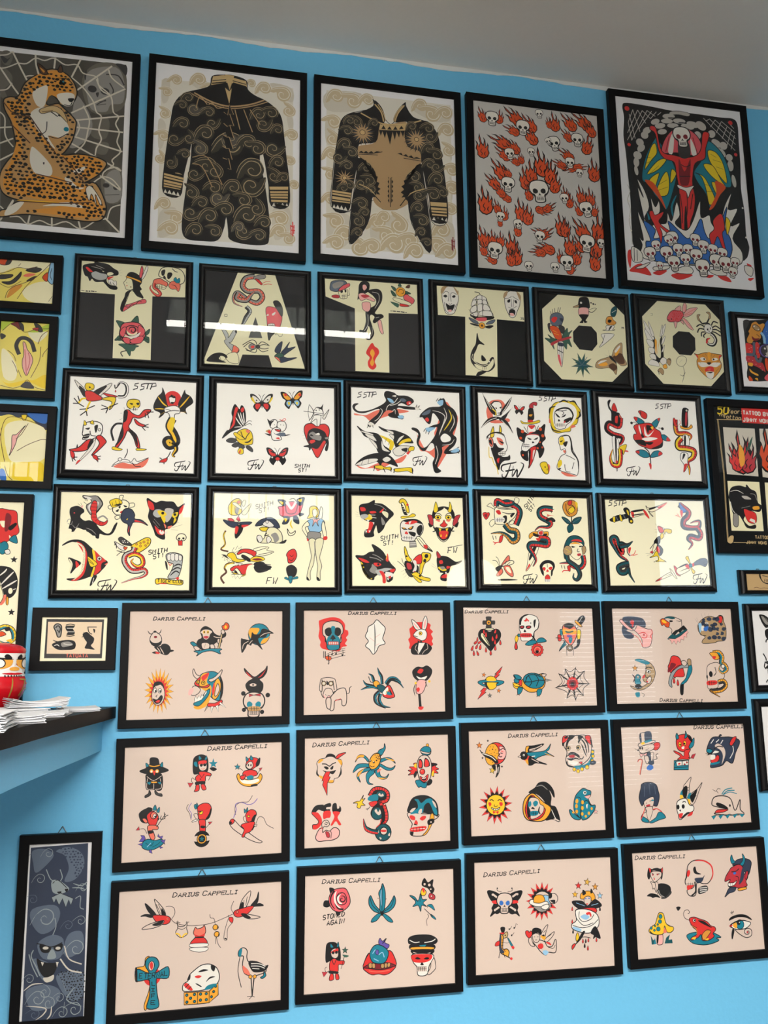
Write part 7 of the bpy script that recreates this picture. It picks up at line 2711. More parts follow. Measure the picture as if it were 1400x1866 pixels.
(1470.5, 26.4, 475.8, 343.0, 422.5, 298.1, -0.22, 'flat', 2, 'blush', 'framed blush flash sheet of moon face, eagle head and leopard head', 'blush flash sheets', '''Y 4.4 k 19.7 1.9 -126 -288 DARIUS CAPPELLI
f a -346,239 -297,247 -237,241 -204,229 -188,198 -195,177 -219,183 -256,191 -279,171 -325,157 -282,137 -279,113 -306,104 -342,116 -358,157 -348,198
F 3.9 P -367,222 -353,227 -315,188 -259,147 -224,102 -220,51 -167,61 -147,136 -154,164 -182,167 -225,183 -248,191 -265,164 -288,157 -324,171 -366,212
f r -303,210 -283,225 -269,212 -278,191 -289,198
l 4.8 r -244,136 -206,145 -185,126 -198,109 -223,113
c M -206 130 7.2
l 4.9 r -154,164 -146,143 -160,123 -154,102
l 3.9 r -289,137 -246,109 -220,55
l 3.9 k -314,215 -295,222 -280,215
e t -299 210 7.2 3.6 0.1
f r -289,187 -276,191 -280,179
F 3.9 _ -81,215 -65,229 -33,245 12,243 57,226 64,216 67,157 96,136 50,129 11,126 -11,136 -9,164 -38,184
f T -65,229 -33,247 12,241 19,233 -4,229 -34,235
F 3.9 o -86,222 -64,233 -35,215 -21,205 -31,177 -53,183 -60,195 -75,188 -82,198
f q -76,222 -57,223 -42,205 -66,206
f k -20,222 2,220 -2,212 -20,211
t 3.9 k 26,219 56,216 66,229
p k -11,136 11,126 36,150 50,136 67,164 82,150 103,162 77,191 37,164 14,157
f T -11,133 11,126 43,140 90,164 97,150 49,122 17,105 -29,98 -43,105
P 2.9 P -42,107 -22,92 -16,71 1,91 14,66 28,91 42,78 51,102 70,95 75,119 94,112 94,136 106,144 98,157 49,122 9,103
F 4 N 182,198 219,233 267,249 313,240 338,255 362,248 366,216 378,178 377,129 363,94 315,87 283,77 206,74 204,94 225,115 195,132 178,160
F 4 r 324,226 341,251 360,241 351,209 333,205
S 34 17.7 a 219,226 305,240 364,198 369,101 292,87 214,80 241,122 281,143 215,184
f U 182,198 201,204 207,177 192,143 182,157
f w 204,184 223,181 217,157 201,157
f u 222,177 254,183 240,153 219,157
l 4 k 181,195 184,157 195,129 233,122
e w 244 204 10.3 5.9 0.1
c k 244 204 4.4
t 3 k 216,237 207,268
t 3 k 235,240 234,272
t 3 k 255,240 261,267
t 3 k 178,205 161,233
t 3 k 182,209 173,240
F 3.8 N -279,-30 -248,-23 -204,-33 -168,-54 -148,-85 -146,-122 -168,-168 -208,-201 -253,-217 -297,-210 -321,-188 -282,-200 -237,-194 -206,-175 -227,-161 -233,-134 -215,-114 -208,-81 -212,-54
f t -279,-30 -248,-23 -196,-37 -179,-51 -205,-57
F 3.8 _ -204,-148 -180,-128 -175,-155 -191,-175 -209,-168
f r -237,-137 -218,-118 -218,-134 -230,-144
f r -209,-161 -198,-161 -204,-171
l 5.7 k -213,-87 -192,-74 -166,-81
E 2.9 w -190 -101 15.6 9.9 -10.6
c k -190 -102 6.4
l 4.8 k -217,-114 -207,-141 -180,-128
m star -282 -79 44 0.5 O O
F 3.8 t -285,-134 -265,-117 -246,-134 -253,-154 -247,-174 -266,-181 -287,-174
C 2.9 w -266 -135 8.5
c k -266 -136 4.2
F 2.9 m -306,-117 -285,-139 -302,-167 -287,-147
f t -291,-234 -261,-229 -262,-257 -282,-259
f k -291,-188 -258,-181 -241,-201 -275,-210
l 2.8 k -247,-234 -229,-244 -237,-258
F 4.8 r -53,-75 -40,-48 -26,-11 1,-4 34,-22 48,-83 57,-131 -1,-133 -34,-116
f m -29,-48 -42,-75 -54,-82 -53,-109 4,-62
F 3.9 r -33,-109 -9,-143 -1,-137 57,-132 35,-62
F 3.8 B -57,-177 -37,-116 3,-83 42,-63 88,-56 109,-77 41,-83 1,-103 -33,-157 -35,-202
F 3.9 _ 44,-39 67,-35 81,-53 64,-70 46,-59
F 3.9 t 95,-63 112,-63 112,-104 72,-165 48,-185 39,-245 22,-242 27,-184 66,-144
f k 26,-191 48,-185 39,-245 22,-242
F 3.9 N 87,-29 109,-28 109,-63 89,-64
m drop -18 -160 43 0.7 r
m drop 8 -174 44 0.7 r
F 3.9 _ 217,-119 225,-71 265,-51 303,-51 332,-79 342,-134 317,-161 290,-162 286,-208 220,-214 218,-166
e k 245 -122 13.1 18.9 -0.6
l 4.9 k 278,-78 283,-113 265,-133
e k 217 -139 5.8 13 -0.6
f r 217,-166 280,-163 278,-188 216,-191
z 2.9 k 216,-177 279,-175
z 2.9 k 232,-165 230,-191
z 2.9 k 247,-165 245,-191
z 2.9 k 263,-166 260,-190
n 34 t g 270,11 313,14 334,-13 326,-51 348,-65 361,-93 329,-113 307,-92 322,-58
n 32 d g 293,-174 332,-168 345,-195 311,-222 257,-228 235,-224 256,-242 300,-268
F 3.9 g 247,11 278,18 305,8 313,-24 282,-30 261,-9
f r 268,-9 291,-10 282,-27 267,-23
C 4.9 w 336 -73 13.2'''),
(0.1, -358.6, 478.3, 348.7, 432.0, 303.4, 0.39, 'flat', 2, 'blush', 'framed blush flash sheet of six small red devil figures', 'blush flash sheets', '''Y 4.6 k 22 -0.8 16 268 DARIUS CAPPELLI
F 3.8 k -351,172 -319,185 -312,199 -298,202 -297,234 -285,242 -263,239 -251,229 -243,196 -219,185 -195,169 -239,157 -275,155 -318,157
F 3.9 g -301,204 -273,198 -242,204 -242,195 -273,190 -302,196
F 2.9 t -315,192 -318,215 -301,199
F 2.9 t -242,196 -229,216 -227,190
f k -311,156 -232,153 -229,68 -273,68 -312,73 -317,121
C 2.9 g -287 170 11.4
C 2.9 g -257 168 11.5
c w -287 168 5.7
c w -257 167 5.7
f r -279,169 -266,169 -271,146
l 2.9 _ -311,142 -274,119 -232,142
l 2.9 _ -307,131 -309,78 -277,73
l 2.9 _ -239,128 -232,78 -266,71
z 2.9 _ -273,119 -272,71
F 2.9 g -291,114 -258,113 -258,104 -291,106
F 2.9 t -310,110 -288,113 -295,95
F 2.9 t -253,108 -233,110 -238,95
F 3.8 d -296,67 -287,45 -315,29 -318,40 -301,50
F 3.8 d -266,66 -261,44 -228,32 -230,46 -247,49
f k -60,146 -63,218 -46,242 -16,249 13,237 22,207 20,157 -7,147 -29,144
F 3.9 _ -32,202 -8,212 10,202 13,171 -8,159 -27,169
f r -30,212 8,215 9,199 -30,195
c k -17 190 8
c k 2 191 8
l 3.9 k -23,193 10,195
l 2.9 r -18,171 -8,168 1,172
F 3 t -31,219 -31,243 -15,226
F 3 t 0,218 10,241 15,222
F 3.9 t -56,189 -58,209 -41,210 -37,181
F 3.9 r -29,155 7,154 37,142 35,130 9,130 4,100 -36,100 -48,124 -29,144
f k -47,101 4,103 1,81 -21,88 -44,83
F 3.9 r -44,83 -27,84 -28,55 -53,49 -46,66
F 3.9 r -17,83 1,86 12,60 -7,56
z 3.9 k -29,144 -13,122 0,143
c k -20 115 3.6
l 2.9 k -51,113 -65,124 -69,107 -61,96
P 2.9 M -90,98 -59,95 -77,73
z 3 k 40,141 24,106
p t 49,226 55,204 73,204 59,190 66,176 49,184 36,175 39,192 25,204 43,205
f k 29,171 49,177 70,165 50,155
F 4 r 229,177 243,213 266,221 296,214 307,192 289,171 259,154 241,158
F 4 _ 232,177 247,197 266,196 271,172 255,158 240,163
f k 287,189 303,216 312,214 307,181 290,169
F 3 t 233,202 231,227 245,208
F 3 t 255,209 258,233 272,210
e k 245 180 3.7 7.4 -2.3
e k 259 179 3.7 7.4 -2.3
F 4 g 181,128 192,135 207,112 252,100 297,109 311,131 323,115 312,86 282,66 245,63 207,76 185,103
f w 200,106 244,96 297,103 304,90 267,77 215,83
f k 259,70 289,76 297,66 267,62
F 4 r 222,148 259,154 289,145 293,123 244,117 214,127
F 4 r 199,120 229,126 222,105 207,102
f t 237,118 266,124 274,106 244,100
l 3 k 293,123 311,152
P 3 M 304,159 323,163 313,146
l 3 k 214,152 188,171
m star 183 173 37 2.4 t t
f k -343,-82 -348,-53 -327,-34 -313,-29 -299,-22 -277,-29 -284,-57 -305,-77 -300,-105 -329,-101
F 3.8 r -305,-63 -277,-43 -252,-58 -243,-80 -247,-94 -261,-124 -289,-116 -301,-91
E 3.8 R -269 -66 17 18.4 -3
E 2.9 w -264 -70 8.5 11.3 -3
c k -261 -73 5
F 2.9 t -274,-36 -262,-11 -254,-39
F 2.9 t -254,-46 -239,-24 -240,-52
l 3.8 k -251,-86 -240,-84 -245,-94
F 3.8 R -329,-82 -312,-80 -300,-99 -314,-103
F 3.8 R -300,-122 -268,-117 -245,-125 -246,-141 -274,-141 -267,-155 -259,-184 -273,-197 -291,-168
f k -298,-145 -269,-146 -271,-159 -294,-161
l 3.8 k -252,-128 -205,-61
l 3.8 k -227,-70 -233,-87 -216,-88 -202,-72 -191,-69
z 3.8 k -213,-53 -208,-89
l 2.8 k -302,-160 -317,-135 -338,-134
P 2.8 M -361,-140 -346,-120 -341,-139
F 3.8 t -325,-232 -321,-201 -294,-189 -259,-198 -224,-193 -212,-214 -244,-237 -286,-248
l 3.8 T -308,-209 -279,-224 -266,-204
l 3.8 T -272,-232 -244,-219 -230,-206
l 3.8 U -300,-230 -280,-210
P 2.8 v -343,-200 -328,-180 -336,-167 -316,-170 -309,-187 -322,-201
P 2.8 v -350,-213 -323,-208 -329,-221
P 2.9 v -245,-178 -243,-164 -234,-180 -217,-176 -222,-193
P 2.9 v -230,-199 -202,-197 -209,-209 -204,-222
P 2.8 v -286,-245 -279,-242 -271,-266 -288,-257
P 2.8 v -237,-227 -215,-238 -229,-242
F 3.9 r -33,-34 -5,-16 28,-19 43,-45 36,-73 15,-100 -6,-106 -25,-98 -30,-70
f k 11,-100 29,-73 38,-45 44,-59 33,-94 15,-106
F 2.9 t -46,-44 -52,-26 -45,-18 -35,-38
F 2.9 t -41,-34 -38,-11 -31,-29
F 2.9 y -25,-70 -7,-55 -5,-70 -18,-75
l 4.8 k -29,-56 -11,-58
F 2.9 _ -53,-72 -34,-70 -29,-98 -39,-98
F 2.9 w -61,-107 -35,-98 -32,-105 -59,-113
l 2.9 k -67,-100 -76,-67 -93,-38 -83,-17
l 2.9 v -68,-96 -65,-68 -82,-39 -66,-10
F 3.9 r -25,-105 8,-104 12,-136 9,-171 -17,-166 -21,-134
f k -13,-134 10,-137 5,-149 -14,-145
l 2.9 k 11,-150 37,-123
P 2.9 M 25,-117 49,-116 34,-131
C 3.9 k -7 -204 42
f _ -49,-189 35,-190 35,-214 -48,-215
C 3.9 g -7 -204 26
c k -7 -204 19.3
m star -7 -204 40 3.2 t T
F 3.9 r 231,-112 234,-83 257,-63 283,-68 292,-90 276,-114 251,-129
f k 265,-114 279,-93 290,-93 279,-129 268,-132
F 2.9 t 225,-79 223,-56 235,-69
F 3 t 234,-73 240,-49 244,-67
F 2.9 y 238,-96 253,-93 252,-104
F 2.9 _ 218,-104 231,-97 236,-126 225,-123
F 3.9 _ 142,-125 157,-108 172,-116 202,-149 247,-184 299,-222 325,-238 306,-243 262,-227 217,-200 173,-169 151,-147
F 3.9 r 143,-128 150,-111 165,-108 169,-123 154,-136
c k 150 -127 6.5
F 3.9 r 206,-143 246,-130 283,-132 261,-178 232,-190 225,-207 211,-203 224,-168
F 2.9 _ 276,-146 294,-142 291,-154
l 3.9 k 283,-150 269,-174
l 3 k 291,-136 305,-105 331,-110 350,-147 388,-170
l 3.9 v 165,-101 179,-59 175,-30 208,-21 245,-34 275,-28 297,-4
l 2.9 k 176,-87 172,-44 201,-21 245,-19 269,14'''),
(495.4, -349.3, 474.5, 347.1, 427.9, 302.6, -0.07, 'flat', 2, 'blush', 'framed blush flash sheet of clown, corn octopus and flexed arm', 'blush flash sheets', '''Y 4.4 k 22 -1.3 -382 251 DARIUS CAPPELLI
F 3.8 r -247,185 -230,206 -187,214 -212,197 -237,181
F 3.7 _ -308,187 -297,205 -276,209 -253,199 -246,181 -219,177 -209,153 -218,126 -216,96 -233,76 -255,70 -262,50 -290,51 -311,72 -339,83 -359,101 -353,134 -357,161 -339,181
f k -308,187 -297,207 -276,210 -252,197 -247,181 -265,192 -290,193
f k -216,129 -213,96 -233,75 -223,103
f k -359,101 -353,129 -350,100 -329,81
f g -351,161 -339,180 -318,179 -339,161
f g -237,176 -212,170 -213,143 -226,157
f g -297,59 -262,63 -265,50 -286,50
f g -345,90 -325,86 -304,65 -332,73
l 5.6 k -327,155 -304,153 -284,141 -265,154 -246,160
f k -317,138 -300,140 -288,129 -300,122
f k -279,130 -262,143 -263,126 -274,121
f k -324,120 -297,112 -265,114 -246,118 -262,96 -283,101 -304,105
P 3.7 r -304,111 -279,111 -288,85 -279,81 -293,51 -296,45 -298,-21 -311,12 -324,39 -318,62 -328,59 -318,86
F 3.8 t 0,199 11,223 37,234 41,259 48,234 37,210 24,194
F 3.8 t -54,172 -83,197 -115,194 -133,157 -115,181 -83,183 -58,158
f g -83,197 -115,194 -130,167 -112,185 -83,185
F 3.8 t -54,145 -98,149 -126,140 -147,100 -112,123 -83,128 -51,127
F 3.8 t -47,124 -83,118 -116,99 -123,72 -102,44 -112,75 -102,92 -69,104 -40,110
f g -83,117 -115,98 -120,75 -108,85 -98,98
F 3.8 t -37,117 -66,90 -68,56 -55,32 -27,31 -52,42 -49,69 -19,96
F 3.8 t -19,116 -5,75 24,57 53,62 66,87 46,69 17,77 7,115
f g 2,68 24,57 53,64 31,65
F 3.8 t -4,139 18,128 54,107 90,109 105,132 83,118 54,124 14,146
F 3.8 t 18,170 62,179 94,164 106,143 83,162 54,165 18,152
f g 47,176 94,164 98,156 62,167
F 3.8 t -40,148 3,153 10,125 -12,109 -40,110
E 4.8 g -17 160 31 49 -26
S 12 4.2 k -18,202 18,201 22,170 -11,164
c k -43 163 6.3
c w -45 165 2.8
c k -23 154 6.3
c w -24 157 2.8
l 3.8 k -46,137 -34,129 -19,133
f R -1,112 23,115 14,105 -1,95
C 2.9 g 302 242 8.6
F 3.9 t 259,214 283,234 313,230 323,212 315,187 275,186
F 3.9 _ 257,214 271,207 312,199 323,210 319,196 297,190 264,199
F 3.9 r 237,138 215,139 222,122 189,121 207,105 181,102 199,89 181,75 214,77 221,60 236,87
F 3.9 r 318,136 359,131 347,118 369,103 350,97 365,79 339,80 335,59 317,84
f k 215,77 221,56 236,83 229,97
f k 324,136 359,130 340,121 325,118
f q 222,136 237,138 235,114 218,122
f q 324,84 339,97 333,63 317,77
F 4.8 _ 236,121 248,169 278,186 308,174 324,132 320,70 301,36 275,30 250,45
f k 244,114 246,155 258,165 270,148 269,113
f r 248,119 250,152 259,156 266,141 263,116
f k 279,120 282,161 291,169 309,153 314,122
f r 284,122 286,156 293,161 306,147 307,124
C 3.9 r 268 91 15.7
c R 264 96 5
F 3.8 r 252,66 276,56 303,76 297,43 275,33 257,45
f k 261,55 279,49 296,61 286,42 268,42
z 4.8 w 265,53 288,56
F 3.8 t 224,39 250,45 275,27 294,30 289,2 271,0 256,7 242,4
f k 297,29 316,49 328,35 315,15 293,12
f k -386,-112 -363,-76 -318,-72 -321,-105 -346,-97 -363,-110
f k -317,-75 -279,-63 -276,-83 -300,-86 -301,-96 -282,-97 -282,-106 -317,-110
f k -265,-71 -244,-66 -239,-95 -228,-93 -225,-80 -216,-96 -223,-116 -265,-112
f r -386,-112 -363,-110 -346,-117 -328,-148 -332,-180 -356,-202 -380,-201 -380,-178 -356,-176 -347,-160 -367,-136
f r -317,-110 -279,-107 -279,-140 -297,-144 -319,-148
f r -265,-112 -223,-116 -237,-145 -216,-182 -230,-186 -247,-164 -266,-185 -277,-183 -256,-141
l 3.7 k -380,-201 -380,-178 -356,-176 -347,-160 -367,-136 -386,-112 -363,-76 -318,-72
F 4.6 P -323,-201 -339,-200 -356,-225 -363,-251 -346,-269 -304,-267 -269,-266 -234,-251 -226,-222 -238,-203 -262,-200 -283,-216 -304,-211 -323,-222
F 3.7 _ -323,-201 -328,-174 -314,-158 -293,-159 -284,-179 -297,-192 -314,-189
l 3.7 k -314,-175 -297,-182
l 3.7 k -308,-165 -290,-174
l 3.7 r -332,-194 -323,-201
F 2.7 M -305,-218 -286,-226 -283,-249 -297,-249 -304,-235
l 3.7 k -283,-216 -273,-226 -276,-256
n 43 k r -42,-38 -20,-6 16,-4 48,-23 44,-56 1,-65 15,-96 -14,-108 -28,-134 -7,-155 29,-143 18,-183 50,-158
E 5.7 T 17 -27 29 21 -2.2
f _ 1,-28 12,-20 17,-31 27,-23 34,-36 16,-39
f t -60,-45 -42,-30 -6,-27 1,-55 -20,-64 -56,-58
F 2.8 r -53,-71 -13,-62 -3,-73 -28,-94 -44,-90
l 3.7 k -49,-93 -57,-103 -72,-105
l 2.8 k -57,-101 -64,-112
C 4.7 T -5 -132 35
f _ -21,-118 -10,-108 0,-125 11,-110 18,-129 2,-142
n 42 k r 26,-89 40,-137 36,-177 10,-196
C 5.6 T 28 -238 47
C 5.6 _ 32 -231 21
f _ -11,-232 1,-222 2,-239
f _ 6,-263 19,-269 12,-276
f _ 56,-255 67,-242 68,-259
f r 15,-224 46,-226 42,-236 17,-234
n 28 T r -1,-236 -43,-227 -75,-206 -87,-157
l 4.7 r 18,-163 10,-189 -11,-208
F 3.7 q -147,-70 -124,-60 -106,-58 -85,-27 -92,-51 -76,-45 -92,-68 -76,-84 -99,-85 -106,-99 -124,-93 -122,-71
F 4.7 _ 178,-136 184,-170 201,-198 193,-225 194,-262 265,-267 302,-236 322,-190 355,-171 357,-151 275,-147
f k 178,-136 181,-96 204,-56 248,-41 299,-46 343,-75 360,-117 357,-164 334,-157 275,-142
f t 217,-63 240,-64 258,-85 292,-63 325,-68 349,-123 352,-154 334,-146 306,-87 276,-100 264,-140 224,-142 191,-144 210,-127 236,-112 233,-81
f _ 188,-130 203,-114 225,-111 202,-134
f _ 239,-142 246,-122 261,-119 257,-143
f _ 324,-74 342,-89 349,-116 335,-102
f r 186,-154 202,-151 219,-162 216,-179 194,-174
f r 247,-173 260,-160 282,-158 283,-171 263,-184
f r 223,-179 212,-202 230,-206 235,-193
f k 216,-199 212,-205 234,-208
f r 194,-221 281,-215 277,-235 244,-244 195,-242
z 2.8 w 193,-230 277,-227
z 2.8 k 208,-220 208,-242
z 2.8 k 226,-219 226,-243
z 2.8 k 244,-219 244,-242
z 2.8 k 263,-217 262,-239
f k 192,-243 208,-244 204,-262 193,-262
F 3.8 g 312,-156 326,-146 333,-177 302,-236 280,-262 262,-265 295,-229
F 3.8 k 296,-185 326,-177 331,-197 299,-208
c _ 314 -194 4.9'''),
(986.0, -342.6, 475.3, 347.9, 426.5, 301.2, -0.26, 'flat', 2, 'blush', 'framed blush flash sheet of sun face, hooded reaper and bulldog', 'blush flash sheets', '''Y 4.5 k 21 -0.6 -175 256 DARIUS CAPPELLI
C 4.7 r -256 166 64
E 3.8 g -281 161 43 64 -9.6
S 21 3.5 k -299,209 -256,215 -238,180 -244,127 -295,115 -321,156
F 3.8 P -234,206 -205,200 -191,166 -207,133 -240,132 -245,147 -232,160 -241,170 -232,184
l 4.7 k -231,184 -212,193 -198,186
l 4.7 k -228,168 -213,165
l 4.7 k -239,150 -225,145 -218,150
l 3.8 r -224,180 -209,173
F 3.8 k -358,190 -337,170 -279,151 -244,117 -259,109 -287,131 -330,153
l 4.7 w -341,168 -287,148 -259,124
F 3.8 k -283,94 -263,97 -264,67 -275,71
F 3.8 k -251,97 -235,96 -242,53 -262,27 -249,67
l 3.8 w -242,87 -248,53
m star -359 216 43 1.5 o O
m star -282 69 46 11.8 G y
m star -305 241 16.8 1.4 k k
m star -341 142 16.7 1.6 k k
m star -221 89 16.8 1.7 k k
F 3.8 k -61,202 -13,205 53,214 1,181 -44,169 -59,176
l 4.8 _ -43,182 1,191 39,207
l 3.8 _ -44,175 -6,181
F 3.8 g -68,186 -59,202 -43,201 -53,176 -45,155 -65,161
F 3.8 t -63,164 0,167 53,173 80,193 96,214 83,179 67,166 115,137 67,149 14,136 -9,126 -45,145
f g 56,160 111,137 67,151
f r -86,129 -45,145 -9,126 -31,121 -68,118
C 4.8 k -80 148 23
c w -80 151 6.4
c k -80 150 2.8
F 2.9 _ -99,150 -119,142 -100,139
F 3.8 k -45,141 -23,137 6,116 68,92 -2,103 -32,91 -54,96
l 4.8 _ -31,128 13,106
f g -71,122 -55,123 -53,94 -67,108
l 5.7 w -30,141 -8,144
F 4.9 _ 183,238 199,257 260,258 321,259 354,234 363,192 349,131 305,91 251,72 202,80 189,114 199,162 181,197
F 3.9 r 172,214 177,252 200,258 210,241 190,221
F 3.9 r 321,248 340,258 359,248 364,202 342,213
f k 171,214 174,196 189,221
f k 355,248 372,185 358,206
f k 184,248 211,258 199,241
f k 218,258 256,257 236,237 213,220 195,169 193,203
f k 275,256 313,249 274,225 284,208
t 8.8 k 290,242 318,207 330,145
t 7.8 k 305,249 337,207 342,151
t 7.8 k 296,208 309,173 326,131
t 7.8 k 281,225 317,179
F 2.9 n 196,189 215,197 224,182 206,169
c k 209 184 7.9
F 2.9 n 261,191 280,200 288,184 271,170
c k 273 185 8
f k 202,148 229,161 262,153 284,132 261,136 232,147
f M 213,141 245,144 246,129 217,129
l 5.8 k 193,135 224,148 254,143 291,118 307,132
f k 197,124 222,110 253,119 287,112 261,126 231,126
t 9.7 k 196,111 202,83 251,70
f w 207,111 267,102 251,82 214,93
F 2.9 r 275,98 296,101 291,88
l 19.6 t 370,171 359,116 319,77 243,69
C 2.9 q 367 158 9.4
C 2.9 q 368 133 9.4
C 2.9 q 362 106 9.4
C 2.9 q 326 69 12.3
C 2.9 q 292 58 10.8
C 2.9 q 266 47 10.8
C 2.9 q 242 58 10.8
E 3.9 a 366 94 20 10.9 8.3
B 2.8 r 14 -267 -132 105 110 57 63 7.8
B 2.1 k 14 -267 -130 77 81 55 61 7.8
C 4.7 q -267 -130 59
f r -313,-117 -299,-114 -294,-127 -306,-137
f r -245,-118 -227,-117 -224,-132 -238,-138
l 4.7 k -304,-104 -291,-99 -279,-108
l 4.7 k -255,-107 -241,-101 -227,-110
l 3.7 k -274,-128 -278,-135 -267,-140 -256,-135
F 3.7 w -295,-144 -268,-153 -242,-145 -249,-157 -268,-161 -288,-156
z 2.8 k -282,-148 -282,-159
z 2.8 k -268,-151 -268,-161
z 2.8 k -255,-149 -255,-160
f r -286,-165 -268,-168 -250,-167 -257,-181 -268,-171 -282,-180
F 4.7 k -57,-67 -16,-41 7,-15 48,-10 81,-31 102,-65 104,-102 83,-65 72,-58 85,-98 79,-145 112,-160 134,-240 87,-225 42,-227 60,-164 33,-110 -10,-75
l 3.8 w 75,-151 109,-226 131,-237
t 5.7 s -8,-35 29,-29 65,-57
f _ 109,-223 134,-240 94,-227
F 5.6 g -53,-229 -88,-205 -98,-158 -85,-105 -47,-74 -17,-78 32,-123 82,-165 35,-230
F 4.7 r -46,-226 -77,-199 -83,-152 -55,-93 -25,-88 17,-143 45,-170 14,-215
f k -55,-93 -25,-94 -12,-121 -60,-212 -74,-159
F 3.8 _ -51,-100 -18,-98 3,-109 13,-136 35,-150 30,-183 -1,-208 -31,-219 -52,-216 -51,-180 -64,-139
f t -60,-123 -48,-117 -43,-135 -53,-150 -63,-143
f t -33,-127 -15,-115 -1,-125 -7,-142 -24,-148
f k -46,-160 -35,-151 -22,-164
f t -51,-176 -3,-176 -8,-198 -48,-200
z 2.8 k -51,-186 -6,-187
z 2.8 k -33,-177 -34,-200
z 2.8 k -18,-178 -19,-200
t 8.5 k 9,-149 1,-175 11,-195
F 4.8 t 208,-177 229,-198 251,-218 269,-229 257,-237 228,-231 206,-210 197,-180
F 4.8 t 230,-184 228,-144 242,-97 274,-65 297,-55 326,-67 343,-74 338,-101 324,-117 337,-148 351,-162 320,-174 273,-226 251,-212
F 4.8 t 276,-233 270,-199 292,-140 315,-127 337,-155 367,-156 357,-189 318,-228 287,-239
c w 303 -81 10.7
c k 304 -81 5.7
f P 302,-100 338,-94 324,-115 309,-110
l 3.9 k 302,-100 338,-93
e g 249 -128 9.2 14.2 -12.1
e g 245 -157 8.5 12.8 -2.2
e g 245 -188 8.5 11.3 -2.3
e g 285 -136 9.3 12.1 -2.2
e g 282 -169 9.2 12.1 -2.2
e g 280 -203 8.5 10.6 -2.3
e g 302 -218 7.8 7.8 -2.3
e g 323 -201 7.8 10 -2.3
e g 222 -192 7.8 6.4 -2.3
e g 343 -175 7.1 8.6 -2.2
l 3.8 k 242,-104 275,-119 265,-226
f w 307,-154 318,-147 313,-174
m star 369 -194 30 2.3 P P'''),
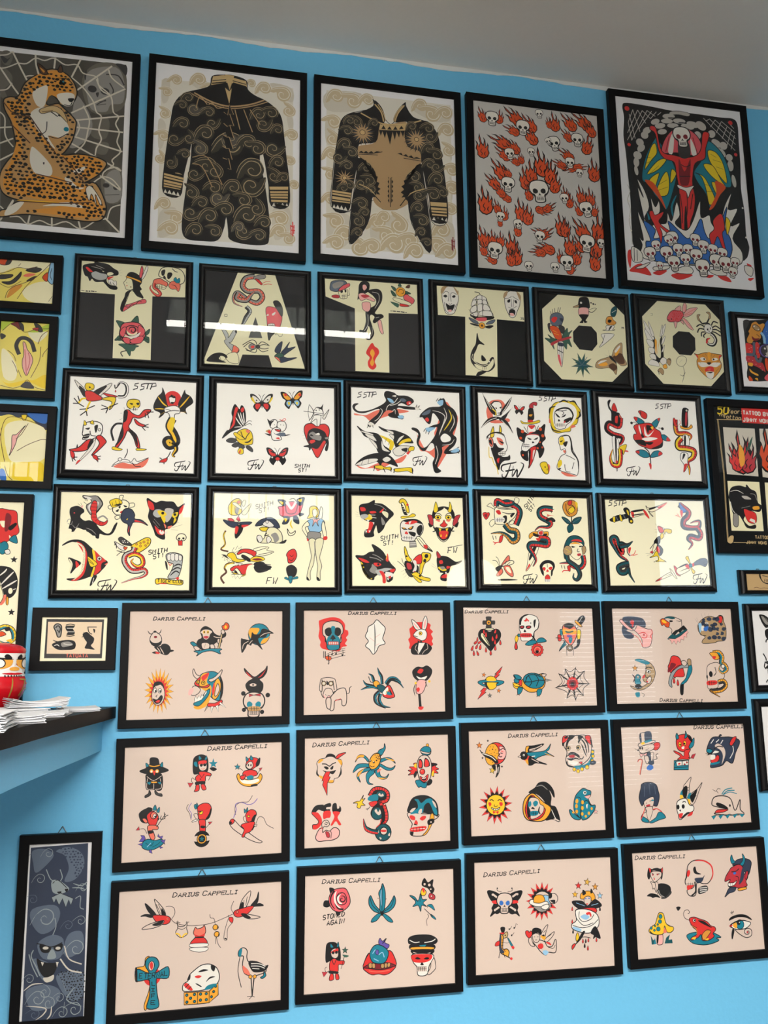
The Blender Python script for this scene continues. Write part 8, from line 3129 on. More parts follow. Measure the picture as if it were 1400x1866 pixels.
(1479.4, -343.7, 478.0, 348.1, 426.6, 302.6, -0.03, 'flat', 2, 'blush', 'framed blush flash sheet of mouse in top hat, winged skull and whale', 'blush flash sheets', '''Y 4.8 k 23 0.5 77 278 DARIUS CAPPELLI
F 4 _ -297,255 -265,265 -222,266 -223,211 -262,197 -293,203
f a -263,265 -221,266 -223,211 -262,202
f a -297,252 -288,256 -287,206 -296,205
F 4 _ -311,194 -293,203 -214,214 -194,210 -215,200 -287,181 -310,182
f t -269,212 -221,222 -220,211 -262,201
f q -289,203 -269,207 -270,195 -288,192
F 4 r -212,186 -191,203 -167,199 -165,178 -186,157 -208,160
F 4 _ -307,172 -279,185 -215,195 -205,169 -234,152 -282,139 -305,147
e k -300 171 5.2 8.9 -1.7
e k -286 170 5.2 8.9 -1.7
c k -316 159 5.2
z 2 k -323,162 -338,169
z 2 k -265,160 -241,166
z 2 k -265,155 -240,156
F 3 P -304,140 -282,133 -258,142 -258,123 -283,128 -299,116
F 4 a -254,142 -231,138 -214,78 -244,72 -261,101
F 4 _ -276,118 -250,121 -245,93 -263,76
F 3 _ -231,141 -210,137 -223,92 -232,100
l 4 k -213,99 -190,105 -197,126 -180,136
f u -265,52 -248,69 -225,65 -219,50 -235,37 -258,38
l 7.9 R -323,89 -312,102 -291,96 -304,53 -313,12
l 3 k -325,89 -312,104 -290,96 -310,11
F 5.1 r -52,203 -37,238 12,247 50,232 59,189 36,154 3,141 -29,146 -47,164
F 4.1 t -48,217 -52,238 -42,255 -32,225
F 4.1 t 8,222 15,247 18,267 28,232
F 4.1 t 33,168 56,203 74,223 69,182 49,161
f k 27,239 54,225 60,196 41,211
E 3 q -27 186 9.8 15 -1.7
E 3.1 q 7 192 9 15.1 -1.7
c k -26 184 6
c k 5 189 6
f w -15,170 2,173 -2,157 -16,159
F 4.1 r 3,148 44,154 30,130 31,95 -17,96 -53,94 -31,114 -65,136 -72,149 -30,132 -7,113
l 5.1 k 24,105 43,99
P 3 M 40,101 51,119 78,128 59,96
P 5 t -75,89 -81,33 19,30 27,88
P 4 w -61,83 -22,84 -24,58 -58,55
P 4 w -19,84 24,88 22,59 -21,58
f r -49,71 -34,75 -35,64 -48,64
C 3 r -5 63 5.2
C 3 r 12 75 5.2
z 4 k -61,83 -77,63 -79,33
z 4 k -78,46 21,48
F 5.1 a 181,200 212,224 268,222 334,220 393,194 357,123 329,60 288,76 253,48 179,37 179,58 214,71 225,99 178,122 154,140
f _ 220,177 244,182 279,154 283,111 253,55 266,105 253,141 218,163
l 6.2 k 205,149 239,166 271,161
l 5.1 w 188,185 210,209
l 5.1 w 225,191 247,208
l 5.2 w 257,182 275,204
F 4.1 r 320,180 341,213 371,223 360,195 333,167
l 5.1 w 313,89 342,131 341,166
F 4.1 t 154,137 165,154 196,144 178,125
F 4.1 w 162,119 227,124 244,134 212,142 191,125
F 4.1 r 178,72 183,90 208,96 226,113 240,104 231,77 197,64
f w 182,114 210,114 208,91 179,86
f t 177,65 238,72 229,60 180,54
z 3.1 k 146,126 170,122
z 3.1 k 153,115 170,116
F 4.1 a 248,226 258,239 269,233
F 4.9 a -312,-70 -303,-43 -255,-35 -210,-50 -197,-89 -192,-123 -207,-171 -227,-177 -287,-147 -312,-173 -328,-131 -322,-97
l 3 A -288,-58 -293,-119
l 3 A -256,-45 -253,-107
l 3 A -218,-60 -218,-108
F 3.9 _ -295,-146 -238,-121 -229,-146 -243,-183 -275,-195 -293,-181
l 3.9 k -260,-147 -232,-142
e t -239 -143 8.8 5.1 -2.4
f M -285,-171 -261,-165 -258,-175 -278,-179
l 3 k -280,-154 -284,-164
F 3.9 _ -290,-184 -284,-208 -312,-221 -322,-254 -273,-270 -192,-233 -183,-213 -213,-194 -240,-200 -247,-179
F 3.9 t -320,-234 -287,-249 -271,-271 -303,-269 -320,-258
F 3.9 t -267,-270 -224,-245 -207,-218 -183,-216 -158,-248 -202,-260 -250,-276
l 4.9 r -294,-187 -308,-221 -326,-254
l 4.9 r -240,-197 -213,-194 -183,-213
l 2.9 k -290,-194 -272,-263 -241,-203
F 4 _ -24,-75 -5,-48 34,-14 18,-62 9,-118 -12,-137
f t -50,-115 -40,-95 -22,-85 -31,-123 -47,-129
f k -32,-88 -6,-65 4,-83 -8,-134 -29,-133
F 4 _ 0,-141 30,-111 72,-85 107,-49 78,-106 50,-161 24,-180
f t -4,-138 6,-117 26,-108 15,-145
f k 16,-132 46,-105 71,-92 33,-167
f q -50,-119 -31,-124 -36,-147 -52,-139
f q -5,-148 15,-149 12,-180 -4,-179
l 3 k 45,-119 62,-113
l 3 k 48,-133 62,-127
l 3 k 1,-76 13,-76
l 3 k 0,-93 11,-93
F 5 w -78,-169 -60,-149 -12,-141 8,-180 35,-188 33,-215 4,-228 -20,-240 -54,-263 -69,-259 -71,-238 -79,-210
e k -70 -190 9.6 14.7 -2.4
e k -35 -188 10.3 13.3 -2.4
f k -64,-211 -55,-205 -53,-218
f r -67,-231 -39,-229 -53,-253 -65,-256
f k -61,-260 -19,-227 5,-224 -21,-244
f r 8,-228 28,-222 19,-242 -13,-248
l 5 k -14,-165 -26,-158 -38,-164
l 3 k 175,-95 198,-106 212,-91 231,-95
z 3 k 202,-104 213,-119
l 6.1 t 237,-127 263,-100 313,-91
l 6.1 t 244,-130 279,-107 328,-106
l 5.1 t 253,-127 294,-115 342,-127
F 6 _ 164,-172 179,-145 212,-135 260,-138 298,-160 320,-228 354,-173 362,-167 357,-222 379,-251 273,-253 178,-242 195,-233 269,-218 174,-194
f k 200,-174 247,-190 273,-215 198,-195
F 4 r 183,-229 204,-217 273,-219 235,-234 187,-236
e k 287 -196 6 8.3 -2.4
p t 153,-256 189,-250 167,-276
p t 201,-254 238,-248 215,-275
p t 249,-256 286,-247 263,-275
p t 298,-251 338,-248 313,-273
p t 346,-251 387,-251 365,-271
l 3 k 153,-256 185,-249 201,-254 234,-246 249,-254 282,-247 298,-253 339,-247 387,-253'''),
(0.6, -736.7, 478.3, 355.5, 433.9, 306.7, 0.15, 'flat', 2, 'blush', 'framed blush flash sheet of swallows with a washing line, ankh and stork', 'blush flash sheets', '''Y 4.5 k 23 0.7 -155 258 DARIUS CAPPELLI
l 2.9 k -162,150 -136,125 -77,109 -19,105 54,111 127,134 175,152
l 2.9 k -156,148 -141,173 -145,201 -167,213 -189,211
l 2.9 k 175,152 160,181 174,217
F 3.8 k -252,167 -282,196 -299,236 -268,209 -238,173
F 3.8 k -320,171 -295,180 -259,174 -241,169 -266,162 -295,171
F 3.8 _ -251,254 -229,235 -199,198 -189,169 -202,160 -224,179 -239,215
f k -210,206 -189,173 -202,162 -212,178
l 2.9 k -240,228 -216,178
l 2.9 k -229,228 -206,177
F 3.8 r -256,170 -223,172 -187,166 -165,154 -166,133 -186,122 -215,126 -241,142
F 3.8 _ -311,105 -286,124 -237,138 -197,142 -208,122 -250,108
f k -258,126 -201,144 -208,125 -236,117
c R -177 150 5.7
c k -176 150 2.8
F 4 k 268,188 298,222 309,257 306,207 283,180
F 4 k 283,183 313,196 337,183 298,182
F 3.9 _ 205,178 223,226 264,265 260,224 238,176 216,169
f k 205,174 216,206 227,205 224,173
l 3 k 230,219 227,176
l 3 k 247,236 240,190
F 3.9 r 175,159 190,170 223,177 265,185 283,180 246,143 202,132 179,141
F 3.9 _ 216,149 261,142 321,124 277,118 239,126
f k 215,149 246,143 269,123 235,126
C 2.9 R 194 159 6.5
F 3.8 _ -127,127 -121,109 -92,106 -74,120 -77,95 -70,67 -105,49 -134,75 -123,99
l 6.7 q -133,72 -116,67 -106,51
l 6.7 q -72,67 -87,65 -99,50
l 2.9 k -126,102 -102,90 -81,99
z 2.9 k -132,131 -110,124
z 2.9 k -81,124 -63,126
z 2.9 k -125,137 -121,126
z 2.9 k -78,130 -74,120
F 3.9 R -30,96 -19,88 7,93 18,103 26,71 15,44 27,8 -53,14 -29,47 -40,68
F 3.9 r -28,43 15,42 33,8 -53,10
f r -36,61 -7,52 20,61 15,45 -25,48
F 2.9 w -53,14 34,11 31,-6 -49,-4
F 2.9 w -53,-7 35,-10 31,-27 -9,-31 -52,-19
l 3.9 k -28,45 15,44
f k -25,48 15,47 12,40 -21,41
C 3.9 g 77 89 13.7
C 3.9 g 85 53 13.7
f k 88,98 95,87 88,77
f k 96,60 101,48 92,39
l 2.9 k 76,106 68,134 50,139 46,157
l 2.9 k 83,39 93,3 108,-18
l 2.9 k 81,37 80,4
F 2.9 _ 150,132 169,110 143,76 140,21 123,29 132,84
F 2.9 r 150,134 171,131 169,106 154,114
f k 133,32 143,20 126,27
z 2.9 k 146,147 150,132
c r -250 -135 45
F 3.8 g -294,-78 -288,-41 -267,-35 -280,-92 -243,-116 -273,-288 -288,-274 -265,-202 -263,-155 -299,-145 -334,-152 -336,-88
F 4.7 t -329,-92 -279,-113 -268,-110 -287,-78 -281,-45 -256,-36 -228,-47 -216,-80 -233,-113 -222,-114 -169,-91 -166,-146 -214,-146 -228,-151 -222,-219 -213,-287 -273,-288 -261,-229 -263,-155 -278,-147 -328,-149
E 3.8 _ -256 -81 15.4 24 -4.5
f r -266,-76 -255,-60 -246,-78 -254,-101
f k -340,-88 -329,-88 -326,-151 -334,-146
x 4.4 k 25 2.6 -317 -138 E
x 4.4 k 25 2.6 -292 -140 T
x 4.5 k 25 2.6 -272 -142 E
x 4.5 k 25 1.6 -251 -141 R
x 4.5 k 25 -0.4 -228 -141 N
x 4.5 k 25 -3.4 -207 -139 A
x 4.5 k 25 -3.4 -187 -135 L
z 4.7 k -251,-159 -250,-179 -234,-181
z 4.7 k -244,-193 -244,-209
z 3.7 k -254,-193 -235,-194
z 3.7 k -253,-208 -235,-210
z 4.7 k -233,-221 -253,-220 -252,-240
z 3.7 k -253,-230 -236,-231
z 4.7 k -231,-253 -253,-251 -253,-271 -230,-273
z 3.7 k -253,-262 -235,-264
P 4.7 g -82,-227 -11,-230 50,-231 51,-289 -10,-290 -80,-288
P 4.8 g 50,-231 97,-194 99,-253 51,-289
C 3.8 t -67 -241 6.3
C 3.8 t -27 -241 6.3
C 3.8 t -47 -258 6.3
C 3.8 t -66 -276 6.3
C 3.8 t -26 -276 6.3
C 3.8 t 5 -242 6.3
C 3.8 t 35 -242 6.3
C 3.8 t 5 -272 6.3
C 3.8 t 36 -272 6.3
C 3.8 t 84 -210 5.7
C 3.8 t 74 -235 5.7
C 3.8 t 63 -260 5.6
z 3.8 k -11,-230 -10,-290
F 4.7 w -91,-203 -84,-183 -63,-171 -57,-144 -28,-119 7,-98 51,-96 88,-118 103,-157 96,-191 61,-215 3,-224 -48,-223 -84,-220
f r -84,-190 -67,-181 -37,-214 -48,-220 -69,-208
z 3.8 k -77,-204 -56,-185
z 3.8 k -62,-215 -45,-200
f k -67,-167 -60,-147 -50,-141 -53,-165
f r -28,-153 -10,-147 9,-153 -9,-162
f k 31,-185 52,-160 81,-161 52,-170
f k -23,-188 -12,-189 10,-204 2,-205
f k -10,-131 15,-119 44,-125 15,-131
f k 58,-100 80,-110 74,-134 59,-122
f t 46,-200 93,-197 61,-219 25,-222
F 4.9 _ 205,-68 204,-44 219,-29 237,-29 250,-44 249,-78 260,-100 301,-103 339,-124 354,-156 302,-173 265,-171 235,-154 226,-111 230,-70
f t 204,-61 208,-37 223,-31 219,-62 212,-72
f R 227,-118 235,-154 269,-170 257,-142 242,-127
F 3.9 k 260,-100 301,-103 346,-128 365,-126 346,-152 294,-155 272,-136
l 3.9 w 272,-111 316,-115 350,-131
l 3.9 w 272,-123 316,-127 346,-140
l 3.9 w 279,-136 317,-141
F 3.9 t 343,-155 354,-177 336,-191 323,-185 339,-176
l 3.9 k 212,-72 202,-144 221,-227
C 2.9 g 269 -177 9.3
C 2.9 g 293 -178 9.3
z 5.8 k 273,-186 280,-275
z 5.8 k 289,-187 280,-275
z 2.9 k 252,-276 280,-275 294,-281
z 2.9 k 280,-275 263,-290'''),
(498.2, -729.4, 477.1, 354.3, 431.6, 309.0, -0.57, 'flat', 2, 'blush', 'framed blush flash sheet of hemp leaf, biting red lips and capped skull', 'blush flash sheets', '''Y 4.3 k 22 0.8 -335 261 DARIUS CAPPELLI
X 5.4 k 23 -6.8 -329 69 STONED
X 5.4 k 23 -4.7 -306 39 AGAIN
F 4.6 t -3,92 -3,161 -10,194 4,220 13,245 26,209 29,172 26,126 15,87
l 3.7 k 10,233 8,88
B 1.4 k 3 10 94 3.4 2.7 2.1 2.1 -3.1
F 4.6 t -3,88 -39,100 -64,131 -67,164 -57,183 -46,163 -28,129 -3,102
F 4.6 t 15,87 47,92 79,117 89,149 80,176 69,157 47,125 18,100
F 3.7 t 4,85 -17,83 -46,61 -53,42 -25,47 -3,69
F 3.7 t 11,84 33,77 61,55 72,35 47,40 22,64
l 3.7 k -60,174 -46,130 -7,95
l 3.7 k 80,166 61,118 18,94
z 2.8 k -10,165 -17,168
z 2.8 k 29,159 37,162
t 5.6 U 6,213 3,174 6,127
f k 0,95 18,94 15,74 3,75
F 3.8 k 244,225 259,261 280,236 310,252 306,218 317,198 302,178 280,206
C 2.8 _ 260 229 7.7
C 2.8 _ 288 223 9.1
C 2.8 _ 296 200 6.3
F 3.8 M 283,166 294,179 320,164 316,143 290,149
C 2.8 P 300 162 6.3
F 3.8 q 236,175 247,208 269,187 258,167
f r 243,205 259,206 256,181
F 3.8 t 170,172 199,164 221,142 236,182 246,148 272,146 250,128 271,107 242,115 235,82 221,116 188,111 206,137
l 2.8 k 174,168 221,136
l 2.8 k 236,178 232,135
F 2.8 t 275,113 301,118 319,84 293,102
F 2.8 t 293,66 315,51 325,34 300,49
l 3.8 k 257,97 286,69 307,51
l 2.8 k 275,100 275,116
l 2.8 k 275,67 282,53 269,34 272,4
f k -310,-152 -312,-94 -305,-56 -277,-48 -250,-56 -230,-86 -227,-144 -249,-149 -284,-147
F 3.6 _ -281,-96 -263,-83 -246,-89 -239,-118 -253,-135 -277,-125
f r -280,-99 -246,-84 -242,-98 -277,-106
c k -269 -105 8
c k -251 -104 8
F 2.7 t -284,-77 -284,-56 -267,-76
F 2.7 t -249,-76 -241,-50 -237,-73
F 3.6 r -284,-147 -263,-134 -241,-147 -207,-151 -211,-170 -238,-169 -242,-204 -283,-201 -290,-172
f k -290,-197 -242,-204 -243,-213 -289,-211
l 3.6 k -275,-141 -264,-167 -253,-143
F 3.6 r -283,-214 -268,-217 -266,-243 -290,-245
F 3.6 r -255,-216 -240,-217 -235,-242 -252,-244
l 2.7 k -290,-197 -309,-202 -314,-183 -304,-177
P 2.7 M -331,-200 -300,-203 -321,-227
l 2.7 k -214,-151 -204,-120 -224,-192
m star -202 -96 39 3.6 z z
f z -218,-119 -200,-120 -180,-127 -200,-134
F 3.7 v -11,-71 -3,-45 11,-62 34,-48 25,-70 50,-84 39,-103 11,-95
F 3.6 v -88,-153 -67,-119 -57,-142 -66,-161
F 3.7 v 32,-154 60,-147 81,-158 60,-169
l 4.6 k 11,-75 34,-50
F 4.5 r -99,-197 -67,-122 -32,-131 -11,-158 18,-134 46,-113 71,-131 88,-197 -4,-184
F 4.5 m -97,-194 -53,-175 -4,-175 46,-178 88,-197 39,-213 -46,-207
F 3.6 G -67,-174 -50,-174 -50,-197 -66,-196
F 3.6 G -48,-176 -32,-177 -32,-199 -46,-198
F 3.7 G 3,-182 19,-181 19,-202 3,-201
F 3.7 G 22,-181 37,-179 36,-200 23,-202
F 3.7 G 40,-180 56,-179 53,-198 40,-199
F 4.6 t -60,-116 -39,-85 -11,-79 25,-96 46,-123 35,-161 10,-179 -39,-172 -57,-149
l 4.6 U -46,-124 -28,-105 -18,-132
l 4.6 U -11,-132 11,-121 21,-147
l 4.6 U -39,-150 -11,-165
F 2.7 v -26,-106 -11,-110 -14,-132 -28,-125
F 4.5 r -99,-196 -46,-204 -4,-209 39,-208 88,-197 60,-227 24,-239 -11,-232 -46,-234 -74,-221
l 3.6 R -67,-212 -18,-221 53,-217
F 4.6 k 161,-75 168,-52 212,-42 284,-46 324,-65 329,-85 298,-96 182,-89
F 3.7 k 179,-89 305,-97 303,-126 182,-119
l 4.6 w 168,-66 197,-80 226,-79
l 4.7 w 255,-84 298,-80 320,-69
p t 224,-96 267,-96 245,-119
F 2.8 g 184,-104 301,-110 299,-123 186,-118
F 3.7 k 182,-119 305,-125 294,-148 239,-152 193,-142
l 3.7 _ 189,-132 239,-145 290,-140
F 4.6 w 185,-142 301,-149 300,-185 282,-206 267,-254 217,-254 210,-211 189,-184
f r 185,-145 294,-150 290,-178 253,-189 210,-187 187,-177
f k 200,-164 214,-158 232,-169 214,-171
f k 250,-170 268,-162 282,-168 272,-175
f k 239,-187 230,-201 250,-202
p _ 211,-210 267,-213 266,-236 213,-234
z 2.8 k 211,-210 267,-213
z 2.8 k 212,-221 267,-224
z 2.8 k 221,-211 220,-233
z 2.8 k 231,-211 231,-233
z 2.8 k 242,-212 242,-234
z 2.8 k 253,-213 253,-235
t 5.5 k 264,-231 281,-248
F 3.7 _ 271,-248 289,-217 293,-191 311,-169 318,-199 318,-225 296,-246 281,-255
m rose -237 170 112 73 p k w'''),
(990.6, -720.8, 477.4, 353.0, 429.2, 306.3, -0.94, 'flat', 2, 'blush', 'framed blush flash sheet of skull butterfly, cherub and white rose', 'blush flash sheets', '''Y 4.4 k 23 -1.6 -370 222 DARIUS CAPPELLI
F 3.8 k -349,142 -318,142 -274,119 -267,78 -268,32 -291,16 -306,20 -334,3 -319,34 -324,48 -312,74 -334,101
F 3.8 k -135,134 -169,134 -214,116 -223,76 -224,30 -202,10 -179,13 -154,-4 -168,27 -162,47 -170,74 -147,100
f r -321,88 -275,89 -271,73 -312,73
f r -215,84 -170,84 -163,70 -208,69
l 10.5 _ -315,124 -282,99
l 10.6 _ -168,121 -211,96
l 10.4 _ -305,37 -268,58
l 10.5 _ -179,31 -220,56
c _ -317 122 6.3
c _ -165 118 6.4
c _ -305 37 6.3
c _ -181 31 6.4
m skull -245 72 109 2.7 _ u
l 2.9 k -262,135 -288,143 -288,156
l 2.9 k -225,133 -197,139 -198,152
c k -288 156 4.2
c k -198 152 4.3
B 2.1 r 16 -14 73 99 106 60 66 2.4
B 1.4 k 16 -14 73 72 77 57 63 2.4
C 3.9 _ -12 70 57
E 3.9 U 11 76 32 29 -23
f s -66,42 -14,16 40,37 25,58 -36,48
F 3.8 g -68,68 -60,99 -34,109 -4,101 4,66 -35,61
F 3.8 w -92,64 -84,83 -65,82 -65,68 -28,62 11,71 27,58 10,42 -51,45
F 3.9 w -13,46 22,55 29,38 9,24 -17,33
C 3.9 _ 57 84 29
f k 29,112 49,114 49,91 32,85
f k 37,74 68,76 64,56
m star 219 149 45 2.5 r r
m star 276 167 48 12.4 G q
m star 326 138 45 2.5 O O
m star 196 101 42 2.6 O q
m star 354 87 42 2.6 U U
F 3.9 g 229,76 234,103 266,116 305,110 323,85 318,58 287,66 256,71
F 3.9 k 246,95 247,123 265,105
F 3.9 k 296,103 299,127 308,110
F 3.9 _ 253,75 272,87 295,80 293,49 270,33 254,47
e u 263 74 5.8 3.6 -2.6
e u 284 75 5.8 3.6 -2.6
f r 263,46 277,46 270,39
F 4.9 k 175,61 233,62 255,47 274,33 298,52 326,66 363,32 324,17 269,9 208,26
l 2.9 U 201,53 255,34
l 2.9 U 297,35 341,43
F 3.9 r 208,19 316,21 319,-10 207,-4
F 4.9 w 196,10 239,18 285,9 323,-10 341,-38 339,-79 311,-104 271,-119 218,-109 173,-90 170,-63 198,-44
l 3.9 k 219,5 217,-32 243,-53 290,-42 311,-16
l 3.9 k 174,-70 234,-87 296,-76 337,-45
l 3.9 k 198,-31 243,-74 305,-63
f U 225,-26 253,-13 283,-28 259,-44
f U 177,-77 226,-93 218,-107 180,-91
f r 261,-7 284,-1 295,-16 291,-32 282,-16 268,-18
F 3.9 k 287,-116 319,-84 347,-150 317,-141 301,-151 306,-131
F 3.9 q 194,-125 206,-113 213,-146 193,-158
F 3.9 k 201,-159 233,-113 249,-109 224,-146 189,-175
F 3.9 r 165,-183 181,-171 188,-178 167,-203
l 3.9 k 209,-142 248,-138 284,-146
m drop 175 21 27 2.7 r
m drop 351 12 28 2.7 k
m drop 172 -49 26 2.9 r
m drop 175 -105 26 3 k
m drop 235 -160 29 3.1 r
m drop 253 -161 27 3.1 k
m drop 270 -157 27 3.1 r
m drop 245 -186 29 3.2 k
m drop 265 -201 30 3.2 r
m drop 321 -158 27 3.1 r
F 3.8 k -272,-61 -247,-61 -253,-88 -264,-89
f r -277,-87 -238,-90 -240,-96 -275,-95
F 3.8 n -260,-101 -234,-84 -229,-102 -238,-115 -257,-117
c k -245 -103 4.2
F 4.7 g -271,-97 -257,-111 -262,-173 -236,-177 -223,-195 -228,-220 -212,-231 -245,-213 -277,-192 -281,-132
f a -279,-100 -269,-100 -269,-166 -251,-193 -277,-192
l 2.8 k -268,-127 -257,-126
l 2.8 k -269,-140 -258,-140
l 2.8 k -269,-156 -258,-157
l 2.8 k -255,-180 -244,-193
F 2.8 r -308,-157 -302,-138 -281,-132 -284,-155
F 2.8 t -231,-122 -224,-122 -195,-170 -203,-176
f r -208,-163 -192,-167 -192,-177 -205,-177
l 1.9 k -258,-140 -232,-145 -222,-136
z 3.8 k -279,-191 -287,-224
z 3.8 k -259,-196 -249,-222
c r -211 -231 7.7
c k -219 -71 4.9
z 2.8 k -214,-70 -204,-56
c k -189 -66 4.9
z 2.8 k -184,-65 -177,-42 -168,-49
c k -206 -105 4.9
z 2.8 k -202,-104 -190,-91
F 3.8 r -101,-126 -119,-105 -119,-87 -103,-86 -99,-95 -86,-87 -79,-102 -86,-117
F 3.8 _ -101,-129 -86,-123 -79,-150 -65,-171 -87,-169 -102,-149
F 3.8 _ -26,-116 -2,-74 20,-59 5,-101 -4,-134
F 3.8 _ -4,-141 27,-116 58,-99 46,-124 11,-152
l 2.9 k -10,-101 5,-88
l 2.9 k 4,-131 39,-113
f g -29,-120 -10,-114 4,-128 -8,-141
f k -22,-117 -7,-111 -3,-121
F 4.8 _ -72,-150 -41,-139 -4,-151 10,-175 33,-181 48,-170 60,-144 68,-151 62,-211 17,-209 1,-224 -28,-206 -57,-171
F 3.8 _ -80,-110 -63,-101 -37,-109 -34,-133 -49,-152 -72,-144
f k -81,-110 -77,-77 -47,-72 -21,-87 -29,-113 -44,-100 -70,-107
l 2.9 k -71,-121 -62,-121
l 2.9 k -50,-122 -41,-122
l 2.9 k -62,-138 -50,-138
m star -31 -174 37 3.2 r r
f r -42,-162 -19,-160 -13,-180 -32,-189 -46,-179
f r 3,-154 26,-156 37,-173 18,-165
f U -17,-200 6,-198 18,-211 1,-224 -14,-216
l 2.9 k 17,-182 47,-190 62,-171'''),
(1489.7, -715.9, 477.2, 350.7, 424.9, 301.9, -0.13, 'flat', 2, 'blush', 'framed blush flash sheet of black cat, mushroom, red frog and eye', 'blush flash sheets', '''Y 4.2 k 22 1 -402 260 DARIUS CAPPELLI
F 4.5 k -264,103 -245,114 -210,109 -182,92 -183,61 -215,38 -250,47 -263,72
f k -317,208 -293,200 -267,205 -235,200 -221,206 -228,150 -240,139 -241,176 -290,191 -315,143 -328,162
f k -289,203 -256,206 -239,194 -279,193
F 3.6 _ -306,179 -283,187 -254,186 -233,178 -237,154 -262,134 -284,126 -303,154
f r -314,208 -302,198 -308,179
f r -232,194 -223,203 -228,175
l 4.5 k -297,176 -284,171
l 4.5 k -266,170 -245,171
e M -291 167 6 4 -3.1
e M -259 167 6 4 -3.1
f r -287,146 -277,146 -283,138
l 2.7 k -282,156 -286,150
F 3.6 _ -308,130 -288,123 -262,124 -261,90 -277,67 -286,92 -297,86 -301,111
f k -339,49 -313,63 -271,54 -251,34 -279,39 -301,36 -315,44
F 3.6 d -244,34 -215,38 -181,67 -178,55 -209,32 -237,29
l 4.5 s -259,78 -250,53 -223,36
l 3.6 k -280,122 -276,91 -266,54
F 5.5 _ -60,185 -50,212 -19,233 25,237 75,225 109,188 109,144 79,102 43,98 0,106 -13,39 -43,31 -64,42 -69,67 -32,77 -23,95 -74,98 -77,129 -67,141
t 9.2 r -4,234 54,231 103,201 112,150 95,114
f r -61,172 -47,184 -41,165 -56,141 -64,154
f k -19,189 -4,200 5,169 33,155 11,153 -14,163
f a -13,132 46,135 54,147 36,111 3,103
f r -67,92 -22,95 -39,77 -65,67
p _ -73,109 -22,108 -25,94 -74,96
z 2.7 k -73,103 -23,100
z 2.7 k -58,110 -60,95
z 2.7 k -44,109 -45,94
z 2.7 k -31,108 -32,93
F 3.6 d 11,75 63,84 65,56 9,41
l 4.6 w 15,74 66,75
l 4.5 w 16,62 65,64
l 4.5 w 17,49 61,56
l 9.1 k -14,113 -13,57 -43,33
t 7.3 k -60,185 -70,142 -78,123
F 4.6 a 250,193 283,223 336,230 379,212 375,174 352,131 322,164 295,197
F 3.7 t 247,203 239,232 250,256 257,231 270,211
F 3.7 t 299,194 324,221 324,259 341,227 329,195 309,184
F 4.6 M 190,102 200,133 225,163 242,181 295,197 323,170 303,121 335,144 355,156 349,118 334,94 339,68 282,59 253,67 216,69 211,88 228,112
f a 315,171 329,164 317,107 284,78 294,109
l 5.6 k 239,156 269,157 293,172
f u 250,149 265,154 272,145 256,139
F 3.7 M 335,144 347,156 354,143 339,106 329,119
F 3.7 w 211,91 248,92 272,104 254,79 217,72
z 1.8 k 226,90 224,74
z 1.8 k 241,92 239,74
l 4.6 k 266,129 284,122 286,97
F 3.7 a 190,27 216,63 261,66 251,42 213,32 182,12
F 3.7 g 278,56 331,62 330,49 281,43
F 3.5 P -284,-171 -252,-173 -253,-222 -271,-231 -291,-222
F 4.4 q -339,-143 -312,-121 -294,-110 -272,-59 -258,-50 -237,-59 -226,-108 -206,-128 -179,-136 -179,-154 -202,-167 -223,-160 -235,-126 -245,-168 -288,-174 -329,-162
f R -236,-138 -245,-165 -223,-163
f k -220,-115 -192,-132 -206,-128
f k -335,-143 -315,-163 -281,-174 -323,-167
C 2.7 t -258 -72 11.9
C 2.7 t -263 -100 11.2
C 2.7 t -279 -116 5.9
C 2.7 t -297 -123 5.2
C 2.7 t -277 -141 12.5
C 2.6 t -323 -133 7.9
C 2.7 t -303 -147 6.5
p T -329,-174 -315,-202 -307,-197 -302,-224 -326,-226
p t -303,-188 -295,-225 -313,-223
p T -242,-225 -229,-193 -203,-176 -214,-206 -191,-205 -189,-227
f k -287,-177 -277,-175 -284,-219 -291,-213
F 4.5 t -94,-193 -53,-177 19,-176 84,-186 136,-215 103,-218 120,-232 71,-247 13,-251 -58,-235
F 4.5 r -69,-106 -60,-91 -31,-90 -3,-101 46,-119 73,-146 97,-154 103,-172 83,-190 89,-208 51,-227 8,-224 4,-190 -19,-207 -64,-219 -62,-204 -25,-188 -27,-164 -50,-144
f k -11,-110 25,-115 59,-139 79,-159 44,-144 9,-126
F 3.6 O 11,-191 42,-168 70,-176 54,-197 26,-222 12,-218
f q -63,-207 -33,-203 -42,-217
f q 26,-219 52,-215 44,-227
C 3.6 w -36 -108 10
c k -34 -108 5.3
l 3.6 O -57,-137 -26,-158 -25,-188
l 3.6 k -63,-131 -22,-152
l 3.6 k -69,-105 -96,-92 -105,-67 -93,-48 -71,-47 -65,-63 -76,-67
f k -150,-27 -134,-23 -121,-29 -132,-44 -142,-46
F 4.6 k 199,-123 215,-106 268,-95 319,-103 353,-130 311,-112 259,-107 214,-118
F 4.5 w 200,-154 235,-135 279,-128 344,-145 312,-174 260,-180 217,-168
C 3.7 t 270 -151 27
f g 222,-146 242,-135 251,-157 242,-171 225,-163
c k 262 -143 11.5
c w 267 -139 3.4
f r 196,-154 219,-149 211,-162
t 6.4 k 200,-154 242,-135 294,-129 346,-145
t 4.5 k 200,-155 245,-179 312,-175
F 3.6 k 218,-174 227,-181 221,-205 209,-232 208,-204
l 4.6 k 231,-178 265,-208 307,-229 341,-219 344,-188 319,-176 296,-188 301,-207 324,-209 326,-193 315,-193
c M 316 -199 6.1
z 2.7 k 220,-69 224,-91
z 2.7 k 210,-80 236,-78
z 2.7 k 213,-88 235,-71'''),
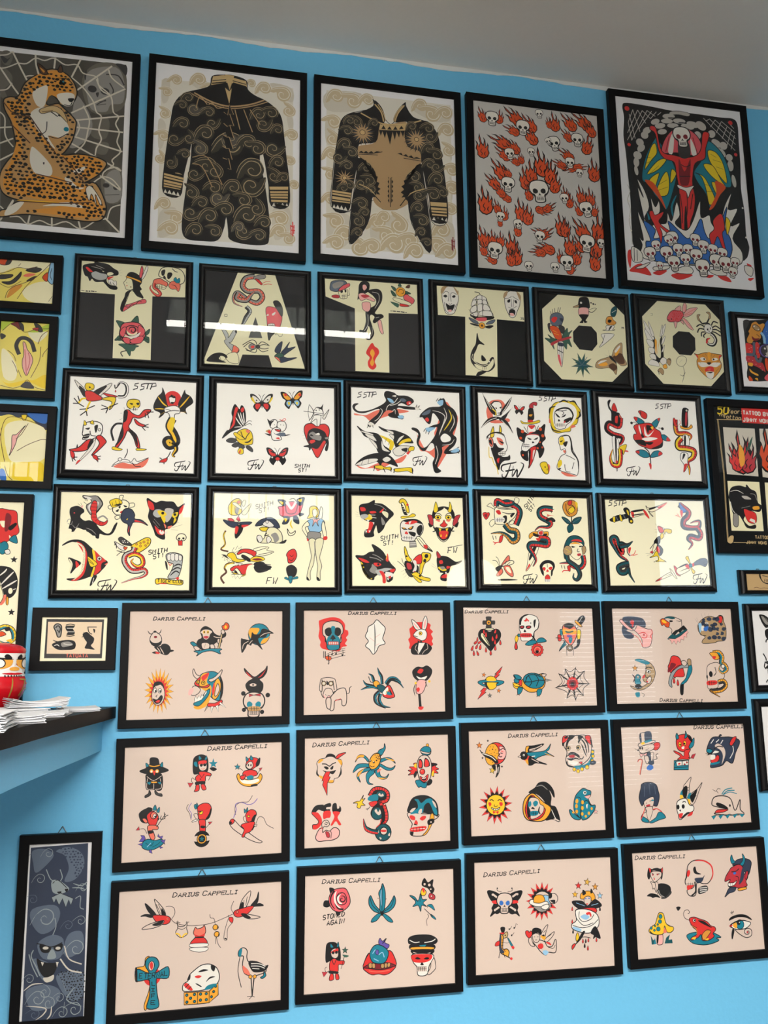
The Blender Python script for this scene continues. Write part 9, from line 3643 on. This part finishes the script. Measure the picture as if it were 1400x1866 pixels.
(-373.1, -669.5, 209.6, 481.9, 159.5, 434.0, -0.09, 'flat', 2, 'snow', 'tall narrow framed dark grey dragon and demon print below the counter', 'pictures around the counter', '''p a -152,417 139,426 155,-447 -148,-435
f A -144,399 -80,407 -34,372 -85,310 -122,290 -135,334
f A -24,393 40,412 108,376 123,309 82,246 27,238 46,302 21,369
f A 63,-27 128,-20 137,-101 69,-144 40,-105
f A -127,108 -21,123 14,78 -14,5 -78,-17 -129,44
f A -91,-64 -23,-26 37,-52 26,-140 -60,-139
f A -113,-136 -15,-174 -33,-246 -65,-233
f A 19,-219 137,-217 143,-343 79,-348 22,-271
f A -136,-290 -42,-266 34,-303 6,-373 -99,-385
S 16.5 5.5 a -3,409 62,411 114,364 123,298 82,246 73,312 21,369
S 14.9 4.8 k 19,-213 143,-217 149,-354 79,-353 54,-284
m curl -121 371 82 33 A
m curl -68 385 66 2.9 B
m curl -104 257 70 3.2 B
m curl -71 62 124 3.7 B
m curl -82 63 70 194 A
m curl 93 -98 108 4 B
m curl 114 39 65 24 B
m curl -86 -330 100 4.6 B
m curl -22 -350 79 65 B
m curl -129 -233 63 4.4 B
m curl 103 -391 90 35 B
m curl 40 -407 79 4.8 B
m curl 50 17 65 3.8 A
m curl -41 -297 74 95 B
m curl -93 -401 68 35 A
m curl 25 -333 63 14.6 B
m curl -131 161 59 43 A
m curl 117 201 60 3.3 B
f B -38,242 -6,246 39,216 52,194 9,175 -30,188
l 3.7 k -32,231 -6,246 40,205
f k -8,186 14,188 9,175
f k 30,198 49,199 41,183
P 2.9 B -34,161 -21,133 -12,154 6,121 21,152 40,108 54,145 66,117 76,149 9,180
l 4.4 B -68,303 -44,253 -16,241
l 4.4 B 2,299 15,261 6,240
t 5.9 B 72,225 116,211 146,232
t 5.9 B 67,203 106,201 139,188
l 3.7 B 87,148 113,158 113,104 133,92
l 4.3 B -18,-27 -4,15 -12,58
f k -80,-70 -26,-84 -30,-110 -67,-107
f k -10,-85 33,-72 29,-104 2,-107
e e -50 -88 14.9 7.5 -4
e e 12 -93 12.8 7.5 -4
f B -25,-100 -9,-101 4,-139 -39,-141
l 5 k -96,-63 -64,-71 -20,-85 32,-67
f k -92,-137 -59,-155 -5,-164 16,-161 -2,-217 -39,-235 -73,-201
p e -70,-154 -61,-176 -54,-158
p e 5,-160 12,-187 19,-161
f e -55,-234 -28,-231 -2,-222 -6,-248 -38,-256
l 5 B -110,-94 -119,-125 -90,-179 -71,-222
l 5 B -131,-113 -111,-172 -82,-226
l 7.2 e 26,-146 72,-202 137,-222
l 5.8 e 44,-84 69,-149 135,-180
t 6.4 e -147,-289 -106,-261 -53,-260
t 6.3 e -132,-362 -36,-380 -45,-410 -80,-433
t 6.4 e -5,-372 -8,-413 -28,-437
t 6.4 B 58,-357 56,-419
t 5.8 B 108,-288 68,-347 145,-385
t 5.7 B 42,-252 61,-305'''),
(-365.9, 89.7, 227.0, 173.0, 174.6, 121.4, -0.29, 'flat', 0, 'ivory', 'small framed card with an ear drawing just above the counter', 'pictures around the counter', '''p d -152,110 156,109 154,-108 -153,-106
p f -143,95 146,94 143,-84 -141,-81
F 6.2 s -111,67 -95,84 -72,73 -70,38 -74,13 -88,12 -98,38
l 6.2 k -102,61 -89,73 -76,56 -83,32
l 4.7 k -93,50 -81,38
f k -46,72 -1,72 -9,56 1,38 -4,23 -41,23 -36,38 -47,53
z 3.1 w -42,59 -3,59
z 3.1 w -41,39 -2,39
l 4.7 k -48,76 -24,82 1,76
l 4.7 k -43,17 -21,15 2,19
f k -116,-32 -89,-15 -45,-6 -5,-9 10,-27 3,-56 -42,-61 -87,-58
t 6.2 k -112,-6 -89,-16 -67,-12
f s -66,-21 -27,-15 -4,-32 -32,-41 -60,-44
t 4.6 w -105,-38 -88,-32 -76,-41
l 3.1 w -55,-26 -32,-32 -10,-32
t 4.7 k 2,-32 13,-35
f k 44,26 66,38 89,20 107,3 103,-21 92,-38 113,-59 82,-56 59,-50 69,-21 57,-3
l 4.7 k 70,68 77,38 95,26
z 3.9 k 69,66 118,66
f k 99,56 111,50 106,32
t 4.7 k 39,9 55,20 49,38
x 3.7 R 18.3 0.3 -37 -101 TATUATA'''),
]
for i, (cx, cz, w, h, iw, ih, deg, style, hook, paper, label, group, ops) in enumerate(PICS):
    framed(i, cx, cz, w, h, iw, ih, deg, style, hook, paper, label, ops, group)
# ------------------------------------------------------------------ counter, doll and leaflets
TOP = CAM_Z - 0.098
black_top = mat('black_laminate', (12,11,11), .45, .06, bump=.03)
EDGE = [(-.247, 2.5735), (-.265, 2.36), (-.292, 2.10), (-.318, 1.84), (-.334, 1.62), (-.365, 1.42), (-.44, 1.26), (-.60, 1.15), (-.85, 1.10), (-1.3, 1.10), (-1.3, 2.5735)]
def slab(name, P, z0, z1, m, parent):
    n = len(P); V = [(x, y, z0) for x, y in P] + [(x, y, z1) for x, y in P]
    Fc = [tuple(range(n))[::-1], tuple(range(n, 2*n))] + [(i, (i+1) % n, n+(i+1) % n, n+i) for i in range(n)]
    return mesh_obj(name, V, Fc, m, parent)
def inset(P, d):
    return [(x-d if x > -1.2 else x, y+(d if y < 1.5 else 0)) for x, y in P]
sm = cat(EDGE[:9], False, 6) + EDGE[9:]
cn = empty('counter', (0, 0, TOP), 'curved black topped counter with sky blue apron at left', 'counter')
slab('countertop', sm, -.031, 0, black_top, cn)
slab('apron', inset(sm, .034), -.118, -.031, blue, cn)
# post under the counter, outside the frame
for y in (1.3, 2.4): boxes('leg', [(-1.25, -1.15, y, y+.1, -TOP, -.118)], FRM2, cn)
dr = mat('glossy_red_lacquer', (206,22,34), .25, .6); dw = mat('doll_face_white', (240,234,228), .4, .4); dgold = mat('gold_paint', (168,138,62), .4, .5)
dor = mat('doll_face_orange', (240,170,70), .5, .3)
D = empty('daruma_doll', (-.548, 2.43, TOP), 'round red daruma doll with white blank eyes on the counter', 'doll'); D.rotation_euler = (0, 0, math.radians(54))
prof = [(.0, 0), (.042, .0), (.052, .006), (.064, .02), (.077, .038), (.085, .056), (.0862, .07), (.083, .082), (.0805, .088), (.080, .105), (.0795, .125), (.079, .142), (.0795, .147), (.081, .151), (.080, .158), (.070, .166), (.045, .173), (.0, .176)]
def rad(z):
    for (a, b), (c, d) in zip(prof, prof[1:]):
        if b <= z <= d and d > b: return a+(c-a)*(z-b)/(d-b)
    return .05
body = lathe('body', [(max(r, .0004), z) for r, z in prof], dr, D, 48)
def patch(name, pts, m, parent, lift, hole=None):
    # painted patch on the doll: pts are (angle in degrees from the front, height in mm); filled as a fan on the curved body
    P = cat(pts, True, 5); ca = sum(p[0] for p in P)/len(P); cz = sum(p[1] for p in P)/len(P); V, Fc = [], []; n = len(P)
    for k in (0, .25, .5, .75, 1):
        for a, z in P:
            aa = math.radians(ca+(a-ca)*k-90); zz = (cz+(z-cz)*k)/1000; r = rad(zz)+lift
            V.append((r*math.cos(aa), r*math.sin(aa), zz))
    for k in range(4):
        for j in range(n): Fc.append((k*n+j, k*n+(j+1) % n, k*n+n+(j+1) % n, k*n+n+j))
    return mesh_obj(name, V, Fc, m, parent, smooth=True)
ik = ink('k')
patch('face', [(-78,146), (-40,146), (0,146), (40,146), (78,146), (84,118), (72,92), (35,88), (0,88), (-35,88), (-72,92), (-84,118)], dw, D, .0008)
for s in (-1, 1):
    patch('eye_shadow', [(s*4,128), (s*20,134), (s*40,134), (s*56,124), (s*50,110), (s*30,106), (s*10,112)], dor, D, .0012)
    e = patch('eye', [(s*18,120), (s*22,130), (s*32,132.5), (s*42,129), (s*45,120), (s*41,111), (s*32,108), (s*22,111)], ik, D, .0016)
    patch('eyeball', [(s*20,120), (s*24,128.5), (s*32,130.8), (s*40,128), (s*43,120), (s*39.5,112.5), (s*32,109.6), (s*23.5,112.5)], dw, e, .002)
    patch('eyebrow', [(s*6,134), (s*12,142), (s*18,143), (s*21,137), (s*16,131), (s*9,130)], ik, D, .0016)
    patch('eyebrow', [(s*2,131), (s*22,133.5), (s*46,140), (s*66,144), (s*44,136), (s*20,130)], ik, D, .0018)
    for k in range(4): patch('whisker', [(s*(30+k*10),97-k*1.2), (s*(44+k*10),104-k), (s*(60+k*7),112-k*5), (s*(50+k*10),101-k*2), (s*(38+k*10),94-k)], ik, D, .0016)
patch('nose', [(-9,103), (-11,108), (-5,111), (0,112), (5,111), (11,108), (9,103), (0,102)], dor, D, .0025)
patch('mouth', [(-24,95), (-8,97), (0,96), (8,97), (24,95), (12,92), (0,91.5), (-12,92)], dr, D, .0016)
for k in range(7): patch('beard', [(-20+k*6,90), (-19+k*6,87), (-17.5+k*6,85), (-17+k*6,88), (-17.5+k*6,91)], ik, D, .0016)
for a, pts in ((0, [(-6,80),(-4,80),(-5,40),(-8,38)]), (0, [(14,82),(40,80),(40,77),(14,79)]), (0, [(25,76),(28,76),(20,40),(16,42)]), (0, [(34,72),(54,70),(54,67),(34,69)]), (0, [(42,66),(45,66),(48,30),(44,30)]), (0, [(30,58),(58,56),(58,53),(30,55)]), (0, [(34,44),(52,40),(50,37),(34,41)])):
    patch('gold_brush_stroke', pts, dgold, D, .0012)
# leaflets
paper_m = mat('leaflet_paper', (232,232,234), .55, .3, bump=.02); grey_m = mat('leaflet_grey_print', (168,172,182), .6, .2)
def leaflet(x, y, z, w, d, n, rot, label, curl=0.0, name='leaflet_stack', catg='leaflets', t=.0011):
    o = empty(name, (x, y, TOP+z), label, catg, 'leaflets on the counter'); o.rotation_euler = (0, 0, math.radians(rot)); rnd = random.Random(int(x*-999))
    for k in range(n):
        V, Fc = [], []; dx, dy, ra = rnd.uniform(-.004, .004), rnd.uniform(-.004, .004), math.radians(rnd.uniform(-4, 4)); m = 6
        for i in range(m+1):
            u = i/m-.5; zc = curl*(u*2)**2*(k+1)/n + k*t*1.35
            for v in (-.5, .5):
                X, Y = u*w, v*d; X, Y = X*math.cos(ra)-Y*math.sin(ra)+dx, X*math.sin(ra)+Y*math.cos(ra)+dy
                V += [(X, Y, zc), (X, Y, zc+t)]
        for i in range(m):
            a = i*4; b = a+4; Fc += [(a+1, b+1, b+3, a+3), (a, a+2, b+2, b), (a, b, b+1, a+1), (a+2, a+3, b+3, b+2)]
        Fc += [(0, 1, 3, 2), (m*4, m*4+2, m*4+3, m*4+1)]
        sh = mesh_obj('sheet', V, Fc, paper_m, o)
        if k == n-1:
            V2 = [(x0*.8, y0*.7, z0+.0006+t) for x0, y0, z0 in ((-.3*w, -.4*d, n*t*1.35+curl*.4), (.1*w, -.4*d, n*t*1.35+curl*.1), (.1*w, -.1*d, n*t*1.35+curl*.1), (-.3*w, -.1*d, n*t*1.35+curl*.4))]
    return o
leaflet(-.388, 1.66, 0, .095, .21, 20, 6, 'thick stack of white leaflets at the left end of the counter edge')
leaflet(-.375, 1.90, 0, .10, .20, 9, 12, 'low fan of white leaflets behind the thick leaflet stack', .004)
leaflet(-.45, 2.20, 0, .09, .16, 10, 50, 'messy leaflet pile in front of the daruma doll')
leaflet(-.40, 2.25, .016, .13, .12, 8, 20, 'curled white leaflets lying on top of the messy pile', .010)
leaflet(-.352, 2.12, 0, .085, .17, 6, 4, 'flat white leaflets along the middle of the counter edge', .003)
leaflet(-.318, 2.36, 0, .085, .17, 5, 14, 'thin white leaflets nearest the wall at the counter tip', .002)
cs = empty('card_stand', (-.508, 2.2, TOP), 'small clear acrylic card stand in front of the daruma doll', 'card stand')
clear = mat('clear_acrylic', (225,230,235), .1, .5)
boxes('stand', [(-.03, .0, -.002, .002, 0, .05), (-.03, .0, -.03, .03, 0, .003)], clear, cs)
